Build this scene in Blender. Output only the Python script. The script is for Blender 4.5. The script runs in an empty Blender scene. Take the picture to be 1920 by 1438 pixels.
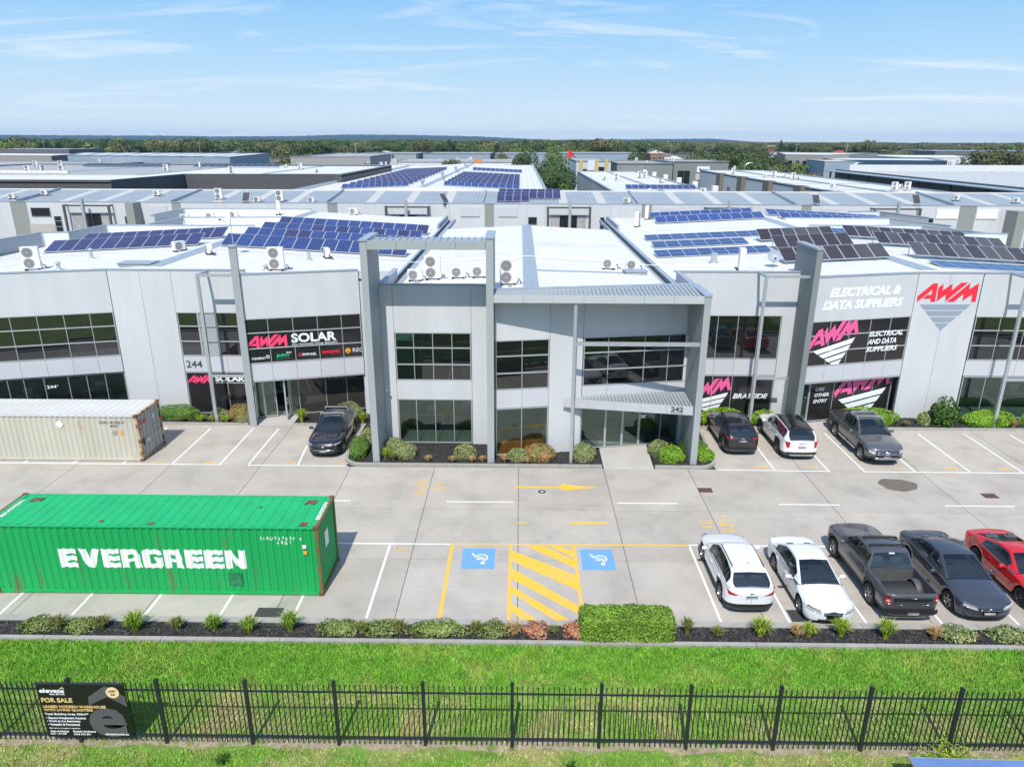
import bpy, bmesh, math, random
from mathutils import Matrix, Vector
random.seed(7)
R = math.radians
sc = bpy.context.scene
C = sc.collection
# ---------------------------------------------------------------- camera, sky, sun, exposure
cam_d = bpy.data.cameras.new('camera'); cam = bpy.data.objects.new('camera', cam_d); C.objects.link(cam)
cam_d.sensor_width = 36; cam_d.sensor_fit = 'HORIZONTAL'; cam_d.lens = 36*1335/1920
cam_d.clip_start = 0.5; cam_d.clip_end = 90000
cam.matrix_world = (Matrix.Translation((0, 0, 16)) @ Matrix.Rotation(R(0.6), 4, 'Z')
                    @ Matrix.Rotation(R(90-18.75), 4, 'X') @ Matrix.Rotation(R(0.2), 4, 'Z'))
sc.camera = cam
SUN_EL, SUN_AZ = 53.0, 7.0      # azimuth: degrees left of straight behind the camera
sdir = Vector((-math.sin(R(SUN_AZ))*math.cos(R(SUN_EL)), -math.cos(R(SUN_AZ))*math.cos(R(SUN_EL)), math.sin(R(SUN_EL))))
sun_d = bpy.data.lights.new('sun', 'SUN'); sun = bpy.data.objects.new('sun', sun_d); C.objects.link(sun)
sun_d.energy = 3.3; sun_d.angle = R(0.5); sun_d.color = (1.0, 0.945, 0.86)
sun.rotation_euler = sdir.to_track_quat('Z', 'Y').to_euler(); sun.location = (0, 0, 60)
w = bpy.data.worlds.new('World'); sc.world = w; w.use_nodes = True
nt = w.node_tree; nt.nodes.clear()
def N(nt, t, **kw):
    n = nt.nodes.new(t)
    for k, v in kw.items(): setattr(n, k, v)
    return n
sky = N(nt, 'ShaderNodeTexSky', sky_type='NISHITA', sun_disc=False, sun_elevation=R(SUN_EL), sun_rotation=R(180+SUN_AZ),
        altitude=20, air_density=1.15, dust_density=0.3, ozone_density=1.0)
tc = N(nt, 'ShaderNodeTexCoord'); sx = N(nt, 'ShaderNodeSeparateXYZ'); nt.links.new(tc.outputs['Generated'], sx.inputs[0])
zp = N(nt, 'ShaderNodeMath', operation='MAXIMUM'); nt.links.new(sx.outputs['Z'], zp.inputs[0]); zp.inputs[1].default_value = 0.0
za = N(nt, 'ShaderNodeMath', operation='ADD'); nt.links.new(zp.outputs[0], za.inputs[0]); za.inputs[1].default_value = 0.09
dx = N(nt, 'ShaderNodeMath', operation='DIVIDE'); nt.links.new(sx.outputs['X'], dx.inputs[0]); nt.links.new(za.outputs[0], dx.inputs[1])
dy = N(nt, 'ShaderNodeMath', operation='DIVIDE'); nt.links.new(sx.outputs['Y'], dy.inputs[0]); nt.links.new(za.outputs[0], dy.inputs[1])
cx = N(nt, 'ShaderNodeCombineXYZ'); nt.links.new(dx.outputs[0], cx.inputs[0]); nt.links.new(dy.outputs[0], cx.inputs[1])
mp = N(nt, 'ShaderNodeMapping'); nt.links.new(cx.outputs[0], mp.inputs[0]); mp.inputs['Scale'].default_value = (0.42, 1.05, 1); mp.inputs['Rotation'].default_value = (0, 0, R(-20)); mp.inputs['Location'].default_value = (2.0, 1.05, 0)
n1 = N(nt, 'ShaderNodeTexNoise'); nt.links.new(mp.outputs[0], n1.inputs['Vector']); n1.inputs['Scale'].default_value = 1.0; n1.inputs['Detail'].default_value = 11; n1.inputs['Roughness'].default_value = 0.64; n1.inputs['Distortion'].default_value = 1.3
rp = N(nt, 'ShaderNodeValToRGB'); nt.links.new(n1.outputs['Fac'], rp.inputs[0])
rp.color_ramp.elements[0].position = 0.53; rp.color_ramp.elements[0].color = (0, 0, 0, 1)
rp.color_ramp.elements[1].position = 0.80; rp.color_ramp.elements[1].color = (0.9, 0.9, 0.9, 1)
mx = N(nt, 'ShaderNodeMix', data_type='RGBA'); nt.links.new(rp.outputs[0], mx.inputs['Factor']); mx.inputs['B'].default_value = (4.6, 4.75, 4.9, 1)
def lin(r, g, b_, k=8.1): f = lambda c: (c/255/12.92 if c < 10 else ((c/255+.055)/1.055)**2.4)*k; return (f(r), f(g), f(b_), 1)
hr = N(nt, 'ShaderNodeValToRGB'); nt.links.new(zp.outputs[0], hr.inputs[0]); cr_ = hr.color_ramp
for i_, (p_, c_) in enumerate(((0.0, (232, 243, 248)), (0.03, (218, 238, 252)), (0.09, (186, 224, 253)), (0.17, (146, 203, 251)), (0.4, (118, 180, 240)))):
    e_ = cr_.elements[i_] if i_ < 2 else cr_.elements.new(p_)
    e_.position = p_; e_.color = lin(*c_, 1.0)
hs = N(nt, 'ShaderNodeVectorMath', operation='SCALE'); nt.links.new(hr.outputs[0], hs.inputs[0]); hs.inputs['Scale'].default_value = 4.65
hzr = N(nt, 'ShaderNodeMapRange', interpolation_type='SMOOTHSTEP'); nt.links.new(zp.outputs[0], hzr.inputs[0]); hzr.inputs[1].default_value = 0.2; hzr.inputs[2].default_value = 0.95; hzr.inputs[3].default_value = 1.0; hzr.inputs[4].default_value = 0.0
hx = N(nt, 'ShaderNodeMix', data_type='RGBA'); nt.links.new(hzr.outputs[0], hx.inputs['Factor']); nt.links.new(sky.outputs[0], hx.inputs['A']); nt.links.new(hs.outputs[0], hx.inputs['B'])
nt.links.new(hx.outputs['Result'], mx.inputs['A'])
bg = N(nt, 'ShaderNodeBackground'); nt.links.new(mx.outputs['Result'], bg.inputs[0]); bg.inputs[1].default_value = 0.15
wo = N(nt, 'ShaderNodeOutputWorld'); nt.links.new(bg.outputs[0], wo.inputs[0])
sc.view_settings.view_transform = 'Standard'; sc.view_settings.look = 'None'; sc.view_settings.gamma = 1.0
sc.view_settings.exposure = 0.53; sc.view_settings.use_curve_mapping = False
sc.render.engine = 'CYCLES'
sc.cycles.use_denoising = True; sc.cycles.max_bounces = 6; sc.cycles.diffuse_bounces = 3; sc.cycles.glossy_bounces = 3
sc.cycles.transmission_bounces = 3; sc.cycles.volume_bounces = 0; sc.cycles.caustics_reflective = False; sc.cycles.caustics_refractive = False
# ---------------------------------------------------------------- materials
MATS = {}
def mat(name, col, rough=0.6, metal=0.0, var=0.0, vscale=3.0, bump=0.0, bscale=40.0, spec=0.5, ior=None, isl=0.0, col2=None, c2t=(0.5, 0.7), coat=0.0, emit=None, objvar=0.0, stretch=None, c2scale=None, coords='Object'):
    """principled material; var = noise brightness variation, isl = per-island variation, col2 = patches of a second colour"""
    m = bpy.data.materials.new(name); m.use_nodes = True; t = m.node_tree; b = t.nodes['Principled BSDF']
    b.inputs['Roughness'].default_value = rough; b.inputs['Metallic'].default_value = metal
    b.inputs['Specular IOR Level'].default_value = spec
    if ior: b.inputs['IOR'].default_value = ior
    if coat: b.inputs['Coat Weight'].default_value = coat; b.inputs['Coat Roughness'].default_value = 0.04
    L = t.links.new
    src = N(t, 'ShaderNodeNewGeometry').outputs['Position'] if coords == 'World' else N(t, 'ShaderNodeTexCoord').outputs[coords]
    if stretch:
        mpn = N(t, 'ShaderNodeMapping'); L(src, mpn.inputs[0]); mpn.inputs['Scale'].default_value = stretch; src = mpn.outputs[0]
    cur = None
    if col2 is not None:
        nz = N(t, 'ShaderNodeTexNoise'); L(src, nz.inputs['Vector']); nz.inputs['Scale'].default_value = c2scale or vscale; nz.inputs['Detail'].default_value = 6; nz.inputs['Roughness'].default_value = 0.65
        mr = N(t, 'ShaderNodeMapRange'); L(nz.outputs['Fac'], mr.inputs[0]); mr.inputs[1].default_value = c2t[0]; mr.inputs[2].default_value = c2t[1]
        mi = N(t, 'ShaderNodeMix', data_type='RGBA'); L(mr.outputs[0], mi.inputs['Factor']); mi.inputs['A'].default_value = (*col, 1); mi.inputs['B'].default_value = (*col2, 1); cur = mi.outputs['Result']
    fac = None
    def mul(a, bsock):
        if a is None: return bsock
        mm = N(t, 'ShaderNodeMath', operation='MULTIPLY'); L(a, mm.inputs[0]); L(bsock, mm.inputs[1]); return mm.outputs[0]
    if var:
        nz = N(t, 'ShaderNodeTexNoise'); L(src, nz.inputs['Vector']); nz.inputs['Scale'].default_value = vscale; nz.inputs['Detail'].default_value = 5; nz.inputs['Roughness'].default_value = 0.6
        mr = N(t, 'ShaderNodeMapRange'); L(nz.outputs['Fac'], mr.inputs[0]); mr.inputs[1].default_value = 0.3; mr.inputs[2].default_value = 0.7; mr.inputs[3].default_value = 1-var; mr.inputs[4].default_value = 1+var
        fac = mul(fac, mr.outputs[0])
    if isl:
        g = N(t, 'ShaderNodeNewGeometry'); mr = N(t, 'ShaderNodeMapRange'); L(g.outputs['Random Per Island'], mr.inputs[0]); mr.inputs[3].default_value = 1-isl; mr.inputs[4].default_value = 1+isl
        fac = mul(fac, mr.outputs[0])
    if objvar:
        g = N(t, 'ShaderNodeObjectInfo'); mr = N(t, 'ShaderNodeMapRange'); L(g.outputs['Random'], mr.inputs[0]); mr.inputs[3].default_value = 1-objvar; mr.inputs[4].default_value = 1+objvar
        fac = mul(fac, mr.outputs[0])
    if fac is not None:
        vm = N(t, 'ShaderNodeVectorMath', operation='SCALE')
        if cur is not None: L(cur, vm.inputs[0])
        else: vm.inputs[0].default_value = col
        L(fac, vm.inputs['Scale']); cur = vm.outputs[0]
    if cur is not None: L(cur, b.inputs['Base Color'])
    else: b.inputs['Base Color'].default_value = (*col, 1)
    if bump:
        nz = N(t, 'ShaderNodeTexNoise'); L(src, nz.inputs['Vector']); nz.inputs['Scale'].default_value = bscale; nz.inputs['Detail'].default_value = 4
        bp = N(t, 'ShaderNodeBump'); L(nz.outputs['Fac'], bp.inputs['Height']); bp.inputs['Strength'].default_value = bump; bp.inputs['Distance'].default_value = 0.02; L(bp.outputs[0], b.inputs['Normal'])
    m.diffuse_color = (*col, 1); MATS[name] = m
    return m
def node(m, t, **kw): return N(m.node_tree, t, **kw)
# ---------------------------------------------------------------- mesh helpers
class MB:
    def __init__(s): s.v = []; s.f = []; s.mi = []
    def face(s, pts, mi=0):
        i = len(s.v); s.v += [tuple(p) for p in pts]; s.f.append(tuple(range(i, i+len(pts)))); s.mi.append(mi)
    def add(s, vs, fs, mi=0, M=None):
        i = len(s.v)
        s.v += [tuple(M @ Vector(p)) for p in vs] if M is not None else [tuple(p) for p in vs]
        s.f += [tuple(i+k for k in f) for f in fs]; s.mi += [mi]*len(fs)
        return s
    def box(s, x0, x1, y0, y1, z0, z1, mi=0, M=None):
        vs = [(x0,y0,z0),(x1,y0,z0),(x1,y1,z0),(x0,y1,z0),(x0,y0,z1),(x1,y0,z1),(x1,y1,z1),(x0,y1,z1)]
        return s.add(vs, [(0,3,2,1),(4,5,6,7),(0,1,5,4),(1,2,6,5),(2,3,7,6),(3,0,4,7)], mi, M)
    def prism(s, poly, z0, z1, mi=0, M=None):
        n = len(poly)
        a = sum(poly[i][0]*poly[(i+1) % n][1]-poly[(i+1) % n][0]*poly[i][1] for i in range(n))
        if a < 0: poly = poly[::-1]
        zz0 = z0 if isinstance(z0, (list, tuple)) else [z0]*n; zz1 = z1 if isinstance(z1, (list, tuple)) else [z1]*n
        if a < 0: zz0 = zz0[::-1]; zz1 = zz1[::-1]
        vs = [(p[0], p[1], z) for p, z in zip(poly, zz0)]+[(p[0], p[1], z) for p, z in zip(poly, zz1)]
        fs = [tuple(range(n-1, -1, -1)), tuple(range(n, 2*n))]+[(i, (i+1) % n, n+(i+1) % n, n+i) for i in range(n)]
        return s.add(vs, fs, mi, M)
    def tube(s, p0, p1, r, n=8, mi=0, r1=None, M=None):
        p0 = Vector(p0); p1 = Vector(p1); d = (p1-p0).normalized(); r1 = r if r1 is None else r1
        a = d.cross(Vector((0, 0, 1))) if abs(d.z) < 0.95 else d.cross(Vector((1, 0, 0))); a.normalize(); b = d.cross(a)
        vs = []
        for p, rr in ((p0, r), (p1, r1)):
            for k in range(n):
                t = 2*math.pi*k/n; vs.append(p+a*math.cos(t)*rr+b*math.sin(t)*rr)
        fs = [(i, n+i, n+(i+1) % n, (i+1) % n) for i in range(n)]+[tuple(range(n)), tuple(range(2*n-1, n-1, -1))]
        return s.add(vs, fs, mi, M)
    def path(s, pts, r, n=6, mi=0):
        for a, b in zip(pts, pts[1:]): s.tube(a, b, r, n, mi)
        return s
    def lathe(s, prof, n=16, mi=0, M=None, closed=False):
        vs = []; m = len(prof)
        for k in range(n):
            t = 2*math.pi*k/n
            vs += [(r*math.cos(t), r*math.sin(t), z) for r, z in prof]
        fs = [(k*m+j, ((k+1) % n)*m+j, ((k+1) % n)*m+j+1, k*m+j+1) for k in range(n) for j in range(m-1)]
        return s.add(vs, fs, mi, M)
    def mesh(s, name, mats, smooth=False, off=(0, 0, 0)):
        me = bpy.data.meshes.new(name)
        o = off
        me.from_pydata([(x-o[0], y-o[1], z-o[2]) for x, y, z in s.v] if any(o) else s.v, [], s.f)
        for m in (mats if isinstance(mats, (list, tuple)) else [mats]): me.materials.append(m)
        if any(s.mi): me.polygons.foreach_set('material_index', s.mi)
        if smooth: me.polygons.foreach_set('use_smooth', [True]*len(s.f))
        me.update(); return me
    def build(s, name, mats, parent=None, smooth=False, world=True, loc=None):
        off = (0, 0, 0)
        if parent is not None and world:
            r = parent
            off = Vector((0, 0, 0))
            while r is not None: off = off+r.location; r = r.parent
            off = tuple(off)
        o = bpy.data.objects.new(name, s.mesh(name, mats, smooth, off)); C.objects.link(o)
        if parent is not None: o.parent = parent
        if loc is not None: o.location = loc
        return o
def put(name, me, parent=None, loc=(0, 0, 0), rot=(0, 0, 0), scale=None):
    o = bpy.data.objects.new(name, me); C.objects.link(o)
    if parent is not None: o.parent = parent
    o.location = loc; o.rotation_euler = rot
    if scale: o.scale = scale
    return o
def tag(o, label=None, cat=None, group=None, kind=None):
    if label: o['label'] = label
    if cat: o['category'] = cat
    if group: o['group'] = group
    if kind: o['kind'] = kind
    return o
def thing(name, label, cat, loc=(0, 0, 0), rz=0.0, group=None):
    o = bpy.data.objects.new(name, None); C.objects.link(o); o.empty_display_size = 0.2
    o.location = loc; o.rotation_euler = (0, 0, rz)
    return tag(o, label, cat, group)
def copy_tree(o, parent=None):
    c = o.copy(); C.objects.link(c)
    if parent is not None: c.parent = parent
    for ch in CH.get(o.name, []) or list(o.children): copy_tree(ch, c)
    return c
CH = {}
def frame(p0, p1, z=0.0):
    """local x along p0->p1, local y inward (away from the viewer's side), local z up"""
    t = Vector((p1[0]-p0[0], p1[1]-p0[1], 0)).normalized(); n = Vector((-t.y, t.x, 0))
    return Matrix(((t.x, n.x, 0, p0[0]), (t.y, n.y, 0, p0[1]), (0, 0, 1, z), (0, 0, 0, 1)))
TXT = {}
def text_mb(body, size, bold=0.0, shear=0.0, depth=0.006, align='LEFT', sx=1.0, space=1.0):
    cu = bpy.data.curves.new('lettering', 'FONT'); cu.body = body; cu.size = size; cu.offset = bold; cu.shear = shear; cu.extrude = depth/2
    cu.align_x = align; cu.space_character = space; cu.resolution_u = 3
    ob = bpy.data.objects.new('lettering', cu); me = bpy.data.meshes.new_from_object(ob)
    mb = MB(); mb.add([(v.co.x*sx, v.co.y, v.co.z) for v in me.vertices], [tuple(p.vertices) for p in me.polygons])
    bpy.data.objects.remove(ob); bpy.data.curves.remove(cu); bpy.data.meshes.remove(me)
    return mb
def fit(mb, w=None, h=None):
    xs = [v[0] for v in mb.v]; ys = [v[1] for v in mb.v]
    x0, x1, y0, y1 = min(xs), max(xs), min(ys), max(ys)
    kx = w/(x1-x0) if w else None; ky = h/(y1-y0) if h else kx
    kx = kx or ky
    mb.v = [((x-x0)*kx, (y-y0)*ky, z) for x, y, z in mb.v]; return mb
def lay(mb, M):
    mb.v = [tuple(M @ Vector(v)) for v in mb.v]; return mb
def onwall(F, u, z, d=-0.012):
    """matrix that puts flat lettering (local xy) on a facade frame F at (u, z), d metres inward"""
    return F @ Matrix(((1, 0, 0, u), (0, 0, -1, d), (0, 1, 0, z), (0, 0, 0, 1)))
def polys(mb, plist, h=0.006):
    for p in plist: mb.prism(p, -h/2, h/2)
    return mb
# ---------------------------------------------------------------- shared materials
m_wall = mat('painted_panel', (0.535, 0.555, 0.57), 0.75, var=0.05, vscale=1.1, bump=0.05, bscale=60, stretch=(1, 1, .22), objvar=.02)
m_panel2 = mat('cladding_panel', (0.52, 0.53, 0.56), 0.5, var=0.02, vscale=0.7, objvar=0.03)
m_dgrey = mat('dark_grey_paint', (0.20, 0.225, 0.225), 0.7, var=0.03, vscale=0.6)
m_mgrey = mat('mid_grey_paint', (0.33, 0.36, 0.365), 0.6, var=0.03, vscale=0.6)
m_backing = mat('joint_dark', (0.035, 0.035, 0.035), 0.9)
m_flash = mat('grey_flashing', (0.30, 0.35, 0.40), 0.45, var=0.06, vscale=2)
m_galv = mat('galvanised_steel', (0.50, 0.53, 0.55), 0.42, metal=0.55, var=0.12, vscale=9)
m_alu = mat('aluminium_frame', (0.46, 0.48, 0.49), 0.4, metal=0.4)
m_glass = mat('tinted_glass', (0.008, 0.009, 0.010), 0.012, ior=1.85, spec=0.5)
def clear_glass(name, tint, gloss, ior, rough=.012):
    m = bpy.data.materials.new(name); m.use_nodes = True; t = m.node_tree; t.nodes.clear()
    tr_ = N(t, 'ShaderNodeBsdfTransparent'); tr_.inputs[0].default_value = (*tint, 1); gl_ = N(t, 'ShaderNodeBsdfGlossy'); gl_.inputs['Roughness'].default_value = rough; gl_.inputs['Color'].default_value = (*gloss, 1); fr_ = N(t, 'ShaderNodeFresnel'); bk_ = N(t, 'ShaderNodeNewGeometry'); ms_ = N(t, 'ShaderNodeMixShader'); om_ = N(t, 'ShaderNodeOutputMaterial')
    iv_ = N(t, 'ShaderNodeMix', data_type='FLOAT'); t.links.new(bk_.outputs['Backfacing'], iv_.inputs['Factor']); iv_.inputs['A'].default_value = ior; iv_.inputs['B'].default_value = 1/ior; t.links.new(iv_.outputs[0], fr_.inputs[0]); t.links.new(fr_.outputs[0], ms_.inputs[0]); t.links.new(tr_.outputs[0], ms_.inputs[1]); t.links.new(gl_.outputs[0], ms_.inputs[2]); t.links.new(ms_.outputs[0], om_.inputs[0]); return m
m_glass2 = clear_glass('shopfront_glass', (0.55, 0.68, 0.62), (0.80, 1.0, 0.90), 2.1)
m_room = mat('interior_wall_paint', (0.30, 0.32, 0.30), .8); m_roomf = mat('interior_floor', (0.18, 0.20, 0.19), .4, var=.1); m_timber = mat('timber_floor', (0.42, 0.13, 0.035), .35, var=.2, vscale=3, stretch=(1, 8, 1))
m_vinyl = mat('black_vinyl_film', (0.022, 0.021, 0.022), 0.12, ior=1.5, var=0.1, vscale=1.5)
m_white = mat('white_paint', (0.80, 0.80, 0.80), 0.5)
m_sign_white = mat('sign_white', (0.80, 0.82, 0.84), 0.5)
m_pink = mat('sign_pink', (0.86, 0.055, 0.16), 0.45)
m_pink2 = mat('sign_hot_pink', (0.80, 0.11, 0.32), 0.45)
m_red = mat('sign_red', (0.80, 0.022, 0.05), 0.45)
m_black = mat('black_plastic', (0.018, 0.018, 0.02), 0.5)
m_rubber = mat('rubber', (0.02, 0.02, 0.021), 0.85, var=0.2, vscale=30)
m_signgrey = mat('sign_grey', (0.27, 0.32, 0.40), 0.5)
m_orange = mat('sign_orange', (0.85, 0.36, 0.03), 0.5)
m_green = mat('sign_green', (0.0, 0.55, 0.24), 0.5)
def roof_mat(name, col, ax=0, pitch=0.19, rough=0.45, var=0.05, dirt=None, ribc=.82):
    """ribbed steel sheeting: rib relief across the given axis"""
    m = mat(name, col, rough, var=var, vscale=0.35, col2=dirt, c2t=(0.55, 0.8), c2scale=0.25) if dirt else mat(name, col, rough, var=var, vscale=0.35)
    t = m.node_tree; b = t.nodes['Principled BSDF']
    g = N(t, 'ShaderNodeTexCoord'); sx_ = N(t, 'ShaderNodeSeparateXYZ'); t.links.new(g.outputs['Object'], sx_.inputs[0])
    mu = N(t, 'ShaderNodeMath', operation='MULTIPLY'); t.links.new(sx_.outputs[ax], mu.inputs[0]); mu.inputs[1].default_value = 2*math.pi/pitch
    sn = N(t, 'ShaderNodeMath', operation='SINE'); t.links.new(mu.outputs[0], sn.inputs[0])
    lk = b.inputs['Base Color'].links; prev = lk[0].from_socket if lk else None
    rr = N(t, 'ShaderNodeMapRange'); t.links.new(sn.outputs[0], rr.inputs[0]); rr.inputs[1].default_value = 0.6; rr.inputs[2].default_value = 1.0; rr.inputs[3].default_value = 1.0; rr.inputs[4].default_value = ribc
    vs_ = N(t, 'ShaderNodeVectorMath', operation='SCALE'); t.links.new(prev, vs_.inputs[0]); t.links.new(rr.outputs[0], vs_.inputs['Scale']); t.links.new(vs_.outputs[0], b.inputs['Base Color'])
    bp = N(t, 'ShaderNodeBump'); t.links.new(sn.outputs[0], bp.inputs['Height']); bp.inputs['Strength'].default_value = 0.5; bp.inputs['Distance'].default_value = 0.02; t.links.new(bp.outputs[0], b.inputs['Normal'])
    return m
m_roof = roof_mat('white_roof_sheet', (0.74, 0.715, 0.67), 1, 0.62, var=0.06, dirt=(0.57, 0.55, 0.52), ribc=.80)
m_roofg = roof_mat('grey_roof_sheet', (0.30, 0.335, 0.36), 0, 0.5, var=0.08)
m_roofl = roof_mat('pale_grey_roof_sheet', (0.53, 0.525, 0.50), 0, 0.8, var=0.06)
m_sky = mat('skylight_sheet', (0.50, 0.49, 0.46), 0.5, var=0.05)
m_conc = mat('concrete', (0.43, 0.392, 0.340), 0.85, var=0.09, vscale=0.42, bump=0.25, bscale=25, col2=(0.345, 0.315, 0.275), c2t=(0.47, 0.74), c2scale=0.62, coords='World', objvar=0.05)
m_conc2 = mat('pale_concrete', (0.46, 0.44, 0.41), 0.85, var=0.08, vscale=0.8, bump=0.2, bscale=25)
m_kerb = mat('kerb_concrete', (0.345, 0.33, 0.305), 0.85, var=0.12, vscale=2.2, bump=0.2)
def worn(name, col, under=(0.38, 0.36, 0.34), t0=0.60, t1=0.72, sc_=5.0):
    return mat(name, col, 0.7, col2=under, c2t=(t0, t1), c2scale=sc_, coords='World')
m_line = worn('white_line_paint', (0.78, 0.78, 0.76), t0=0.66, t1=0.8)
m_yel = worn('yellow_line_paint', (0.80, 0.47, 0.05), (0.68, 0.45, 0.20), 0.48, 0.75, 2.0)
m_yel2 = worn('worn_yellow_paint', (0.72, 0.45, 0.10), (0.46, 0.39, 0.28), 0.47, 0.62, 7.0)
m_blue = worn('blue_bay_paint', (0.15, 0.34, 0.66), (0.5, 0.55, 0.65), 0.64, 0.7, 9.0)
m_mulch = mat('dark_mulch', (0.028, 0.026, 0.026), 0.95, var=0.5, vscale=14, bump=1.0, bscale=30)
m_chip = mat('mulch_chip', (0.055, 0.050, 0.048), 0.9, isl=0.85)
m_dirt = mat('bare_soil', (0.33, 0.26, 0.19), 0.95, var=0.3, vscale=5, bump=0.8, bscale=30, col2=(0.16, 0.20, 0.05), c2t=(.5, .62), c2scale=3.5, coords='World')
m_rust = mat('rusty_steel', (0.20, 0.075, 0.035), 0.85, var=0.4, vscale=6, col2=(0.09, 0.05, 0.035), c2t=(0.45, 0.65), c2scale=9)
# ---------------------------------------------------------------- ground, car park, beds, lawn
g = MB(); g.face([(-15000, -400, -0.32), (15000, -400, -0.32), (15000, 6200, -0.32), (-15000, 6200, -0.32)])
tag(g.build('ground', mat('suburb_ground', (0.075, 0.085, 0.05), 0.95, col2=(0.20, 0.19, 0.17), c2t=(0.5, 0.6), c2scale=0.05, coords='World')), kind='structure')
g = MB(); g.face([(-15000, 6200, -0.32), (15000, 6200, -0.32), (15000, 15000, -0.32), (-15000, 15000, -0.32)])
tag(g.build('sea', mat('sea_water', (0.03, 0.10, 0.22), 0.25, var=0.2, vscale=0.002, coords='World')), kind='structure')
g = MB(); g.box(-70, 75, 20.9, 106, -0.3, -0.03)
park = tag(g.build('car_park', m_backing), kind='structure')
XB = [-45, -36, -27.5, -23, -18.1, -13.4, -8.7, -4.35, 0, 4.4, 8.75, 14.6, 20.65, 26.5, 33, 42]
YB = [21.05, 24.95, 29.12, 33.55, 39.05]
gap = 0.012
def slab(x0, x1, y0, y1, m=None):
    b = MB(); b.box(x0+gap, x1-gap, y0+gap, y1-gap, -0.12, 0.0); return b.build('concrete_slab', m or m_conc, park)
for j in range(4):
    for i in range(len(XB)-1):
        x0, x1 = XB[i], XB[i+1]
        if j == 3:
            if -8.8 < x0 < 8.7: continue
            if x0 == -13.4 or x0 == 8.75: pass
            if x1 == -8.7: x1 = -9.0
            if x0 == 8.75: x0 = 10.2
        slab(x0, x1, YB[j], YB[j+1])
slab(-80, 75, 74, 87.5); slab(29, 47, 100, 190); slab(-45, 42, 39.05, 41.6)
def line(x0, y0, x1, y1, wd=0.09, m=None, z=0.004, name='painted_line'):
    d = Vector((x1-x0, y1-y0, 0)).normalized(); n = Vector((-d.y, d.x, 0))*wd/2
    b = MB(); b.face([(x0-n.x, y0-n.y, z), (x1-n.x, y1-n.y, z), (x1+n.x, y1+n.y, z), (x0+n.x, y0+n.y, z)])
    return b.build(name, m or m_line, park)
# centre dashes and bay lines
for a, b_ in [(-15.5, -12.4), (-10.0, -7.9), (-3.37, -0.22), (4.64, 7.47), (12.18, 15.01), (19.9, 23.13)]: line(a, 29.83, b_, 29.83, 0.085)
line(-45, 33.63, -15.5, 33.63); line(-14.1, 33.6, -8.9, 33.6); line(10.3, 33.5, 16.05, 33.42); line(17.75, 33.42, 42, 33.35)
for x in (-18.1, -15.6, -14.1): line(x, 33.67, x, 38.6)
line(-11.5, 33.65, -11.75, 36.2)
for x in (-20.7, -23.3, -25.9, -28.5): line(x, 33.67, x, 38.6)
for x in (13.22, 15.98, 17.8, 20.4, 23.22, 25.9, 28.5, 31.1): line(x, 33.47, x, 38.55)
line(-25, 26.1, -2.85, 26.1)
for x in (-21.1, -18.47, -15.86, -13.27, -10.6, -7.97, -5.36): line(x, 21.08, x, 26.05)
line(7.16, 26.2, 30, 26.15)
for x in (7.18, 9.6, 12.29, 14.95, 17.62, 20.3): line(x, 21.08, x, 26.1)
line(-2.8, 26.1, 7.1, 26.18, 0.1, m_yel)
line(-2.76, 21.08, -2.76, 26.05, 0.13, m_yel); line(-0.31, 21.08, -0.31, 26.05, 0.12, m_yel); line(2.33, 21.5, 2.33, 26.05, 0.12, m_yel)
for poly in ([(-0.24, 25.66), (2.27, 23.94), (2.27, 22.95), (-0.24, 24.87)], [(0.31, 26.04), (1.09, 26.04), (2.27, 25.0), (2.27, 24.42)], [(1.32, 26.04), (1.76, 26.04), (2.27, 25.66), (2.27, 25.15)],
             [(-0.25, 24.4), (2.27, 21.95), (2.27, 21.45), (-0.25, 23.65)], [(-0.25, 23.2), (1.92, 21.1), (1.4, 21.1), (-0.25, 22.75)], [(-0.25, 22.13), (0.75, 21.1), (0.22, 21.1), (-0.25, 21.66)]):
    b = MB(); b.face([(x, y, 0.003) for x, y in poly]); b.build('painted_stripe', m_yel, park)
b = MB(); b.face([(-0.16, 31.28, .004), (2.1, 31.30, .004), (2.1, 31.46, .004), (-0.16, 31.44, .004)]); b.face([(2.1, 31.03, .0042), (3.92, 31.4, .0042), (2.1, 31.75, .0042)]); b.build('painted_arrow', m_yel, park)
line(2.27, 27.97, 4.0, 27.97, 0.2, m_yel); line(-0.1, 27.93, 0.45, 27.93, 0.12, m_yel2)
def ground_text(s, x, y, ln, ht, rz, m, z=0.0045, bold=0.005):
    t = fit(text_mb(s, 1, bold, depth=0.0), ln, ht)
    t = lay(t, Matrix.Translation((x, y, z)) @ Matrix.Rotation(rz, 4, 'Z')); return t.build('painted_lettering', m, park)
ground_text('KPH', -5.05, 32.0, 1.4, 0.58, R(-90), m_yel2); ground_text('10', -4.2, 31.85, 0.95, 0.58, R(-90), m_yel2)
ground_text('KPH', 9.5, 27.3, 1.42, 0.58, R(90), m_yel2); ground_text('10', 8.68, 27.65, 0.72, 0.58, R(90), m_yel2)
ground_text('46', -5.12, 25.62, 0.55, 0.28, 0, m_yel2); ground_text('45', 7.35, 25.7, 0.55, 0.28, 0, m_yel2)
for x in (-19.3, -16.5, -12.3, -9.6, 12.3, 15.0, 19.3, 22.2, 24.9, 27.4): line(x, 33.85, x+0.65, 33.85, 0.16, m_yel2)
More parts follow.
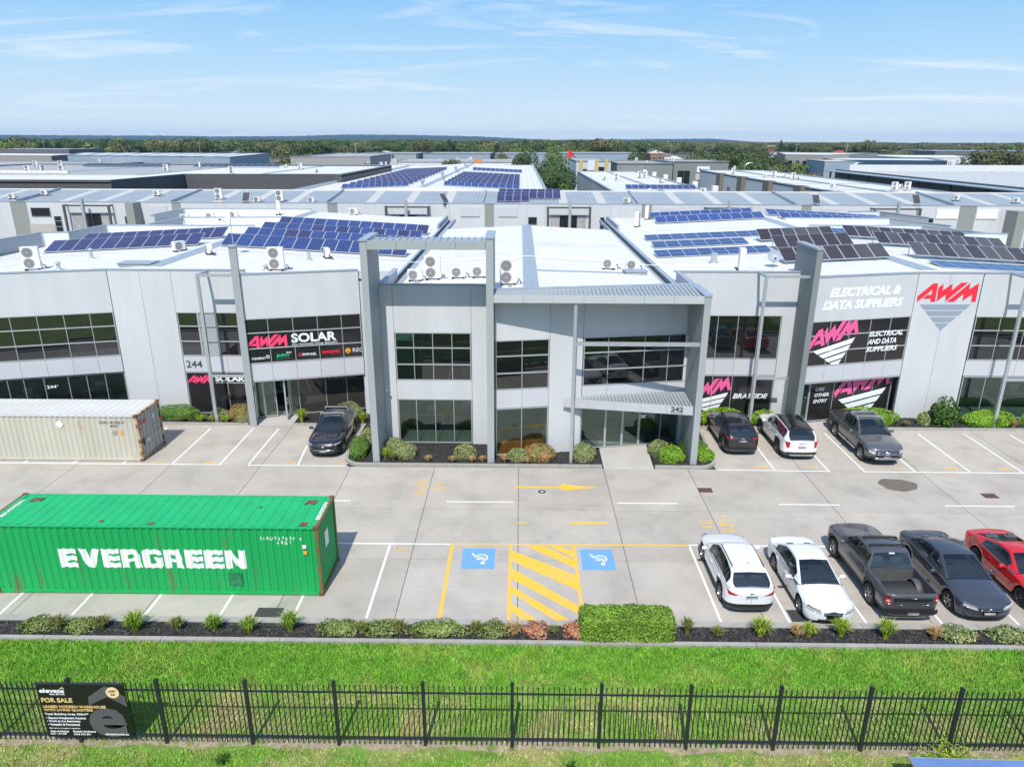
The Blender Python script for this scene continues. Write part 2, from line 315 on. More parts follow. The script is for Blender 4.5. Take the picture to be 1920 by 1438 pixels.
# accessible bay emblems
for x0 in (-2.27, 2.56):
    b = MB(); b.face([(x0, 24.3, .004), (x0+1.34, 24.3, .004), (x0+1.34, 25.8, .004), (x0, 25.8, .004)]); pad = b.build('painted_bay_panel', m_blue, park)
    b = MB(); zz = 0.0075; c0 = Vector((x0+0.80, 25.1))
    def arc(cx_, cy_, r0, r1, a0, a1, n=18):
        for k in range(n):
            t0 = a0+(a1-a0)*k/n; t1 = a0+(a1-a0)*(k+1)/n
            b.face([(cx_+r*math.cos(t), cy_+r*math.sin(t), zz) for r, t in ((r0, t0), (r1, t0), (r1, t1), (r0, t1))][::1 if a1 > a0 else -1])
    arc(c0.x, c0.y, 0.20, 0.26, R(-75), R(170))
    def bar(pts, wd):
        for (ax_, ay_), (bx_, by_) in zip(pts, pts[1:]):
            d = Vector((bx_-ax_, by_-ay_)).normalized(); n = Vector((-d.y, d.x))*wd/2
            b.face([(ax_-n.x, ay_-n.y, zz), (bx_-n.x, by_-n.y, zz), (bx_+n.x, by_+n.y, zz), (ax_+n.x, ay_+n.y, zz)])
    bar([(x0+0.40, 25.42), (x0+0.58, 25.12), (x0+0.88, 25.10), (x0+0.88, 24.78)], 0.075); bar([(x0+0.60, 24.98), (x0+0.80, 24.98)], 0.06)
    arc(x0+0.86, 24.72, 0, 0.09, 0, 2*math.pi, 12); b.build('painted_wheelchair_symbol', m_line, park)
# drains, covers, oil stain
m_grate = mat('drain_grate', (0.10, 0.10, 0.10), 0.6, metal=0.4)
def grate(x0, x1, y0, y1, n, label):
    t = thing('drain_grate', label, 'drain', ((x0+x1)/2, (y0+y1)/2, 0))
    b = MB(); b.box(x0, x1, y0, y1, 0.001, 0.004); b.build('pit', m_backing, t)
    b = MB()
    for k in range(n):
        y = y0+(y1-y0)*(k+.5)/n; b.box(x0, x1, y-.012, y+.012, 0.004, 0.018)
    for k in (0, .5, 1): b.box(x0+(x1-x0)*k-.015, x0+(x1-x0)*k+.015, y0, y1, 0.004, 0.0195)
    tag(b.build('grate_bars', m_grate, t), kind='stuff')
grate(-9.35, -8.45, 21.06, 21.7, 12, 'barred steel drain grate by the near kerb below the green container')
grate(9.72, 10.2, 21.2, 21.88, 9, 'barred steel drain grate beside the wheel of the white sedan')
m_cover = mat('cover_plate', (0.11, 0.055, 0.045), 0.7, var=0.15, vscale=6)
for (x0, x1, y0, y1), lb in (((8.74, 9.42, 30.98, 31.45), 'rusty service cover in the driveway below the central entrance column'), ((22.27, 22.95, 30.63, 31.1), 'rusty service cover in the driveway far right below the empty bays')):
    t = thing('service_cover', lb, 'cover', ((x0+x1)/2, (y0+y1)/2, 0), group=None)
    b = MB(); b.box(x0, x1, y0, y1, 0.001, 0.006); b.build('rim', m_backing, t)
    b = MB(); b.box(x0+.03, x1-.03, y0+.03, y1-.03, 0.006, 0.014); b.build('plate', m_cover, t)
    b = MB()
    for k in (.25, .75): b = MB(); b.tube((x0+(x1-x0)*k, (y0+y1)/2, .014), (x0+(x1-x0)*k, (y0+y1)/2, .018), .02, 8); b.build('keyhole', m_backing, t)
t = thing('manhole_cover', 'small round manhole cover below the yellow painted arrow', 'cover', (1.14, 30.9, 0))
b = MB(); b.lathe([(0, .006), (.27, .006), (.27, 0)], 24, M=Matrix.Translation((1.14, 30.9, 0))); b.build('rim', m_conc2, t)
b = MB(); b.lathe([(.0, .012), (.2, .012), (.2, .006)], 24, M=Matrix.Translation((1.14, 30.9, 0))); b.build('ring', m_grate, t)
b = MB(); b.lathe([(.0, .016), (.09, .016), (.09, .012)], 16, M=Matrix.Translation((1.14, 30.9, 0))); b.build('lid', m_conc2, t)
b = MB(); pts = []
for k in range(40):
    a = 2*math.pi*k/40; r = 1+0.06*math.sin(3*a+1)+0.04*math.sin(7*a); pts.append((18.77+0.92*r*math.cos(a), 31.95+0.68*r*math.sin(a), 0.003))
b.face(pts); b.build('oil_stain', mat('oil_stain', (0.15, 0.125, 0.095), 0.6, var=0.15, vscale=3), park)
# kerbs
def kerb(pts, wd=0.16, h=0.13, m=None, z0=-0.05, parent=None, name='kerb'):
    b = MB(); P_ = [Vector(p) for p in pts]; L_ = []; R_ = []
    for i, p in enumerate(P_):
        d = ((P_[min(i+1, len(P_)-1)]-P_[i]).normalized() if i < len(P_)-1 else Vector((0, 0)))+((P_[i]-P_[i-1]).normalized() if i else Vector((0, 0)))
        d.normalize(); n = Vector((-d.y, d.x))*wd/2; L_.append(p+n); R_.append(p-n)
    for i in range(len(P_)-1): b.prism([R_[i], R_[i+1], L_[i+1], L_[i]], z0, h)
    o = b.build(name, m or m_kerb, parent)
    if parent is None: tag(o, kind='structure')
    return o
def arcpts(cx_, cy_, r, a0, a1, n=8): return [(cx_+r*math.cos(R(a0+(a1-a0)*k/n)), cy_+r*math.sin(R(a0+(a1-a0)*k/n))) for k in range(n+1)]
cL = [(-9.15, 39.2), (-9.15, 35.2)]+arcpts(-8.2, 34.65, 0.95, 180, 270)+[(4.33, 33.68)]
cR = [(7.08, 33.66), (9.4, 33.66)]+arcpts(9.4, 34.6, 0.94, -90, 0)+[(10.6, 39.2)]
kerb(cL); kerb(cR)
for k in range(-9, 13): kerb([(k*4, 20.9), (k*4+3.985, 20.9)], 0.28, 0.10); kerb([(k*4, 19.86), (k*4+3.985, 19.86)], 0.17, 0.12)
kerb([(-45, 39.12), (-16.05, 39.12)]); kerb([(-13.4, 39.12), (-9.2, 39.12)]); kerb([(10.7, 39.12), (16.75, 39.12)]); kerb([(18.65, 39.12), (45, 39.12)])
def bed(name, poly, z=0.07, n=600):
    b = MB(); b.prism(poly, -0.1, z); o = tag(b.build(name, m_mulch), kind='structure')
    xs = [p[0] for p in poly]; ys = [p[1] for p in poly]; c = MB(); k = 0
    def inside(x, y):
        r = False
        for i in range(len(poly)):
            (x1, y1), (x2, y2) = poly[i], poly[i-1]
            if (y1 > y) != (y2 > y) and x < (x2-x1)*(y-y1)/(y2-y1)+x1: r = not r
        return r
    while k < n:
        x = random.uniform(min(xs)+.08, max(xs)-.08); y = random.uniform(min(ys)+.08, max(ys)-.08); k += 1
        if not inside(x, y): continue
        a = random.uniform(0, 6.3); l = random.uniform(.03, .08); q = random.uniform(.008, .02); h = z+random.uniform(.004, .035)
        ca, sa = math.cos(a)*l, math.sin(a)*l; nx, ny = -math.sin(a)*q, math.cos(a)*q; dz = random.uniform(-.02, .02)
        c.face([(x-ca-nx, y-sa-ny, h-dz), (x+ca-nx, y+sa-ny, h+dz), (x+ca+nx, y+sa+ny, h+dz+.01), (x-ca+nx, y-sa+ny, h-dz+.01)])
    tag(c.build('mulch_chips', m_chip, o), kind='stuff')
bed('garden_bed', [(-30, 19.94), (36, 19.94), (36, 20.77), (-30, 20.77)], n=9000)
bed('garden_bed', [(-9.08, 39.1), (-9.08, 35.2)]+arcpts(-8.2, 34.65, 0.88, 180, 270)+[(4.3, 33.75), (4.3, 36.6), (-7.5, 36.6), (-7.5, 39.1)], n=3500)
bed('garden_bed', [(7.12, 33.73), (9.4, 33.73)]+arcpts(9.4, 34.6, 0.87, -90, 0)+[(10.52, 39.1), (9.2, 39.1), (9.2, 36.9), (7.12, 36.9)], n=1500)
bed('garden_bed', [(-45, 39.18), (-16.05, 39.18), (-16.05, 41.2), (-45, 41.2)], n=2500); bed('garden_bed', [(-13.4, 39.18), (-8.9, 39.18), (-8.9, 41.5), (-13.4, 41.5)], n=900)
bed('garden_bed', [(10.4, 39.18), (16.75, 39.18), (16.75, 41.2), (10.4, 41.2)], n=900); bed('garden_bed', [(18.65, 39.18), (45, 39.18), (45, 41.2), (18.65, 41.2)], n=4500)
def ramp(poly, z0, z1, name='footpath'):
    b = MB(); b.prism(poly, -0.1, [z0, z0, z1, z1]); tag(b.build(name, m_conc2), kind='structure')
ramp([(4.42, 33.5), (7.0, 33.5), (7.1, 37.6), (4.42, 37.6)], 0.012, 0.16); ramp([(-15.95, 39.05), (-13.45, 39.05), (-13.45, 42), (-15.95, 42)], 0.012, 0.14); ramp([(16.83, 39.05), (18.57, 39.05), (18.57, 42), (16.83, 42)], 0.012, 0.14)
# lawn
m_turf = mat('turf', (0.13, 0.26, 0.03), 0.9, var=0.3, vscale=2.5, col2=(0.30, 0.28, 0.10), c2t=(0.46, 0.66), c2scale=0.5, bump=0.6, bscale=30, coords='World')
def blade_mat(name, c1, c2, t):
    m = mat(name, c1, 0.7, col2=c2, c2t=t, c2scale=0.5, coords='World', var=0.22, vscale=2.2, objvar=0.3); return m
m_lush = blade_mat('lush_grass', (0.155, 0.38, 0.028), (0.30, 0.42, 0.065), (0.48, 0.7))
m_dry = blade_mat('thin_grass', (0.23, 0.38, 0.05), (0.48, 0.43, 0.19), (0.44, 0.60))
def gn_grass(name, poly, z, mtl, dens, h, rad, seed):
    b = MB(); b.face([(x, y, z) for x, y in poly]); o = b.build(name, mtl); tag(o, kind='stuff')
    ng = bpy.data.node_groups.new('grass_blades', 'GeometryNodeTree')
    ng.interface.new_socket('Geometry', in_out='INPUT', socket_type='NodeSocketGeometry'); ng.interface.new_socket('Geometry', in_out='OUTPUT', socket_type='NodeSocketGeometry')
    gi = ng.nodes.new('NodeGroupInput'); go = ng.nodes.new('NodeGroupOutput'); L = ng.links.new
    d = ng.nodes.new('GeometryNodeDistributePointsOnFaces'); d.inputs['Density'].default_value = dens; d.inputs['Seed'].default_value = seed
    co = ng.nodes.new('GeometryNodeMeshCone'); co.inputs['Vertices'].default_value = 3; co.inputs['Radius Top'].default_value = 0.0; co.inputs['Radius Bottom'].default_value = rad; co.inputs['Depth'].default_value = h; co.fill_type = 'NONE'
    sm = ng.nodes.new('GeometryNodeSetMaterial'); sm.inputs['Material'].default_value = mtl
    ip = ng.nodes.new('GeometryNodeInstanceOnPoints')
    rv = ng.nodes.new('FunctionNodeRandomValue'); rv.data_type = 'FLOAT_VECTOR'; rv.inputs[0].default_value = (-0.75, -0.75, 0); rv.inputs[1].default_value = (0.75, 0.75, 6.28)
    rs = ng.nodes.new('FunctionNodeRandomValue'); rs.data_type = 'FLOAT'; rs.inputs[2].default_value = 0.5; rs.inputs[3].default_value = 1.35
    L(gi.outputs[0], d.inputs['Mesh']); L(d.outputs['Points'], ip.inputs['Points']); L(co.outputs['Mesh'], sm.inputs['Geometry']); L(sm.outputs[0], ip.inputs['Instance'])
    L(rv.outputs[0], ip.inputs['Rotation']); L(rs.outputs[1], ip.inputs['Scale']); L(ip.outputs[0], go.inputs[0])
    md = o.modifiers.new('grass', 'NODES'); md.node_group = ng
    return o
b = MB(); b.box(-60, 60, 2, 19.78, -0.3, -0.02); tag(b.build('lawn', m_turf), kind='structure')
b = MB(); b.box(-60, 60, -14, 2, -0.3, -0.06); tag(b.build('road', mat('asphalt', (0.05, 0.05, 0.052), 0.9, var=0.15, vscale=2)), kind='structure')
b = MB(); b.face([(x, 15.46+0.07*math.sin(x*2.3)+0.05*math.sin(x*5.1), -.012) for x in [k*.5-30 for k in range(121)]]+[(x, 15.85+0.09*math.sin(x*1.7+1)+0.06*math.sin(x*4.3), -.012) for x in [30-k*.5 for k in range(121)]]); tag(b.build('bare_soil', m_dirt), kind='structure')
wav = lambda x, a, b_: a*math.sin(x*.83+b_)+a*.7*math.sin(x*2.1+b_*2)+a*.5*math.sin(x*4.7+b_)
XS = [k*.4-24 for k in range(121)]
def strip(ya, wa, yb, wb, ph): return [(x, ya+wav(x, wa, ph)) for x in XS]+[(x, yb+wav(x, wb, ph+2)) for x in XS[::-1]]
for k, (ya, dn) in enumerate(((18.0, 420), (17.7, 300), (17.4, 170), (17.0, 60))): gn_grass('lush_grass', strip(ya, .22, 19.86, .02, k*1.3), -0.01, m_lush, dn, 0.15-.012*k, 0.017, 1+k)
gn_grass('thin_grass', strip(15.86, .06, 18.1, .2, 0.4), -0.015, m_dry, 420, 0.075, 0.014, 12); gn_grass('thin_grass', strip(15.95, .1, 17.3, .25, 2.4), -0.015, m_dry, 300, 0.07, 0.014, 22)
gn_grass('thin_grass', [(-24, 11.5), (24, 11.5)]+[(x, 15.36+wav(x, .07, .7)) for x in XS[::-1]], -0.015, m_dry, 520, 0.085, 0.015, 13); gn_grass('lush_grass', [(-24, 11.5), (24, 11.5)]+[(x, 15.0+wav(x, .16, 1.7)) for x in XS[::-1]], -0.015, m_lush, 130, 0.10, 0.016, 14)
gn_grass('thin_grass', strip(15.3, .05, 15.95, .05, 5.0), -0.015, m_dry, 150, 0.08, 0.014, 31)
# ---------------------------------------------------------------- front row of office warehouses
AWM = [[(0.0, 0.0), (-0.006, 0.101), (0.221, 0.324), (0.301, 0.324), (0.225, 0.221)], [(0.301, 0.324), (0.305, 0.009), (0.226, 0.008), (0.225, 0.061), (0.226, 0.129), (0.225, 0.221)], [(0.091, 0.061), (0.151, 0.127), (0.226, 0.129), (0.225, 0.061)], [(0.331, 0.014), (0.32, 0.253), (0.396, 0.32), (0.396, 0.2), (0.545, 0.324), (0.55, 0.201), (0.689, 0.34), (0.8, 0.34), (0.478, 0.016), (0.468, 0.137)], [(0.506, 0.01), (0.84, 0.336), (0.841, 0.223), (0.988, 0.333), (0.993, 0.013), (0.918, 0.012), (0.913, 0.143), (0.766, 0.028), (0.762, 0.146), (0.621, 0.01)]]
TRI = [[(0.064, -0.04), (0.921, -0.035), (0.847, -0.122), (0.143, -0.126)], [(0.169, -0.149), (0.822, -0.146), (0.746, -0.23), (0.246, -0.233)], [(0.271, -0.26), (0.718, -0.257), (0.639, -0.34), (0.35, -0.342)], [(0.375, -0.366), (0.617, -0.364), (0.494, -0.496)]]
def clip(poly, axis, lim, keep_less):
    out = []
    for i in range(len(poly)):
        a, b = poly[i-1], poly[i]; ia = (a[axis] <= lim) == keep_less; ib = (b[axis] <= lim) == keep_less
        if ia != ib:
            t = (lim-a[axis])/(b[axis]-a[axis]); out.append((a[0]+t*(b[0]-a[0]), a[1]+t*(b[1]-a[1])))
        if ib: out.append(b)
    return out
def emblem(F, u, z, size, rot, m_l, m_t, parent, d=-0.012, box=None, tri=True, sy=1.0):
    def xf(pl):
        res = []
        for p in pl:
            q = [(u+size*(x*math.cos(rot)-y*sy*math.sin(rot)), z+size*(x*math.sin(rot)+y*sy*math.cos(rot))) for x, y in p]
            if box:
                for ax, lim, less in ((0, box[0], False), (0, box[1], True), (1, box[2], False), (1, box[3], True)):
                    if q: q = clip(q, ax, lim, less)
            if len(q) > 2: res.append(q)
        return res
    M_ = F @ Matrix(((1, 0, 0, 0), (0, 0, -1, d), (0, 1, 0, 0), (0, 0, 0, 1)))
    for pl, m, nm in ((AWM, m_l, 'logo_lettering'), (TRI if tri else [], m_t, 'logo_stripes')):
        b = MB()
        for q in xf(pl): b.prism(q, -0.004, 0.004)
        if b.f: b.mesh; lay(b, M_).build(nm, m, parent)
def letter(F, s, u, z, w=None, h=None, m=None, parent=None, bold=0.02, shear=0.0, d=-0.012, rot=0.0, name='lettering', space=1.0):
    t = fit(text_mb(s, 1, bold, shear, 0.008, space=space), w, h)
    return lay(t, onwall(F, u, z, d) @ Matrix.Rotation(rot, 4, 'Z')).build(name, m or m_sign_white, parent)
def panel(F, u0, u1, z0, z1, root, m=None, d=0.0, th=0.16, name='wall_panel'):
    b = MB(); b.box(u0+.008, u1-.008, d, d+th, z0, z1, 0, F); return b.build(name, m or m_wall, root)
def window(F, u0, u1, z0, z1, us, zs, root, glass=None, d=0.0, pm=None, name='window', fm=None):
    """frame with panes as sub-parts"""
    b = MB(); e = .055
    for (a, c) in ((u0, u0+e), (u1-e, u1)): b.box(a, c, d-.005, d+.09, z0, z1, 0, F)
    for (a, c) in ((z0, z0+e), (z1-e, z1)): b.box(u0+e, u1-e, d-.004, d+.088, a, c, 0, F)
    ul = [u0]+list(us)+[u1]; zl = [z0]+list(zs)+[z1]
    for z in zs: b.box(u0+e, u1-e, d-.02, d+.08, z-.03, z+.03, 0, F)
    for u in us: b.box(u-.018, u+.018, d+.012, d+.085, z0+e, z1-e, 0, F)
    w_ = b.build(name, fm or m_alu, root)
    for i in range(len(ul)-1):
        for j in range(len(zl)-1):
            p = MB(); k = i*(len(zl)-1)+j
            q = random.uniform(-.006, .006); r = random.uniform(-.005, .005)
            a0, a1, c0, c1 = ul[i]+.01, ul[i+1]-.01, zl[j]+.01, zl[j+1]-.01
            p.add([(a0, d+.045+q, c0), (a1, d+.045-q+r, c0), (a1, d+.045-q, c1), (a0, d+.045+q-r, c1)], [(0, 1, 2, 3)], 0, F)
            g_ = (pm(i, j) if pm else None) or glass or m_glass
            p.build('pane', g_, w_)
    return w_
def back(F, u0, u1, z0, z1, root, d=0.2, th=0.1):
    b = MB(); b.box(u0, u1, d, d+th, z0, z1, 0, F); b.build('inner_wall', m_backing, root)
def room(F, u0, u1, root, d0=.1, dep=4.5, zt=2.75, fl=None):
    b = MB(); b.box(u0, u1, d0+.02, d0+dep, .06, .12, 0, F); b.build('interior_floor', fl or m_roomf, root)
    b = MB(); b.box(u0, u1, d0+dep, d0+dep+.1, .12, zt, 0, F); b.box(u0-.1, u0, d0+.1, d0+dep, .12, zt, 0, F); b.box(u1, u1+.1, d0+.1, d0+dep, .12, zt, 0, F); b.box(u0, u1, d0+.12, d0+dep, zt, zt+.1, 0, F); b.build('interior_wall', m_room, root)
def desk(F, u, d, root, w_=1.6, m=None):
    b = MB(); b.box(u, u+w_, d, d+.7, .75, .8, 0, F); b.box(u, u+.05, d, d+.7, .12, .75, 0, F); b.box(u+w_-.05, u+w_, d, d+.7, .12, .75, 0, F); b.box(u+w_*.4, u+w_*.75, d+.45, d+.5, .85, 1.25, 0, F); b.build('desk', m or m_panel2, root)
def cap(F, u0, u1, z, root, d0=-.03, d1=.22, m=None):
    b = MB(); b.box(u0, u1, d0, d1, z, z+.07, 0, F); b.build('parapet_cap', m or m_flash, root)
def handle(F, u, z, root, d=-0.05):
    b = MB(); M_ = F
    b.path([tuple(M_ @ Vector(p)) for p in ((u, d+.06, z), (u, d-.02, z), (u, d-.02, z+.32), (u, d+.06, z+.32))], .018, 6); b.build('handle', m_galv, root)
Z0, Z1, ZT = 3.78, 6.45, 8.95; TR = (4.68, 5.6)
def cols(u0, u1, n): return [u0+(u1-u0)*k/n for k in range(1, n)]
def roof_sheet(root, poly, zf, m=None, name='roof', lap=None):
    """roof sheet whose height follows zf(x)"""
    b = MB(); b.prism(poly, [zf(x)-.12 for x, y in poly], [zf(x) for x, y in poly]); return b.build(name, m or m_roof, root)
def zr(x):
    if x < -21.3: return 9.1-(-21.3-x)*.0543
    if x < -7.4: return 9.1-(x+21.3)*.0543
    if x < 0.6: return 8.75-(0.6-x)*.052
    if x < 8.7: return 8.75-(x-.6)*.052
    if x < 23.5: return 8.35+(x-8.7)*.0507
    return 9.1-(x-23.5)*.0507
m_lap = mat('roof_lap_strip', (0.60, 0.585, 0.56), 0.6, var=0.1, vscale=1.0)
def laps(root, x0, x1, ys, m=None):
    for y in ys:
        b = MB()
        for a, c in ((x0, x1),): b.prism([(a, y), (c, y), (c, y+.35), (a, y+.35)], [zr(a)+.001, zr(c)+.001, zr(c)+.001, zr(a)+.001], [zr(a)+.006, zr(c)+.006, zr(c)+.006, zr(a)+.006])
        b.build('roof_lap', m or m_lap, root)
def ridge_cap(root, x, y0, y1, wd=.45, m=None):
    b = MB(); z = zr(x)+.05
    b.prism([(x-wd, y0), (x, y0), (x, y1), (x-wd, y1)], [z-.16]*4, [zr(x-wd)+.03, z+.03, z+.03, zr(x-wd)+.03]); b.prism([(x+.001, y0), (x+wd, y0), (x+wd, y1), (x+.001, y1)], [z-.16]*4, [z+.03, zr(x+wd)+.03, zr(x+wd)+.03, z+.03])
    b.build('ridge_cap', m or m_flash, root)
def gutter(root, x0, x1, y0, y1, z):
    b = MB(); b.box(x0, x1, y0, y1, z-.25, z-.18, 0); b.box(x0, x0+.16, y0, y1, z-.18, z+.03, 0); b.box(x1-.3, x1, y0, y1, z-.18, z+.05, 0); b.build('box_gutter', m_flash, root)
    b = MB(); b.box(x0+.16, x1-.3, y0, y1, z-.18, z-.15); b.build('gutter_bed', m_backing, root)
m_navyl = mat('navy_lettering', (.045, .06, .11), .5); m_steelw = mat('camera_grey', (.3, .3, .32), .4)
# ---- central unit 242
U = thing('office_warehouse', 'grey office with tall portal frame, white gable roof and 242 on its awning', 'building', (1, 36.4, 0))
F = frame((-7.3, 36.4), (-1.3, 36.4)); back(F, 0, 5.95, 2.9, 8.7, U); room(F, .3, 5.2, U); desk(F, 1.2, 2.6, U); desk(F, 3.2, 3.2, U)
panel(F, 0, .68, 0, ZT, U); panel(F, .68, 4.76, Z1, ZT, U); panel(F, .68, 4.76, 2.72, Z0, U, m_wall); panel(F, 4.76, 6.0, 0, ZT, U)
window(F, .70, 4.74, Z0, Z1, (1.68, 2.7, 3.72), TR, U); window(F, .70, 4.74, .12, 2.72, (1.7, 2.72, 3.74), (), U, m_glass2)
cap(F, 0, 5.7, ZT, U)
F = frame((-1.25, 34.83), (9.1, 36.58)); FM = F; back(F, 0, 10.45, 2.9, 8.5, U); room(F, .02, 2.9, U, dep=3.5, fl=m_timber); room(F, 4.6, 10.4, U, .2, 3.8); desk(F, 8.6, 2.9, U, 1.5)
panel(F, 0, 2.86, Z1, ZT, U); panel(F, 2.86, 4.62, 0, ZT, U); panel(F, 4.62, 10.48, Z1, ZT, U)
window(F, .04, 2.84, Z0, Z1, (1.42,), TR, U); window(F, .04, 2.84, .1, 2.76, (1.42,), (), U, m_glass2)
panel(F, .02, 1.43, 2.78, Z0, U, m_panel2, .01, .1, 'cladding_panel'); panel(F, 1.43, 2.86, 2.78, Z0, U, m_panel2, .01, .1, 'cladding_panel')
window(F, 4.66, 10.44, Z0, Z1, (6.0, 7.97, 9.29), TR, U)
for a, c in ((4.64, 6.0), (6.0, 7.97), (7.97, 9.29), (9.29, 10.46)): panel(F, a, c, 2.72, Z0, U, m_panel2, .01, .1, 'cladding_panel')
window(F, 4.66, 6.05, .14, 2.72, (), (), U, m_glass2, .12); window(F, 7.97, 10.44, .14, 2.72, (9.2,), (), U, m_glass2, .12)
for a, c, hu in ((6.05, 7.01, 6.92), (7.01, 7.97, 7.09)):
    dr = window(F, a+.004, c-.004, .14, 2.7, (), (), U, m_glass2, .12, name='door'); handle(F, hu, 1.05, dr, .08)
b = MB(); b.box(8.04, 8.3, .09, .105, 1.75, 1.95, 0, F); b.build('door_notice', m_sign_white, U)
b = MB(); b.box(10.2, 10.47, 0, .3, 0, 8.5, 0, F); b.build('corner_wall', m_wall, U)
# blades, beam, upper canopy
for (x0, x1, y0, y1, z) in ((-7.62, -7.28, 33.95, 36.75, 11.52), (-1.62, -1.27, 33.95, 36.6, 11.66), (8.95, 9.28, 33.95, 36.95, 8.95)):
    b = MB(); b.box(x0, x1, y0, y1, 0, z); b.build('blade_wall', m_mgrey, U)
    b = MB(); b.box(x0-.04, x1+.04, y0-.04, y1+.02, z, z+.08); b.build('blade_cap', m_flash, U)
b = MB()
for k in range(4): b.box(-7.27+k*1.41, -7.27+(k+1)*1.41-.015, 33.95, 34.02, 11.13, 11.55)
b.build('fascia_panels', m_mgrey, U)
b = MB(); b.box(-7.27, -1.63, 34.02, 35.75, 11.15, 11.47); b.build('portal_beam', m_mgrey, U)
b = MB()
for k in range(17): b.box(-7.2+k*.33, -7.2+k*.33+.06, 34.03, 35.76, 11.47, 11.53)
b.box(-7.27, -1.63, 34.03, 35.77, 11.455, 11.485); b.build('beam_roof_ribs', m_flash, U)
m_fascia = mat('fascia_panel', (0.46, 0.48, 0.49), 0.45, var=0.02)
cw = lambda x: 34.83+(x+1.25)*.1691
b = MB()
for k in range(7): b.box(-1.26+k*1.458, -1.26+(k+1)*1.458-.014, 33.93, 34.0, 8.6, 8.97)
b.build('fascia_panels', m_fascia, U)
b = MB(); b.prism([(-1.25, 34.0), (8.94, 34.0), (8.94, cw(8.94)+.1), (-1.25, cw(-1.25)+.1)], [8.62]*4, [8.86, 8.86, 9.0, 9.0]); b.build('canopy', m_mgrey, U)
b = MB()
for k in range(47):
    x = -1.1+k*.213; b.prism([(x, 34.02), (x+.07, 34.02), (x+.07, cw(x)+.1), (x, cw(x)+.1)], [8.84, 8.84, 9.0, 9.0], [8.93, 8.93, 9.05, 9.05])
b.build('canopy_roof_ribs', m_flash, U)
b = MB(); b.prism([(-1.25, cw(-1.25)+.1), (8.94, cw(8.94)+.1), (8.94, cw(8.94)+.4), (-1.25, cw(-1.25)+.4)], 8.7, 9.06); b.build('canopy_flashing', m_flash, U)
b = MB(); b.box(2.66, 2.81, 34.02, 34.17, 0.05, 8.6); b.box(2.82, 8.94, 34.03, 34.16, 6.43, 6.62); b.build('galvanised_frame', m_galv, U)
# entrance awning: wedge over the doors
aw = MB(); aw.prism([(2.4, 35.3), (8.93, 34.22), (8.93, 36.5), (2.4, 35.45)], [2.82]*4, [3.16, 3.16, 3.24, 3.2]); a_ = aw.build('entrance_awning', m_mgrey, U)
FA = frame((2.35, 35.27), (8.94, 34.18)); b = MB()
for k in range(5): b.box(.0+k*1.335, (k+1)*1.335-.012, -.03, .02, 2.74, 3.2, 0, FA)
b.build('awning_fascia', m_fascia, a_)
b = MB()
for k in range(30):
    x = 3.4+k*.185; y0 = 35.3-(x-2.4)*.165; b.prism([(x, y0), (x+.05, y0), (x+.05, 35.42+(x-2.4)*.165), (x, 35.42+(x-2.4)*.165)], 3.15, 3.27)
b.build('awning_roof_ribs', m_flash, a_)
letter(FA, '242', 5.55, 2.90, .62, .26, m_navyl, a_, .03, d=-.045); letter(FA, 'Boundary Road', 5.55, 2.79, .62, .07, m_navyl, a_, .0, d=-.045)
b = MB(); b.box(.05, .2, -.12, .0, 3.15, 3.3, 0, frame((-7.3, 36.4), (-1.3, 36.4))); o_ = b.build('security_camera', m_white, U); b = MB(); b.lathe([(0, 0), (.06, .01), (.06, .1), (0, .12)], 10, 0, Matrix.Translation((-7.0, 36.3, 3.0)) @ Matrix.Rotation(R(90), 4, 'X')); b.build('lens_housing', m_steelw, o_)
# sides, roof
b = MB(); b.box(-7.3, -7.12, 36.6, 41.2, 0, 8.95); b.box(-7.3, -7.14, 41.2, 66.3, 0, 8.1); b.box(8.9, 9.06, 37.0, 66.3, 0, 8.1); b.box(-7.1, 8.9, 66.2, 66.35, 0, 8.2); b.build('side_wall', m_wall, U)
b = MB(); b.box(-7.36, -7.08, 36.62, 41.22, 8.95, 9.02); b.build('parapet_cap', m_flash, U)
roof_sheet(U, [(-6.7, 36.55), (-1.3, 36.55), (-1.3, 35.1), (.6, 35.4), (.6, 66.3), (-6.7, 66.3)], zr); roof_sheet(U, [(.6, 35.4), (8.2, 36.7), (8.2, 66.3), (.6, 66.3)], zr)
ridge_cap(U, .6, 35.7, 66.35, .42); laps(U, -6.6, .2, (55.2, 46.9)); laps(U, 1.0, 8.1, (55.2, 46.9))
gutter(U, -7.45, -6.65, 36.6, 75, 8.36); gutter(U, 8.15, 8.95, 36.9, 75, 8.36)
b = MB(); b.prism([(1.05, 42.2), (6.3, 43.0), (6.3, 43.5), (1.05, 42.7)], [zr(1.05), zr(6.3), zr(6.3), zr(1.05)], [zr(1.05)+.02, zr(6.3)+.02, zr(6.3)+.02, zr(1.05)+.02]); b.build('roof_flashing', m_flash, U)
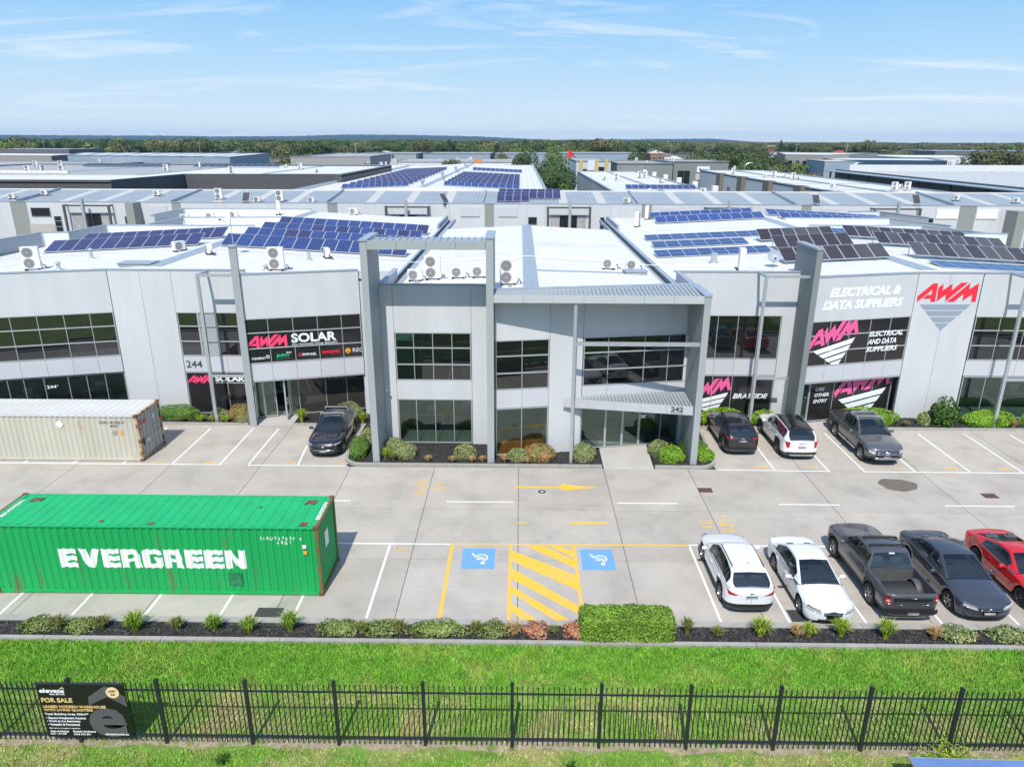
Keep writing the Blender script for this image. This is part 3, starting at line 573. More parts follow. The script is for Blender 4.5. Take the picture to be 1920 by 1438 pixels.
# ---- left unit 244
A = thing('office_warehouse', 'grey office left of the portal with black sign windows and number 244', 'building', (-15, 40, 0))
FS = frame((-15.6, 39.1), (-9.4, 40.73)); F = FS; back(F, 0, 6.6, 2.7, 8.7, A); back(F, 2.05, 6.6, 0, 2.7, A, 1.9)
panel(F, 0, 6.5, Z1, ZT, A); cap(F, -.05, 6.5, ZT, A)
UC = (1.26, 2.63, 4.0, 5.36)
window(F, 0.02, 6.48, Z0, Z1, UC, TR, A, m_vinyl)
ul = (0,)+UC+(6.5,)
for a, c in zip(ul, ul[1:]): panel(F, a, c, 2.75, Z0-.02, A, m_panel2, .01, .12, 'cladding_panel')
b = MB(); b.box(0, 6.5, .02, 1.0, 2.66, 2.74, 0, F); b.build('soffit', m_mgrey, A)
window(F, .06, .5, .12, 2.66, (), (), A, m_glass2, .98); window(F, 2.05, 6.5, .12, 2.66, (2.55, 4.15, 5.4), (), A, mat('grey_shop_glass', (0.038, 0.038, 0.036), 0.03, ior=1.6), .98)
dr = window(F, .5, 1.22, .12, 2.6, (), (), A, m_glass2, .98, name='door'); handle(F, 1.12, 1.1, dr, .92)
p0 = F @ Vector((2.03, .98, 0)); p1 = F @ Vector((1.82, .25, 0)); FD = frame((p1.x, p1.y), (p0.x, p0.y))
dr = window(FD, 0.0, .74, .12, 2.6, (), (), A, m_glass2, name='door'); handle(FD, .08, 1.1, dr)
room(F, .05, 2.0, A, 1.05, 4, 2.7); desk(F, .9, 3.6, A, .9)
emblem(F, .0+.02, 4.70, 2.23, 0, m_pink, m_white, A, .03, tri=False, sy=1.0); letter(F, 'SOLAR', 2.47, 4.90, 2.55, .55, m_sign_white, A, .035, d=.03); letter(F, 'Your Renewable Energy Specialists', 2.47, 4.72, 2.6, .13, m_sign_white, A, .01, .2, .03)
letter(F, 'CLENERGY', .18, 4.02, .78, .13, m_sign_white, A, .02, d=.03)
b = MB(); b.lathe([(.06, -.004), (.1, -.004), (.1, .004), (.06, .004)], 16, 0, onwall(F, 1.08, 4.16, .03)); b.build('logo_ring', m_sign_white, A)
letter(F, 'JinKO', 1.55, 4.06, .72, .22, m_green, A, .03, d=.03); letter(F, 'Solar', 2.1, 4.3, .34, .1, m_sign_white, A, .01, .3, .03); letter(F, 'Building Your Trust in Solar', 1.56, 3.97, .75, .045, m_green, A, 0, d=.03)
b = MB(); b.lathe([(.06, -.004), (.095, -.004), (.095, .004), (.06, .004)], 16, 0, onwall(F, 2.88, 4.16, .03)); b.box(2.83, 2.93, .026, .034, 4.15, 4.17, 0, F); b.build('logo_ring', m_red, A)
letter(F, 'ENPHASE.', 3.02, 4.09, .78, .14, m_sign_white, A, .02, d=.03)
letter(F, 'GOODWE', 4.12, 4.14, 1.02, .17, m_red, A, .045, d=.03); letter(F, 'Smart Energy Innovator', 4.55, 4.08, .58, .04, m_red, A, 0, d=.03)
b = MB(); b.lathe([(0, .004), (.16, .004), (.16, -.004)], 18, 0, onwall(F, 5.62, 4.22, .03)); b.build('logo_disc', m_orange, A)
b = MB()
for k in range(3): b.box(5.57+k*.045, 5.595+k*.045, .018, .024, 4.13-.02*k, 4.24-.02*k, 0, F)
b.build('logo_bars', m_vinyl, A); letter(F, 'REC', 5.9, 4.12, .6, .24, m_sign_white, A, .0, d=.03)
m_pinkshade = mat('shaded_pink_film', (0.50, 0.05, 0.11), 0.4); m_whiteshade = mat('shaded_white_film', (0.42, 0.43, 0.44), 0.4)  # sign pink and white with the recess shade put into the colour
emblem(F, 2.72, 2.25, 1.5, 0, m_pinkshade, m_white, A, .96, tri=False); letter(F, 'SOLAR', 4.32, 2.32, 1.7, .34, m_whiteshade, A, .035, d=.96); letter(F, 'Your Renewable Energy Specialists', 4.32, 2.2, 1.72, .09, m_whiteshade, A, .01, .2, .96)
b = MB(); b.box(-.32, .06, -.2, .32, 0, 10.5, 0, F); b.build('corner_column', m_mgrey, A); b = MB(); b.box(-.36, .1, -.24, .36, 10.5, 10.6, 0, F); b.build('column_cap', m_flash, A)
FQ = frame((-23.9, 40.75), (-15.8, 40.75)); F = FQ; back(F, 0, 8.1, 0, 8.7, A)
for a, c in ((.02, 1.87), (1.87, 3.7)): panel(F, a, c, 0, ZT-.05, A)
panel(F, 3.7, 8.0, Z1, ZT-.05, A); cap(F, 0, 8.0, ZT-.05, A)
window(F, 3.73, 4.95, Z0, Z1, (), TR, A); window(F, 6.0, 7.3, Z0, Z1, (), TR, A); window(F, 4.95, 6.0, Z0, Z1, (), TR, A, m_mgrey); panel(F, 7.3, 8.0, 0, Z1, A)
for a, c in ((3.72, 5.15), (5.15, 6.35), (6.35, 7.3)): panel(F, a, c, 2.78, Z0-.02, A, m_panel2, .01, .12, 'cladding_panel')
window(F, 3.73, 7.3, .1, 2.76, (5.1, 6.2), (), A, m_vinyl)
letter(F, '244', 3.86, 3.05, .95, .42, m_black, A, 0.0, d=-.01)
emblem(F, 3.82, 2.03, 1.55, 0, m_pink, m_white, A, .03, tri=False); letter(F, 'SOLAR', 5.47, 2.16, 1.78, .36, m_sign_white, A, .035, d=.03); letter(F, 'Your Renewable Energy Specialists', 5.47, 2.03, 1.8, .09, m_sign_white, A, .01, .2, .03)
b = MB(); b.box(-18.12, -17.96, 39.33, 39.48, .05, 8.95); b.box(-17.95, -15.9, 39.34, 39.47, 8.8, 8.94); b.box(-18.11, -17.97, 39.49, 40.74, 8.8, 8.94); b.box(-17.95, -15.9, 39.34, 39.47, 2.9, 3.04); b.build('galvanised_frame', m_galv, A)
b = MB(); b.box(-9.4, -7.35, 40.9, 41.1, 0, 8.9); b.box(-7.66, -7.5, 41.2, 75, 0, 8.1); b.box(-21.3, -7.5, 75, 75.2, 0, 8.6); b.build('side_wall', m_wall, A)
b = MB(); b.prism([(-7.65, 66.4), (-7.45, 66.4), (-7.45, 75.2), (-7.65, 75.2)], 5, 8.75); b.build('end_parapet', m_flash, A)
ya = lambda x: 40.95 if x < -15.6 else 39.25+(x+15.6)*.263
roof_sheet(A, [(-21.3, 40.95), (-15.9, 40.95), (-15.6, 39.3), (-9.4, 40.9), (-7.4, 40.9), (-7.4, 75), (-21.3, 75)], zr); ridge_cap(A, -21.3, 41, 75, .5); laps(A, -20.8, -7.5, (47.8, 65.5))
# ---- far left unit
B_ = thing('office_warehouse', 'grey office at the far left edge, its long dark window band above the cream container', 'building', (-30, 40, 0))
FV = frame((-30.1, 39.1), (-23.9, 40.75)); F = FV; back(F, -6, 6.4, 2.9, 8.6, B_); room(F, -6, 6.3, B_); desk(F, -1, 2.5, B_); desk(F, 3, 3, B_)
panel(F, -6, 6.41, Z1, ZT-.05, B_); cap(F, -6, 6.42, ZT-.05, B_)
window(F, -5.9, 6.40, Z0, Z1, (-4.5, -3.1, -1.74, -.38, .98, 2.36, 3.75, 5.12), TR, B_)
ul = (-5.9, -4.5, -3.1, -1.74, -.38, .98, 2.36, 3.75, 5.12, 6.4)
for a, c in zip(ul, ul[1:]): panel(F, a, c, 2.76, Z0-.02, B_, m_panel2, .01, .12, 'cladding_panel')
window(F, -5.9, 6.40, .1, 2.7, (-4.5, -3, -1.2, .1, .95, 2.0, 3.3, 4.3, 5.3), (), B_, m_glass2, .1); letter(F, '244', 2.1, 1.98, .5, .2, m_sign_white, B_, .02, d=.09); letter(F, 'A', 2.63, 2.1, .09, .09, m_sign_white, B_, .02, d=.09)
roof_sheet(B_, [(-36.3, 37.7), (-30.1, 39.3), (-23.9, 40.95), (-21.3, 40.95), (-21.3, 75), (-36.3, 75)], zr); laps(B_, -36, -21.8, (47.8,))
# party walls standing above the roof
m_pale = mat('pale_parapet_lining', (0.62, 0.68, 0.70), 0.5, var=0.08, vscale=0.8)
def upstand(root, p, q, z=9.35, th=.16, m=None):
    Fq = frame(p, q); ln = math.hypot(q[0]-p[0], q[1]-p[1]); b = MB(); b.box(0, ln, 0, th, 7.5, z, 0, Fq); b.build('parapet_wall', m or m_pale, root)
    b = MB(); b.box(-.03, ln+.03, -.04, th+.04, z, z+.05, 0, Fq); b.build('parapet_cap', m_flash, root)
upstand(B_, (-37.2, 40), (-36.3, 54.3), m=m_flash); upstand(B_, (-36.3, 54.4), (-34.4, 54.6)); upstand(B_, (-34.4, 54.7), (-34.2, 59.4), m=m_flash); upstand(B_, (-34.2, 59.5), (-22.0, 59.6))
upstand(B_, (-31.0, 60.4), (-30.7, 65.8), m=m_flash); upstand(B_, (-30.7, 66), (-21.9, 66.6)); upstand(B_, (-34.6, 68.5), (-34.6, 74.6), m=m_flash); upstand(B_, (-34.6, 74.7), (-21.5, 74.8))
# ---- right unit
E_ = thing('office_warehouse', 'grey office right of the portal with white lettered wall and red emblem', 'building', (16, 40, 0))
FB = frame((9.25, 40.8), (16.3, 40.8)); F = FB; back(F, 0, 7.0, 0, 8.6, E_)
panel(F, 0, 7.0, Z1, ZT, E_); cap(F, -.4, 7.0, ZT, E_); panel(F, 0, 1.2, 0, Z1, E_); panel(F, 6.1, 7, 0, Z1, E_)
window(F, 1.2, 6.08, Z0, Z1, (2.39, 3.57, 4.8), (), E_)
for a, c in ((1.2, 2.39), (2.39, 3.57), (3.57, 4.8), (4.8, 6.09)): panel(F, a, c, 2.78, Z0-.02, E_, m_panel2, .01, .12, 'cladding_panel')
window(F, 1.2, 6.08, .1, 2.76, (2.4, 3.58, 4.8), (), E_, m_vinyl); emblem(F, .95, 1.1, 2.75, R(15), m_pink2, m_sign_white, E_, .03, (1.25, 6, .15, 2.72)); letter(F, 'BRAESIDE', 3.72, 1.27, 2.12, .33, m_sign_white, E_, .03, .25, .03)
b = MB(); b.box(16.08, 16.4, 38.9, 41.9, 0, 10.5); b.build('blade_wall', m_dgrey, E_); b = MB(); b.box(16.04, 16.44, 38.86, 41.94, 10.5, 10.6); b.build('blade_cap', m_flash, E_)
b = MB(); b.box(13.6, 13.76, 39.33, 39.48, .05, 9.05); b.box(13.77, 16.07, 39.34, 39.47, 8.9, 9.04); b.box(13.61, 13.75, 39.49, 40.78, 8.9, 9.04); b.box(13.77, 15.5, 39.34, 39.47, 2.98, 3.13); b.build('galvanised_frame', m_galv, E_)
FE = frame((16.4, 39.23), (22.85, 40.87)); F = FE; back(F, .1, 6.6, 2.7, 8.7, E_); back(F, 1, 6.6, 0, 2.7, E_, 1.9); room(F, .1, .95, E_, .6, 3)
panel(F, 0, 6.66, Z1, ZT, E_); cap(F, 0, 6.7, ZT, E_); window(F, 0.02, 6.64, Z0, Z1, (1.34, 2.66, 4.0, 5.35), TR, E_, m_vinyl)
ul = (0, 1.34, 2.66, 4.0, 5.35, 6.66)
for a, c in zip(ul, ul[1:]): panel(F, a, c, 2.82, Z0-.02, E_, m_panel2, .01, .12, 'cladding_panel')
b = MB(); b.box(0, 6.66, .02, .6, 2.72, 2.8, 0, F); b.build('soffit', m_mgrey, E_)
window(F, .95, 6.64, .12, 2.72, (2.6, 4.0, 5.3), (), E_, m_vinyl, .5); dr = window(F, .05, .95, .12, 2.7, (), (), E_, m_glass2, .5, name='door'); handle(F, .15, 1.1, dr, .45)
letter(F, 'ELECTRICAL &', .95, 7.78, 4.7, .55, m_sign_white, E_, .062, .24); letter(F, 'DATA SUPPLIERS', .6, 7.06, 5.3, .55, m_sign_white, E_, .062, .24)
emblem(F, .14, 4.78, 3.22, R(14), m_pink2, m_sign_white, E_, -.024, (.03, 6.5, 3.82, 6.42))
for k, (s, w_) in enumerate((('ELECTRICAL', 2.3), ('AND DATA', 1.95), ('SUPPLIERS', 2.15))): letter(F, s, 3.98-.03*k, 5.36-k*.46, w_, .31, m_sign_white, E_, .03, .25, -.024)
for k, (s, w_) in enumerate((('USE', .62), ('OTHER', .98), ('ENTRY', .95))): letter(F, s, 1.32-.02*k, 2.06-k*.38, w_, .22, m_sign_white, E_, .02, .2, .48)
emblem(F, 2.72, 1.5, 3.85, R(9), m_pink2, m_sign_white, E_, .48, (2.6, 6.6, .2, 2.7))
FP = frame((22.85, 40.87), (26.6, 40.87)); F = FP; back(F, 0, 3.75, 0, 8.7, E_); panel(F, .02, 1.85, 0, ZT, E_); panel(F, 1.85, 3.7, 0, ZT, E_); cap(F, .02, 3.7, ZT, E_)
emblem(F, .167, 7.27, 3.4, 0, m_red, m_signgrey, E_)
b = MB(); b.box(8.95, 9.13, 37.0, 40.7, 0, 8.95); b.box(8.95, 9.1, 40.9, 75, 0, 8.1); b.box(9.1, 23.5, 75, 75.2, 0, 8.6); b.build('side_wall', m_wall, E_); b = MB(); b.box(8.9, 9.18, 36.98, 40.7, 8.95, 9.02); b.build('parapet_cap', m_flash, E_)
b = MB(); b.prism([(8.88, 66.4), (9.08, 66.4), (9.08, 75.2), (8.88, 75.2)], 5, 8.75); b.build('end_parapet', m_flash, E_)
roof_sheet(E_, [(8.95, 41), (16.4, 41), (16.4, 39.4), (22.85, 41.05), (23.5, 41.05), (23.5, 75), (8.95, 75)], zr); ridge_cap(E_, 23.5, 41.1, 75, .5); laps(E_, 9.1, 23.0, (48, 64, 66.8))
# ---- far right unit
G_ = thing('office_warehouse', 'grey office at the far right edge with dark windows above a low bright hedge', 'building', (30, 41, 0))
F = frame((26.6, 40.87), (38, 40.87)); back(F, 0, 11, 2.9, 8.7, G_); room(F, .05, 10.8, G_); desk(F, 4.5, 2.6, G_); panel(F, 0, 11, Z1, ZT, G_); cap(F, -.05, 11, ZT, G_); window(F, .03, 10.5, Z0, Z1, (1.5, 3, 4.5, 6, 7.5, 9), TR, G_)
for k in range(7): panel(F, k*1.5, k*1.5+1.5, 2.8, Z0-.02, G_, m_panel2, .01, .12, 'cladding_panel')
window(F, .03, 10.5, .1, 2.76, (1.4, 2.6, 4.2, 5.6, 7), (), G_, m_glass2)
b = MB(); b.box(28.0, 28.16, 39.33, 39.48, .05, 9.05); b.box(28.17, 30.5, 39.34, 39.47, 8.9, 9.04); b.box(28.01, 28.15, 39.49, 40.8, 8.9, 9.04); b.box(28.17, 30.2, 39.34, 39.47, 2.98, 3.13); b.build('galvanised_frame', m_galv, G_)
roof_sheet(G_, [(23.5, 41.05), (38, 41.05), (38, 75), (23.5, 75)], zr); laps(G_, 24, 37, (49, 62.5))
upstand(G_, (36.3, 52.3), (37.5, 47), m=m_flash); upstand(G_, (24.6, 61.8), (34.0, 61.8)); upstand(G_, (24.7, 68), (34.3, 67.8)); upstand(G_, (34.2, 61.7), (36.4, 56.6), m=m_mgrey); upstand(G_, (34.5, 56.5), (37.8, 56.4)); upstand(G_, (34.3, 67.7), (36.5, 62), m=m_mgrey); upstand(G_, (36.6, 74.6), (38.4, 69), m=m_mgrey); upstand(G_, (33.5, 74.7), (36.5, 74.7))
# ---------------------------------------------------------------- solar arrays
def pv_mat(name, c, grid, dots=False, nx=6, ny=10, var=0.12):
    """cell colour with thin conductor lines, from the panel's own generated coordinates"""
    m = bpy.data.materials.new(name); m.use_nodes = True; t = m.node_tree; b = t.nodes['Principled BSDF']; L = t.links.new
    b.inputs['Roughness'].default_value = 0.16; b.inputs['IOR'].default_value = 1.45
    uv = N(t, 'ShaderNodeTexCoord'); sp = N(t, 'ShaderNodeSeparateXYZ'); L(uv.outputs['UV'], sp.inputs[0])
    def lines(sock, n, wd):
        a = N(t, 'ShaderNodeMath', operation='MULTIPLY'); L(sock, a.inputs[0]); a.inputs[1].default_value = n
        f = N(t, 'ShaderNodeMath', operation='FRACT'); L(a.outputs[0], f.inputs[0])
        s = N(t, 'ShaderNodeMath', operation='SUBTRACT'); L(f.outputs[0], s.inputs[0]); s.inputs[1].default_value = 0.5
        q = N(t, 'ShaderNodeMath', operation='ABSOLUTE'); L(s.outputs[0], q.inputs[0])
        return q.outputs[0]
    ax, ay = lines(sp.outputs[0], nx, 0), lines(sp.outputs[1], ny, 0)
    if dots:
        a = N(t, 'ShaderNodeMath', operation='ADD'); L(ax, a.inputs[0]); L(ay, a.inputs[1]); th = 0.76
    else:
        a = N(t, 'ShaderNodeMath', operation='MAXIMUM'); L(ax, a.inputs[0]); L(ay, a.inputs[1]); th = 0.462
    g = N(t, 'ShaderNodeMath', operation='GREATER_THAN'); L(a.outputs[0], g.inputs[0]); g.inputs[1].default_value = th
    oi = N(t, 'ShaderNodeObjectInfo'); mr = N(t, 'ShaderNodeMapRange'); L(oi.outputs['Random'], mr.inputs[0]); mr.inputs[3].default_value = 1-var*2; mr.inputs[4].default_value = 1+var
    sc_ = N(t, 'ShaderNodeVectorMath', operation='SCALE'); sc_.inputs[0].default_value = c; L(mr.outputs[0], sc_.inputs['Scale'])
    mi = N(t, 'ShaderNodeMix', data_type='RGBA'); L(g.outputs[0], mi.inputs['Factor']); L(sc_.outputs[0], mi.inputs['A']); mi.inputs['B'].default_value = (*grid, 1)
    L(mi.outputs['Result'], b.inputs['Base Color']); return m
m_pvblue = pv_mat('blue_cells', (0.020, 0.040, 0.165), (0.16, 0.22, 0.36), nx=6, ny=10)
m_pvpurp = pv_mat('indigo_cells', (0.028, 0.030, 0.105), (0.14, 0.15, 0.26), nx=6, ny=10)
m_pvbrown = pv_mat('dark_mono_cells', (0.030, 0.025, 0.028), (0.42, 0.42, 0.43), True, 6, 12, .15)
m_pvdark = pv_mat('dark_plum_cells', (0.034, 0.026, 0.034), (0.12, 0.11, 0.13), False, 6, 10, .12)
m_pvsky = pv_mat('bright_blue_cells', (0.016, 0.042, 0.165), (0.17, 0.23, 0.38), nx=5, ny=2)
m_pvlines = pv_mat('striped_blue_cells', (0.022, 0.048, 0.20), (0.30, 0.36, 0.50), nx=5, ny=1)
m_pvframe = mat('panel_frame', (0.62, 0.63, 0.64), 0.35, metal=0.5)
PVM = {}
def pv_mesh(w_, h_, m):
    k = (w_, h_, m.name)
    if k in PVM: return PVM[k]
    b = MB(); e = .028
    b.box(0, w_, 0, h_, -.04, 0, 0)
    i = len(b.f); b.face([(e, e, .003), (w_-e, e, .003), (w_-e, h_-e, .003), (e, h_-e, .003)], 1)
    me = b.mesh('solar_panel', [m_pvframe, m]); uv = me.uv_layers.new(name='UVMap')
    p = me.polygons[i]
    for li, c in zip(p.loop_indices, ((0, 0), (1, 0), (1, 1), (0, 1))): uv.data[li].uv = c
    PVM[k] = me; return me
def array(label, x0, y0, n, w_, h_, tilt, ms, zf=None, lift=.12, group=None, slope=None, legs=True, pitch=None, name='solar_array'):
    """row of tilted panels; its base follows the roof's cross fall"""
    zf = zf or zr; pitch = pitch or w_+.02; x1 = x0+n*pitch
    sl = math.atan2(zf(x1)-zf(x0), x1-x0) if slope is None else slope
    t = thing(name, label, 'solar panels', (x0, y0, zf(x0)), 0, group); t.rotation_euler = (0, -sl, 0)
    for k in range(n):
        m = ms[k % len(ms)] if not callable(ms) else ms(k)
        put('solar_panel', pv_mesh(w_, h_, m), t, (k*pitch, 0, lift), (tilt, 0, 0))
    b = MB(); ct, st = math.cos(tilt), math.sin(tilt)
    for f in (.2, .8): b.box(0, n*pitch, h_*f*ct-.02, h_*f*ct+.02, lift+h_*f*st-.1, lift+h_*f*st-.05)
    if legs:
        for k in range(0, n+1, 2):
            x = min(max(k*pitch, .1), n*pitch-.1)
            b.box(x-.02, x+.02, h_*.8*ct-.02, h_*.8*ct+.02, 0, lift+h_*.8*st-.1); b.box(x-.02, x+.02, -.15, h_*.85*ct, .01, .05)
    b.build('mounting_rail', m_galv, t, world=False); return t
pick = lambda a, b_, p, sd: (lambda k, r=random.Random(sd): b_ if r.random() < p else a)
T22 = R(22)
GL = 'solar rows on the left roofs'; GR = 'solar rows on the right roofs'
array('front row of indigo panels on the far left roof behind the tall twin fan unit', -33.4, 49.8, 11, .98, 1.65, T22, [m_pvpurp], group=GL)
array('rear row of indigo panels on the far left roof, up against the pale parapets', -33.2, 53.6, 11, .98, 1.65, T22, [m_pvpurp], group=GL)
for k, (y, lb) in enumerate(((49.4, 'nearest of four blue panel rows left of the portal frame'), (53.3, 'second of four blue panel rows left of the portal frame, one up from the nearest'), (57.0, 'third of four blue panel rows left of the portal frame, next to the rearmost'), (61.4, 'rearmost of four blue panel rows left of the portal frame'))):
    array(lb, -20.7, y, 13, .965, 1.65, T22, pick(m_pvblue, m_pvpurp, .22 if k else .12, 11+k), group=GL)
array('upper rear row of striped blue panels at the back of the right roof', 13.2, 73.3, 10, 1.01, 1.65, R(17), [m_pvlines], group=GR); array('lower row of striped blue panels near the back of the right roof', 13.05, 69.4, 10, 1.01, 1.65, R(17), [m_pvlines], group=GR)
array('rear row of striped blue panels beyond the right roof ridge', 24.9, 73.2, 11, 1.02, 1.65, R(17), [m_pvlines], group=GR); array('front row of striped blue panels beyond the right roof ridge above a parapet', 25.1, 70.0, 11, 1.02, 1.65, R(17), [m_pvlines], group=GR)
array('front row of low flat blue panels beside the right box gutter', 9.5, 49.5, 8, .98, 1.7, R(8), [m_pvsky], group=GR, lift=.08); array('middle short row of low flat blue panels beside the right box gutter', 10.1, 53.9, 7, .99, 1.7, R(8), [m_pvsky], group=GR, lift=.08)
array('long rear row of low flat blue panels running behind the dark panels', 10.2, 58.0, 13, 1.04, 1.7, R(8), [m_pvsky], group=GR, lift=.08)
array('nearest row of dark dotted panels right behind the dark blade wall', 16.6, 44.9, 7, .92, 1.6, R(24), pick(m_pvbrown, m_pvdark, .35, 4), group=GR, lift=.2)
array('middle row of dark panels behind the dark blade wall, left of the ridge', 18.0, 50.5, 6, .88, 1.6, R(24), pick(m_pvdark, m_pvbrown, .5, 5), group=GR, lift=.2); array('rear row of dark panels left of the ridge, in front of flat blue ones', 18.2, 54.6, 6, .93, 1.6, R(24), pick(m_pvdark, m_pvbrown, .5, 6), group=GR, lift=.2)
array('nearest row of dark panels right of the ridge, over a flat blue row', 25.2, 45.8, 13, .90, 1.6, R(24), pick(m_pvdark, m_pvbrown, .4, 7), group=GR, lift=.25); array('middle row of dotted dark panels right of the ridge', 25.7, 51.8, 10, .92, 1.6, R(24), pick(m_pvbrown, m_pvdark, .3, 8), group=GR, lift=.25)
array('rear row of dark panels right of the ridge under the parapet', 25.1, 55.6, 10, .93, 1.6, R(24), pick(m_pvdark, m_pvbrown, .3, 9), group=GR, lift=.25)
array('flat blue panel row along the front edge of the far right roof', 25.0, 42.2, 9, 1.03, 1.9, R(4), [m_pvsky], group=GR, lift=.06, legs=False); array('pair of flat blue panels tucked behind the dark rows by the ridge', 24.2, 61.0 - 1.9, 4, 1.0, 1.65, R(8), [m_pvsky], group=GR, lift=.08)
# ---------------------------------------------------------------- air conditioners, vents and dishes
m_ac = mat('cream_metal', (0.74, 0.73, 0.70), 0.45, var=0.03, vscale=3); m_fan = mat('fan_grille_dark', (0.10, 0.10, 0.105), 0.6); m_fan2 = mat('fan_grille_wire', (0.38, 0.38, 0.38), 0.5)
AC_M = {}
def ac_parts(w_, d_, h_, fans):
    k = (w_, d_, h_, fans)
    if k in AC_M: return AC_M[k]
    res = []
    b = MB(); b.box(-w_/2, w_/2, -d_/2, d_/2, .1, .1+h_); b.box(-w_/2-.004, w_/2+.004, -d_/2-.006, d_/2+.004, .1+h_-.05, .1+h_+.006); b.box(w_/2, w_/2+.06, -.05, .12, .2, .45); res.append(('casing', b.mesh('casing', m_ac)))
    r = min(h_/fans, w_*.72)*.43
    for f in range(fans):
        zc = .1+h_*(f+.5)/fans; xc = -w_*.12
        M_ = Matrix.Translation((xc, -d_/2-.008, zc)) @ Matrix.Rotation(R(90), 4, 'X')
        b = MB(); b.lathe([(0, .0), (r, .0), (r+.02, -.01)], 20, 0, M_)
        for q in (.35, .6, .82, .98): b.lathe([(r*q-.012, .006), (r*q-.012, .016), (r*q+.012, .016), (r*q+.012, .006)], 18, 1, M_)
        for q in range(4):
            a = q*math.pi/4; b.box(-r, r, -.008, .008, .012, .02, 1, M_ @ Matrix.Rotation(a, 4, 'Z'))
        b.lathe([(0, .022), (r*.2, .022), (r*.2, 0)], 12, 1, M_); res.append(('fan_grille', b.mesh('fan_grille', [m_fan, m_fan2])))
    b = MB(); b.box(-w_*.42, -w_*.32, -d_*.75, d_*.75, 0, .1); b.box(w_*.32, w_*.42, -d_*.75, d_*.75, 0, .1); res.append(('foot', b.mesh('foot', m_rubber)))
    b = MB(); b.path([(w_/2+.03, .05, .3), (w_/2+.18, .08, .25), (w_/2+.22, .12, .05), (w_/2+.4, .3, .03)], .028, 6); res.append(('pipe', b.mesh('pipe', m_rubber)))
    AC_M[k] = res; return res
def ac(x, y, label, rz=0, big=False, zf=None, sl=0, tiny=False):
    z = (zf or zr)(x)+.005
    t = thing('air_conditioner', label, 'air conditioner', (x, y, z), rz, 'air conditioning units on the roofs')
    dims = (.90, .34, 1.26, 2) if big else (.80, .30, .56, 1)
    for nm, me in ac_parts(*dims): put(nm, me, t)
    return t
ac(-6.0, 40.5, 'small single fan unit nearest the left gutter inside the portal frame'); ac(-5.0, 40.75, 'tall twin fan unit seen through the portal frame', big=True); ac(-3.55, 40.75, 'small single fan unit right of the twin fan one in the portal frame')
ac(-2.35, 40.65, 'small single fan unit half hidden by the right portal column'); ac(-.62, 38.15, 'tall twin fan unit just right of the right portal column', big=True)
ac(5.5, 44.3, 'left of two small fan units near the right gutter of the white gable roof'); ac(7.0, 44.4, 'right of two small fan units near the right gutter of the white gable roof')
ac(-28.9, 41.9, 'tall twin fan unit at the front edge of the far left roof', R(20), True); ac(-22.6, 47.3, 'unit turned sideways at the end of the indigo panels', R(60)); ac(-20.1, 46.1, 'unit turned sideways just right of the left ridge cap', R(-60))
ac(-14.4, 42.0, 'tall twin fan unit on the left roof above the white tagline sign', R(8), True); ac(-12.8, 47.3, 'unit with a blue side in front of the blue panels', R(-65)); ac(13.45, 43.4, 'tall narrow unit seen edge on at the right roof front', R(80), True)
ac(-17.0, 75.1-.9, 'lone unit on the far end of the left white roof'); ac(11.0, 68.2, 'slim unit standing before the rear striped panels', R(70), True); ac(12.9, 74.0, 'slim unit behind another by the rear striped panels', R(70), True)
ac(-24.3, 73.0, 'tall slim unit at the top of the left ridge', R(-70), True); ac(-30.6, 71.5, 'right one of three low units on the rear far left roof'); ac(-33.0, 71.2, 'left one of three low units on the rear far left roof'); ac(-28.4, 71.8, 'unit in the middle of the rear far left roof')
def vent(x, y, label, h=.55, r=.11, cap_=True, m=None):
    t = thing('roof_vent', label, 'vent pipe', (x, y, zr(x)), 0, 'vent pipes on the roofs')
    b = MB(); b.lathe([(r*1.9, 0), (r*1.7, .03), (r, .06), (r, h)], 12); b.build('flue', m or m_galv, t, world=False)
    b = MB(); b.lathe([(r*1.7, h+.02), (0, h+.16)] if cap_ else [(r*1.1, h-.02), (r*1.1, h+.06), (0, h+.06)], 12); b.build('cowl', m_galv, t, world=False)
vent(-27.7, 45.9, 'thin capped vent pipe in front of the indigo panels'); vent(-27.1, 41.5, 'short capped vent beside the far left twin fan unit', .35); vent(-13.65, 46.1, 'vent pipe before the blue panels on the left roof', .5, cap_=False); vent(-15.0, 41.9, 'low capped vent at the front of the left roof', .2, .13)
vent(-5.6, 38.3, 'small capped vent behind the parapet inside the portal', .25); vent(12.7, 46.9, 'fat galvanised vent before the flat blue panels on the right', .55, .2, False); vent(-.5, 36.2, 'short white vent at the foot of the right portal column', .3, .08, False, m_white)
def hatch(x, y, label, rz, w_=1.2, l_=.9):
    t = thing('roof_hatch', label, 'roof hatch', (x, y, zr(x)), rz); b = MB(); b.box(-w_/2, w_/2, -l_/2, l_/2, 0, .16); b.build('curb', m_mgrey, t, world=False); b = MB(); b.box(-w_/2-.05, w_/2+.05, -l_/2-.05, l_/2+.05, .16, .22); b.build('lid', m_flash, t, world=False)
hatch(-22.4, 41.6, 'low grey roof hatch beside the left ridge cap', 0, 1.9, 1.0); hatch(7.0, 43.3, 'low grey roof hatch by the right gutter below two fan units', R(8), 1.3, .8); hatch(11.0, 42.2, 'flat grey roof hatch just behind the right front parapet', 0, 1.6, .7)
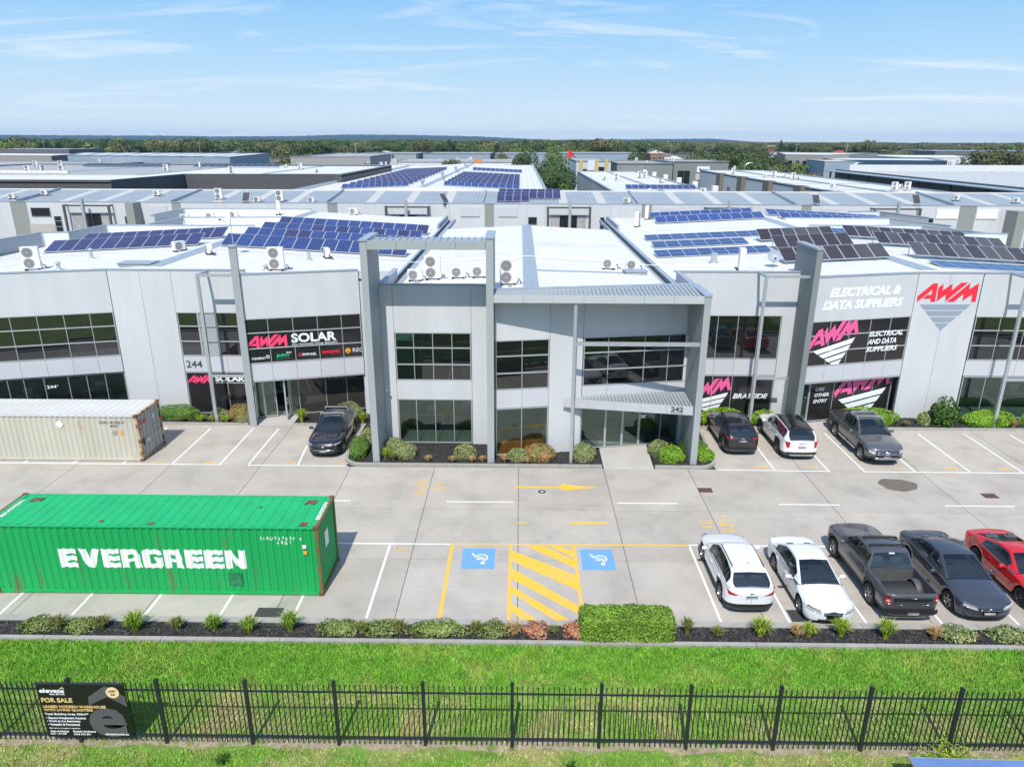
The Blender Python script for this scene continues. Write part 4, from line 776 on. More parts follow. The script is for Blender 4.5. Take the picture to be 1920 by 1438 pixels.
def dish(x, y, label, r, pole, rz, m):
    t = thing('satellite_dish', label, 'satellite dish', (x, y, zr(x)), rz)
    b = MB(); b.lathe([(r*q, r*.28*q*q) for q in (0, .3, .6, .85, 1)], 20, 0, Matrix.Translation((0, -.08, pole)) @ Matrix.Rotation(R(58), 4, 'X')); b.build('reflector', m, t, True, False)
    b = MB(); b.tube((0, 0, 0), (0, 0, pole), .025, 6); b.tube((0, 0, .02), (.35, .25, .02), .02, 5); b.tube((0, 0, .02), (-.35, .25, .02), .02, 5); b.tube((0, 0, .02), (0, -.3, .02), .02, 5); b.build('mast', m_galv, t, world=False)
    b = MB(); b.tube((0, -.1, pole-.25), (0, -.62, pole-.02), .015, 5); b.box(-.05, .05, -.7, -.6, pole-.06, pole+.04); b.build('feed_arm', m_black, t, world=False)
dish(15.7, 44.4, 'round grey satellite dish on the right roof front', .42, .62, R(-10), m_flash)
dish(-18.6, 46.4, 'white satellite dish on a tripod mast before the left blue panels', .33, 2.3, R(-50), m_white)
t = thing('roof_cable', 'thin white cable tray strung across the central roof and both gutters', 'cable', (0, 47, 8.7)); b = MB()
b.path([(-8.3, 45.8, 8.6), (-6.5, 46.4, 8.55), (-4.4, 46.9, 8.62), (.6, 46.8, 8.92), (4.8, 47.0, 8.66), (8.5, 45.6, 8.55), (12, 45.4, 8.62)], .022, 5); b.build('cable', m_white, t)
# ---------------------------------------------------------------- vehicles
m_cglass = clear_glass('car_glass', (0.56, 0.62, 0.63), (0.9, 0.97, 1.0), 1.8, .02); m_dglass = mat('dark_roof_glass', (0.010, 0.012, 0.014), 0.03, ior=1.6); m_seat = mat('seat_cloth', (0.13, 0.13, 0.135), .8); m_cabin = mat('cabin_trim', (0.06, 0.06, 0.063), .75)
m_trim = mat('black_trim', (0.022, 0.022, 0.023), 0.55); m_chrome = mat('chrome', (0.62, 0.63, 0.65), 0.14, metal=1.0); m_rim = mat('alloy_rim', (0.36, 0.37, 0.38), 0.3, metal=0.75)
m_rimd = mat('dark_rim', (0.06, 0.06, 0.062), 0.35, metal=0.5); m_lamp = mat('headlamp_glass', (0.42, 0.44, 0.46), 0.08, ior=1.5); m_tail = mat('tail_lamp_red', (0.42, 0.012, 0.015), 0.12); m_plate = mat('plate_grey', (0.30, 0.30, 0.31), 0.5)
m_liner = mat('tray_liner', (0.085, 0.085, 0.088), 0.6, var=0.2, vscale=6); m_seam = mat('shut_line', (0.01, 0.01, 0.01), 0.8)
def lerp(a, b, t): return a+(b-a)*t
def curve(pts, x):
    if x <= pts[0][0]: return pts[0][1]
    for (x0, y0), (x1, y1) in zip(pts, pts[1:]):
        if x <= x1:
            t = (x-x0)/(x1-x0); return y0+(y1-y0)*t
    return pts[-1][1]
def scurve(pts, x):   # smooth (Hermite) version
    n = len(pts)
    if x <= pts[0][0]: return pts[0][1]
    if x >= pts[-1][0]: return pts[-1][1]
    for i in range(n-1):
        if x <= pts[i+1][0]:
            x0, y0 = pts[i]; x1, y1 = pts[i+1]; h = x1-x0
            d = lambda j: 0 if j in (0, n-1) and False else ((pts[min(j+1, n-1)][1]-pts[max(j-1, 0)][1])/(pts[min(j+1, n-1)][0]-pts[max(j-1, 0)][0]))
            t = (x-x0)/h; return (2*t**3-3*t*t+1)*y0+(t**3-2*t*t+t)*h*d(i)+(-2*t**3+3*t*t)*y1+(t**3-t*t)*h*d(i+1)
WH = {}
def wheel_meshes(r, wd, rim, spokes):
    k = (r, wd, rim.name, spokes)
    if k in WH: return WH[k]
    rr = r*.70; X = Matrix.Rotation(R(-90), 4, 'X')      # axis along +y (outer face)
    b = MB(); b.lathe([(rr*.98, -wd/2), (r*.93, -wd/2), (r, -wd*.36), (r, wd*.36), (r*.93, wd/2), (rr, wd/2), (rr*.97, wd*.3), (rr*.97, -wd*.3)], 28, 0, X); ty = b.mesh('tyre', m_rubber, True)
    b = MB(); b.lathe([(rr*.99, wd*.44), (rr*.90, wd*.47), (rr*.87, wd*.25)], 28, 0, X); b.lathe([(rr*.2, wd*.34), (rr*.16, wd*.40), (0, wd*.41)], 12, 0, X)
    for q in range(spokes):
        a = 2*math.pi*q/spokes
        for off in ((-.07, .07) if spokes <= 6 else (0,)): b.prism([(rr*.12, -rr*.07), (rr*.9, -rr*.07+off*rr*1.6), (rr*.9, rr*.07+off*rr*1.6), (rr*.12, rr*.07)], wd*.30, wd*.40, 0, X @ Matrix.Rotation(a, 4, 'Z'))
    ri = b.mesh('rim', rim)
    b = MB(); b.lathe([(0, wd*.16), (rr*.86, wd*.16), (rr*.86, wd*.1)], 20, 0, X); hub = b.mesh('wheel', m_trim)
    WH[k] = (hub, ty, ri); return WH[k]
def car(name, label, loc, rz, paint, S, group):
    L, W, Ht = S['L'], S['W'], S['H']; hl = L/2; xf, xr, wr = S['xf'], S['xr'], S['wr']
    af, pf, ar, pr = S.get('af', .85), S.get('pf', 2.9), S.get('ar', .55), S.get('pr', 3.4)
    root = thing(name, label, S['cat'], loc, rz, group)
    ws0, ws1, rw1, rw0 = S['ws0'], S['ws1'], S['rw1'], S['rw0']; sill = S['sill']; belt = S['belt']; top = S['top']
    bed = S.get('bed')
    def wid(x):
        if x > hl-af: t = min(1, (x-(hl-af))/af); return W/2*max(0, 1-t**pf)**(1/pf)
        if x < -hl+ar: t = min(1, (-hl+ar-x)/ar); return W/2*max(0, 1-t**pr)**(1/pr)
        return W/2
    def xsurf(y, end):
        q = min(.999, abs(y)/(W/2*.985))
        return hl-af+af*(1-q**pf)**(1/pf) if end > 0 else -(hl-ar+ar*(1-q**pr)**(1/pr))
    Ra = wr+.075
    def zbot(x):
        z = sill+(.05 if abs(x) > hl-.5 else 0)*((abs(x)-(hl-.5))/.5 if abs(x) > hl-.5 else 0)
        for xa in (xf, xr):
            if abs(x-xa) < Ra: z = max(z, wr*.98+math.sqrt(max(0, Ra*Ra-(x-xa)**2)))
        return z
    keys = [ws0, ws0+.07, ws1, rw1, rw0]+S['doors']+[d+.012 for d in S['doors']]+S.get('pill', [])+([bed[0], bed[1]] if bed else [])
    xs = [-hl+(2*hl)*k/46 for k in range(47)]
    for xa in (xf, xr): xs += [xa+Ra*math.cos(math.pi*k/12)*.999 for k in range(13)]
    for k in range(1, 8): t = 1-(1-k/8)**2.2; xs += [hl-af+af*(1-(1-k/8)**2.6), -hl+ar-ar*(1-(1-k/8)**2.6)]
    xs += keys+[hl-.001, -hl+.001]; xs = sorted(xs); q = []
    kk = set(round(k, 4) for k in keys)
    for x in xs:
        if q and x-q[-1] < .009 and round(x, 4) not in kk: continue
        q.append(x)
    xs = q
    def endf(x): return max(0, (abs(x)-(hl-.28))/.28)
    rings = []
    for x in xs:
        w_ = max(.004, wid(x)); zt = scurve(top, x); zb = zbot(x); zs = min(scurve(belt, x), zt-.03); e = endf(x)
        zt -= S.get('tipdrop', .07)*e**3; zs -= S.get('tipdrop', .07)*e**3; zb += .05*e**3
        zb = min(zb, zs-.06)
        inbed = bed and bed[0]-.001 <= x <= bed[1]+.001
        ring = [(0, zb), (.8*w_, zb), (.955*w_, zb+.02), (.99*w_, lerp(zb, zs, .22)), (w_, lerp(zb, zs, .5)), (.995*w_, lerp(zb, zs, .78)), (.965*w_, zs)]
        if inbed: ring += [(.955*w_, zt-.005), (.885*w_, zt), (0, zt)]
        else: ring += [(.90*w_, lerp(zs, zt, .62)), (.62*w_, zt-.008), (0, zt+S.get('crown', .02))]
        rings.append([(x, y, z) for y, z in ring])
    parts = {}
    def emit(tagn, pts, mats):
        parts.setdefault(tagn, (MB(), mats))[0].face(pts)
    d = S['doors']
    for i in range(len(xs)-1):
        x0, x1 = xs[i], xs[i+1]; xm = (x0+x1)/2
        for k in range(9):
            for sgn in (1, -1):
                a, b_, c, e = rings[i][k], rings[i+1][k], rings[i+1][k+1], rings[i][k+1]
                P_ = [(p[0], p[1]*sgn, p[2]) for p in (a, b_, c, e)]
                if sgn < 0: P_ = P_[::-1]
                nm, mt = 'body', paint
                if k <= 1: nm, mt = 'underbody', m_trim
                elif k == 2 and S.get('clad'): nm, mt = 'sill_cladding', m_trim
                elif k == 3 and S.get('clad') and (abs(xm-xf) < Ra or abs(xm-xr) < Ra): nm, mt = 'sill_cladding', m_trim
                elif 3 <= k <= 5 and any(0 < xm-q_ < .012 for q_ in d): nm, mt = 'shut_line', m_seam
                elif 3 <= k <= 5:
                    for j in range(len(d)-1):
                        if d[j] < xm < d[j+1]: nm = 'door|%d%d' % (j, sgn)
                elif k >= 6 and rw0+.06 < xm < ws0-.02 and not (bed and xm < rw0+.2): nm, mt = 'cabin_deck', m_cabin
                elif k >= 7 and ws0 < xm < ws0+.07: nm, mt = 'cowl', m_trim
                elif k >= 6 and xm > ws0 and xm < hl-.12: nm = 'bonnet'
                if bed and k == 8 and bed[0] < xm < bed[1]: continue
                emit(nm, P_, mt)
    # cabin
    cx_ = [x for x in xs if rw0 <= x <= ws0]; cr = []; zroof = S['roof']
    for x in cx_:
        zbt = scurve(belt, x)-.015; zz = max(zbt+.004, scurve(zroof, x) if rw1 <= x <= ws1 else curve(zroof, x)); h = max(0, min(1, (zz-zbt)/(Ht-zbt)))
        wb = .955*wid(x)*S.get('cabw', 1); wt = lerp(wb, S['roofw'], h**.85); y = lambda t: lerp(wb, wt, t); hz = zz-zbt; cr_ = S.get('rcrown', .03)*h
        bow = S.get('bow', .10)*(1-h)*(1 if x > ws1 else 0)
        cr.append([(x, y(0), zbt), (x, y(.12), zbt+hz*.10), (x, y(.5), zbt+hz*.48), (x, y(.9), zbt+hz*.84), (x, y(1), zbt+hz*.955), (x+bow*.5, wt*.9, zz), (x+bow, 0, zz+cr_)])
    pl = S['pillars']
    zi = lambda x: scurve(top, x)
    b = MB(); xs0 = (ws0+ws1)/2-.62; b.box(ws0-.62, ws0-.12, -W*.36, W*.36, zi(ws0-.4)+.005, zi(ws0-.4)+.07); b.build('dashboard', m_cabin, root, world=False)
    b = MB(); b.lathe([(.16, -.012), (.185, -.012), (.185, .012), (.16, .012)], 14, 0, Matrix.Translation((ws0-.78, -W*.19, zi(ws0-.7)+.10)) @ Matrix.Rotation(R(-65), 4, 'Y')); b.box(ws0-.79, ws0-.77, -W*.19-.16, -W*.19+.16, zi(ws0-.7)+.09, zi(ws0-.7)+.12); b.build('steering_wheel', m_trim, root, world=False)
    for xq, hq in ((ws0-1.42, .32), (max(rw0+.42, ws0-2.45), .26)):
        for sg_ in (1, -1): b = MB(); y_ = sg_*W*.19; z_ = zi(xq)+.004; b.prism([(xq-.05, y_-.22), (xq+.09, y_-.22), (xq+.09, y_+.22), (xq-.05, y_+.22)], z_, [z_+hq*.62]*4); b.box(xq-.03, xq+.05, y_-.12, y_+.12, z_+hq*.68, z_+hq); b.build('seat_back', m_seat, root, world=False)
    for i in range(len(cx_)-1):
        xm = (cx_[i]+cx_[i+1])/2
        for k in range(6):
            for sgn in (1, -1):
                P_ = [(p[0], p[1]*sgn, p[2]) for p in (cr[i][k], cr[i+1][k], cr[i+1][k+1], cr[i][k+1])]
                if sgn < 0: P_ = P_[::-1]
                nm, mt = 'body', paint
                if k in (1, 2) and S['sg'][0] < xm < S['sg'][1]:
                    inp = [p for p in pl if p[0] < xm < p[1]]
                    if inp: nm, mt = 'pillar', m_trim
                    else: nm, mt = 'side_window|%d%d' % (sum(xm > p[1] for p in pl), sgn), m_cglass
                elif k == 5: nm, mt = ('windscreen', m_cglass) if xm > ws1 else (('rear_window', m_cglass) if xm < rw1 else ('roof', S.get('roofm', paint)))
                elif k in (3, 4) and rw1 < xm < ws1 and k == 4: nm, mt = 'roof', S.get('roofm', paint)
                emit(nm, P_, mt)
    made = {}
    for nm, (mb, mt) in parts.items():
        o = mb.build(nm.split('|')[0], mt, root, True, False); made[nm] = o
        me = o.data; bm = bmesh.new(); bm.from_mesh(me); bmesh.ops.remove_doubles(bm, verts=bm.verts, dist=.0008); bm.to_mesh(me); bm.free()
        me.polygons.foreach_set('use_smooth', [True]*len(me.polygons))
    for j in range(len(d)-1):
        for sgn in (1, -1):
            o = made.get('door|%d%d' % (j, sgn))
            if o is None: continue
            xh = d[j]+.16; zh = scurve(belt, xh)-.13; b = MB(); yy = sgn*(W/2-.005); b.box(xh-.1, xh+.1, min(yy, yy+sgn*.03), max(yy, yy+sgn*.03), zh-.016, zh+.016); b.build('handle', S.get('handm', paint), o, world=False)
    # wheels
    hub, ty, ri = wheel_meshes(wr, S.get('tw', .23), S.get('rim', m_rim), S.get('spokes', 5))
    for xa in (xf, xr):
        for sgn in (1, -1):
            wo = put('wheel', hub, root, (xa, sgn*(W/2-.135), wr), (0, 0, 0 if sgn > 0 else math.pi)); put('tyre', ty, wo); put('rim', ri, wo)
    # fascia pieces
    def patch(nm, end, quad, mt, off=.012, nx=10, ny=3, mirror=False, par=None, flat=0):
        res = None
        for sgn in ((1, -1) if mirror else (1,)):
            b = MB(); g_ = []
            for j in range(ny+1):
                for i in range(nx+1):
                    u, v = i/nx, j/ny; y = lerp(lerp(quad[0][0], quad[1][0], u), lerp(quad[3][0], quad[2][0], u), v); z = lerp(lerp(quad[0][1], quad[1][1], u), lerp(quad[3][1], quad[2][1], u), v)
                    x = xsurf(y, end)+off*end-S.get('lean', 0)*max(0, z-.55)*end*(1 if end > 0 else S.get('rlean', 1)); g_.append((x, y*sgn, z))
            fs = [(j*(nx+1)+i, j*(nx+1)+i+1, (j+1)*(nx+1)+i+1, (j+1)*(nx+1)+i) for j in range(ny) for i in range(nx)]
            if sgn*end < 0: fs = [f[::-1] for f in fs]
            b.add(g_, fs); bk = [(x-.05*end, y, z) for x, y, z in g_]; i0 = len(b.v); b.v += bk
            edge = [i for i in range(nx+1)]+[(j+1)*(nx+1)-1 for j in range(1, ny+1)]+[ny*(nx+1)+i for i in range(nx-1, -1, -1)]+[j*(nx+1) for j in range(ny-1, 0, -1)]
            for p, q_ in zip(edge, edge[1:]+edge[:1]): b.f.append((p, i0+p, i0+q_, q_)); b.mi.append(0)
            res = b.build(nm, mt, par or root, True, False)
        return res
    for f in S['fascia']: patch(*f[:4], **(f[4] if len(f) > 4 else {}))
    # mirrors
    zb0 = scurve(belt, ws0-.3)
    for sgn in (1, -1):
        b = MB(); y0 = sgn*(W/2+.02); b.lathe([(0, -.1), (.06, -.09), (.085, -.02), (.085, .05), (.05, .1), (0, .11)], 10, 0, Matrix.Translation((ws0-.42, sgn*(W/2+.12), zb0+.09)) @ Matrix.Rotation(R(90), 4, 'X') @ Matrix.Diagonal((.75, 1, 1.15, 1))); b.tube((ws0-.4, sgn*(W/2-.06), zb0+.02), (ws0-.42, y0+sgn*.06, zb0+.06), .03, 6); b.build('wing_mirror', S.get('mirm', paint), root, True, False)
    b = MB(); b.path([(ws0-.02, .55, scurve(belt, ws0)+.05), (ws0-.12, -.05, scurve(belt, ws0)+.115)], .012, 5); b.path([(ws0+.03, -.05, scurve(belt, ws0)+.04), (ws0-.06, -.6, scurve(belt, ws0)+.085)], .012, 5); b.build('wiper', m_trim, root, world=False)
    if bed:
        x0, x1 = bed; zt = curve(top, (x0+x1)/2); yi = W/2*.885; b = MB(); zf_ = S.get('bedz', zt-.5)
        b.face([(x0, -yi, zf_), (x1, -yi, zf_), (x1, yi, zf_), (x0, yi, zf_)])
        for sgn in (1, -1):
            p_ = [(x0, yi*sgn, zt), (x1, yi*sgn, zt), (x1, yi*sgn, zf_), (x0, yi*sgn, zf_)]; b.face(p_ if sgn > 0 else p_[::-1])
        b.face([(x1, -yi, zf_), (x1, -yi, zt), (x1, yi, zt), (x1, yi, zf_)]); b.face([(x0, yi, zf_), (x0, yi, zt), (x0, -yi, zt), (x0, -yi, zf_)])
        bo = b.build('tray', m_liner, root, world=False); b = MB()
        for k in range(15): b.box(x0+.03, x1-.03, -yi+.1+k*(2*yi-.2)/14-.018, -yi+.1+k*(2*yi-.2)/14+.018, zf_, zf_+.03)
        b.build('tray_ribs', m_liner, bo, world=False)
        for sgn in (1, -1):
            b = MB(); b.lathe([(.36, -.12), (.40, -.1), (.40, .1), (.36, .12)], 20, 0, Matrix.Translation((xr, sgn*(yi-.12), zf_-.12)) @ Matrix.Rotation(R(90), 4, 'X')); b.build('wheel_housing', m_liner, bo, True, False)
        if S.get('cover'): b = MB(); b.prism([(x0-.02, -yi-.02), (x1, -yi-.02), (x1, yi+.02), (x0-.02, yi+.02)], zt-.02, zt+.03); b.build('tonneau_cover', m_trim, root, world=False)
    for nm, mk, mt in S.get('extra', []): b = MB(); mk(b); b.build(nm, mt, root, False, False)
    return root
def Q(y0, y1, z0, z1): return [(y0, z0), (y1, z0), (y1, z1), (y0, z1)]
def bars(xs_, yh, z, rails=None):
    def f(b):
        for x in xs_: b.box(x-.035, x+.035, -yh, yh, z, z+.04)
        for x in xs_:
            for s in (1, -1): b.box(x-.05, x+.05, s*yh-.03, s*yh+.03, z-.09, z+.01)
    return f
def rails(x0, x1, yh, z, h=.05):
    def f(b):
        for s in (1, -1): b.path([(x0, s*yh, z-.03), (x0+.1, s*yh, z+h), (x1-.1, s*yh, z+h), (x1, s*yh, z-.03)], .02, 6)
    return f
SUV = dict(cat='car', L=4.55, W=1.84, H=1.66, xf=1.40, xr=-1.30, wr=.355, sill=.26, clad=True, belt=[(-2.27, .98), (-1.9, 1.13), (-.5, 1.08), (.9, .99), (1.8, .86), (2.27, .72)], top=[(-2.27, 1.0), (-2.1, 1.14), (-.5, 1.12), (.9, 1.07), (1.7, .98), (2.05, .90), (2.27, .78)],
    ws0=1.0, ws1=.22, rw1=-1.72, rw0=-2.2, roof=[(-2.2, 1.12), (-1.72, 1.52), (-1.2, 1.62), (-.5, 1.66), (.22, 1.60), (1.0, 1.06)], roofw=.60, doors=[-1.28, -.22, .88], sg=(-1.95, .62), pillars=[(-1.32, -1.22), (-.3, -.17)],
    fascia=[('grille', 1, [(-.52, .52), (.52, .52), (.66, .76), (-.66, .76)], m_trim), ('grille_trim', 1, [(-.56, .47), (.56, .47), (.54, .51), (-.54, .51)], m_chrome, dict(off=.02, ny=1)), ('headlight', 1, [(.55, .74), (.86, .80), (.88, .86), (.6, .81)], m_lamp, dict(mirror=True)), ('number_plate', 1, Q(-.19, .19, .37, .47), m_plate, dict(off=.03, nx=2, ny=1)), ('lower_intake', 1, Q(-.7, .7, .31, .36), m_trim),
            ('tail_light', -1, [(.50, .98), (.84, 1.0), (.86, 1.08), (.50, 1.05)], m_tail, dict(mirror=True)), ('number_plate', -1, Q(-.2, .2, .84, .94), m_plate, dict(nx=2, ny=1)), ('rear_bumper', -1, Q(-.88, .88, .30, .52), m_trim, dict(off=.02)), ('badge', -1, Q(-.05, .05, .98, 1.06), m_chrome, dict(nx=2, ny=1)), ('badge', 1, Q(-.07, .07, .63, .73), m_chrome, dict(nx=2, ny=1, off=.025))],
    extra=[('roof_rail', rails(-1.5, .2, .58, 1.63), m_trim)])
p_navy = mat('navy_paint', (0.010, 0.013, 0.026), 0.22, coat=1.0); p_black = mat('black_paint', (0.012, 0.012, 0.013), 0.22, coat=1.0); p_white = mat('white_car_paint', (0.74, 0.75, 0.76), 0.25, coat=1.0); p_pearl = mat('pearl_white_paint', (0.72, 0.75, 0.76), 0.25, coat=1.0)
p_grey = mat('steel_grey_paint', (0.115, 0.125, 0.138), 0.26, metal=0.35, coat=1.0); p_dgrey = mat('graphite_paint', (0.088, 0.088, 0.098), 0.28, metal=0.3, coat=1.0); p_char = mat('charcoal_paint', (0.055, 0.062, 0.082), 0.26, metal=0.3, coat=1.0); p_red = mat('red_paint', (0.56, 0.008, 0.012), 0.22, coat=1.0)
FC = 'cars parked along the building fronts'; NC = 'cars parked along the garden strip'
def var(base, **kw): d = dict(base); d.update(kw); return d
car('parked_car', 'dark navy SUV with two silver roof bars, nose out beside the portal column', (-10.35, 36.7, 0), R(-90), p_navy, var(SUV, extra=[('roof_rail', rails(-1.5, .2, .58, 1.63), m_trim), ('roof_bar', bars((-.05, -1.0), .62, 1.72), m_galv)]), FC)
car('parked_car', 'black SUV parked nose in beside the right entrance column', (12.0, 37.45, 0), R(90), p_black, var(SUV, rim=m_rimd), FC)
BIG = var(SUV, L=4.81, W=1.90, H=1.69, xf=1.46, xr=-1.35, wr=.375, belt=[(-2.4, .98), (-2.0, 1.12), (-.5, 1.08), (.9, 1.03), (1.8, .92), (2.4, .78)], top=[(-2.4, 1.0), (-2.2, 1.14), (-.5, 1.13), (1.0, 1.09), (1.8, 1.02), (2.15, .95), (2.4, .82)], ws0=1.05, ws1=.3, rw1=-1.95, rw0=-2.33, roof=[(-2.33, 1.13), (-1.95, 1.57), (-1.3, 1.66), (-.5, 1.69), (.3, 1.64), (1.05, 1.08)], roofw=.63,
    roofm=m_dglass, rim=m_rimd, doors=[-1.3, -.18, .92], sg=(-2.0, .66), pillars=[(-1.34, -1.24), (-.26, -.13)],
    fascia=[('grille', 1, Q(-.5, .5, .55, .78), m_trim), ('headlight', 1, [(.55, .76), (.88, .78), (.88, .88), (.6, .84)], m_lamp, dict(mirror=True)), ('tail_light', -1, [(.66, .74), (.78, .74), (.86, 1.06), (.62, 1.06)], m_tail, dict(mirror=True)), ('number_plate', -1, Q(-.2, .2, .72, .82), m_plate, dict(nx=2, ny=1)), ('rear_bumper', -1, Q(-.9, .9, .32, .50), m_trim, dict(off=.02)), ('bumper_trim', -1, Q(-.62, .62, .30, .40), m_chrome, dict(off=.035)), ('lettering', -1, Q(-.2, .2, .96, .99), m_chrome, dict(nx=4, ny=1))], extra=[])
car('parked_car', 'large white SUV with a black glass roof, nose in by the entry path', (14.95, 37.05, 0), R(90), p_white, BIG, FC)
UTE = dict(cat='ute', L=5.40, W=1.92, H=1.86, xf=1.72, xr=-1.50, wr=.395, sill=.40, clad=True, belt=[(-2.7, 1.08), (-1, 1.14), (.7, 1.16), (1.9, 1.06), (2.7, .88)], top=[(-2.7, 1.16), (-2.55, 1.18), (-.9, 1.20), (.8, 1.25), (1.7, 1.20), (2.3, 1.12), (2.7, .98)],
    ws0=1.15, ws1=.42, rw1=-.78, rw0=-.98, roof=[(-.98, 1.17), (-.78, 1.77), (-.4, 1.85), (-.1, 1.86), (.42, 1.80), (1.15, 1.24)], roofw=.66, doors=[-.85, .12, 1.1], sg=(-.8, .78), pillars=[(.04, .17)], bed=(-2.6, -1.0), bedz=.72, cover=False, af=.6, ar=.28, pr=4.2, pf=3.2, tipdrop=.05, rim=m_rim, spokes=6, tw=.26,
    fascia=[('grille', 1, [(-.56, .62), (.56, .62), (.58, .92), (-.58, .92)], m_trim), ('grille_bar', 1, Q(-.54, .54, .80, .83), m_chrome, dict(off=.03, ny=1)), ('grille_bar', 1, Q(-.54, .54, .71, .74), m_chrome, dict(off=.03, ny=1)), ('badge', 1, Q(-.12, .12, .68, .88), m_chrome, dict(off=.035, nx=2, ny=2)), ('headlight', 1, [(.60, .74), (.87, .78), (.89, .95), (.61, .93)], m_lamp, dict(mirror=True)), ('skid_plate', 1, Q(-.6, .6, .44, .54), m_chrome, dict(off=.02)), ('lower_intake', 1, Q(-.8, .8, .54, .61), m_trim), ('number_plate', 1, Q(-.19, .19, .50, .60), m_plate, dict(nx=2, ny=1, off=.03)), ('tail_light', -1, Q(.80, .93, .82, 1.1), m_tail, dict(mirror=True, off=.02))], extra=[])
car('parked_ute', 'steel grey dual cab ute with roof bars and black tray cover, nose out', (19.1, 36.62, 0), R(-90), p_grey, var(UTE, cover=True, extra=[('roof_bar', bars((.25, -.45), .66, 1.9), m_galv), ('sunroof', lambda b: b.prism([(-.35, -.4), (.1, -.4), (.1, .4), (-.35, .4)], 1.875, 1.895), m_dglass), ('sports_bar', lambda b: b.path([(-1.15, -.8, 1.2), (-1.05, -.72, 1.62), (-1.05, .72, 1.62), (-1.15, .8, 1.2)], .045, 8), p_grey), ('side_step', lambda b: [b.tube((-.9, s*.97, .42), (1.1, s*.97, .42), .045, 8) for s in (1, -1)], m_galv)]), FC)
car('parked_ute', 'graphite dual cab ute with open empty tray and red tail lights facing the lawn', (13.75, 23.8, 0), R(90), p_dgrey, var(UTE, L=5.28, W=1.88, H=1.79, roof=[(-.98, 1.17), (-.78, 1.70), (-.4, 1.78), (-.1, 1.79), (.42, 1.73), (1.15, 1.24)], xf=1.68, xr=-1.45, bed=(-2.54, -1.0), spokes=6,
    fascia=UTE['fascia'][:1]+[('headlight', 1, [(.60, .74), (.85, .78), (.87, .95), (.61, .93)], m_lamp, dict(mirror=True)), ('tail_light', -1, Q(.76, .91, .80, 1.1), m_tail, dict(mirror=True, off=.02)), ('tail_light_lens', -1, Q(.79, .89, .90, .98), m_lamp, dict(mirror=True, off=.03, nx=3, ny=1)), ('rear_bumper', -1, Q(-.90, .90, .44, .60), m_trim, dict(off=.14)), ('tailgate_panel', -1, Q(-.66, .66, .84, 1.02), m_trim, dict(off=.012)), ('tailgate_handle', -1, Q(-.12, .12, 1.05, 1.10), m_chrome, dict(off=.03, nx=2, ny=1)), ('number_plate', -1, Q(-.2, .2, .48, .58), m_plate, dict(off=.16, nx=2, ny=1)), ('badge', -1, Q(-.6, -.3, .78, .81), m_chrome, dict(nx=2, ny=1, off=.015)), ('badge', -1, Q(.3, .6, .78, .81), m_chrome, dict(nx=2, ny=1, off=.015))],
    extra=[('brake_light', lambda b: b.box(-.86, -.82, -.1, .1, 1.70, 1.74), m_sign_white), ('roof_bar', bars((.1, -.45), .62, 1.82), m_trim)]), NC)
HATCH = var(SUV, L=4.38, W=1.80, H=1.59, xf=1.37, xr=-1.28, wr=.345, belt=[(-2.19, .95), (-1.85, 1.08), (-.5, 1.03), (.9, .95), (1.7, .84), (2.19, .70)], top=[(-2.19, .97), (-2.02, 1.09), (-.5, 1.07), (.9, 1.03), (1.6, .95), (1.95, .87), (2.19, .74)], ws0=1.0, ws1=.18, rw1=-1.68, rw0=-2.1, roof=[(-2.1, 1.08), (-1.68, 1.45), (-1.1, 1.56), (-.45, 1.59), (.18, 1.53), (1.0, 1.02)], roofw=.58,
    sg=(-1.85, .6), fascia=[('headlight', 1, [(.5, .72), (.84, .76), (.86, .86), (.55, .80)], m_lamp, dict(mirror=True)), ('grille', 1, Q(-.4, .4, .55, .74), m_trim), ('tail_light', -1, [(.44, .82), (.80, .80), (.86, 1.02), (.80, .94)], m_tail, dict(mirror=True, off=.015)), ('number_plate', -1, Q(-.2, .2, .70, .80), m_plate, dict(nx=2, ny=1)), ('rear_bumper', -1, Q(-.86, .86, .27, .42), m_trim, dict(off=.02)), ('badge', -1, Q(-.06, .06, .86, .93), m_chrome, dict(nx=2, ny=1))],
    extra=[('roof_rail', rails(-1.45, .1, .565, 1.545, .02), m_trim), ('aerial', lambda b: b.tube((-1.3, 0, 1.54), (-1.5, 0, 1.8), .01, 5), m_trim)])
car('parked_car', 'white crossover hatchback, tail towards the lawn with red tail lights', (8.3, 23.72, 0), R(90), p_white, HATCH, NC)
SED = dict(cat='car', L=4.67, W=1.74, H=1.45, xf=1.42, xr=-1.25, wr=.32, sill=.20, belt=[(-2.33, .86), (-1.9, .95), (-.5, .90), (.95, .83), (1.8, .72), (2.33, .60)], top=[(-2.33, .88), (-2.1, .99), (-1.5, 1.0), (-.5, .94), (.95, .95), (1.7, .88), (2.05, .82), (2.33, .72)], ws0=1.02, ws1=.18, rw1=-.92, rw0=-1.62, roof=[(-1.62, .99), (-.92, 1.36), (-.6, 1.42), (-.2, 1.43), (.18, 1.38), (1.02, .91)], roofw=.55, doors=[-1.05, -.12, .92], sg=(-1.3, .62), pillars=[(-.2, -.07)], bow=.14, af=.66, pf=3.2, ar=.6, pr=3.2,
    fascia=[('headlight', 1, [(.40, .58), (.82, .66), (.80, .80), (.46, .72)], m_lamp, dict(mirror=True, off=.02)), ('grille', 1, [(-.30, .50), (.30, .50), (.33, .62), (-.33, .62)], m_trim, dict(off=.02)), ('grille_trim', 1, Q(-.3, .3, .555, .575), m_chrome, dict(off=.03, ny=1)), ('lower_intake', 1, Q(-.5, .5, .28, .36), m_trim), ('tail_light', -1, Q(.45, .8, .72, .88), m_tail, dict(mirror=True)), ('number_plate', -1, Q(-.2, .2, .55, .65), m_plate, dict(nx=2, ny=1))], extra=[])
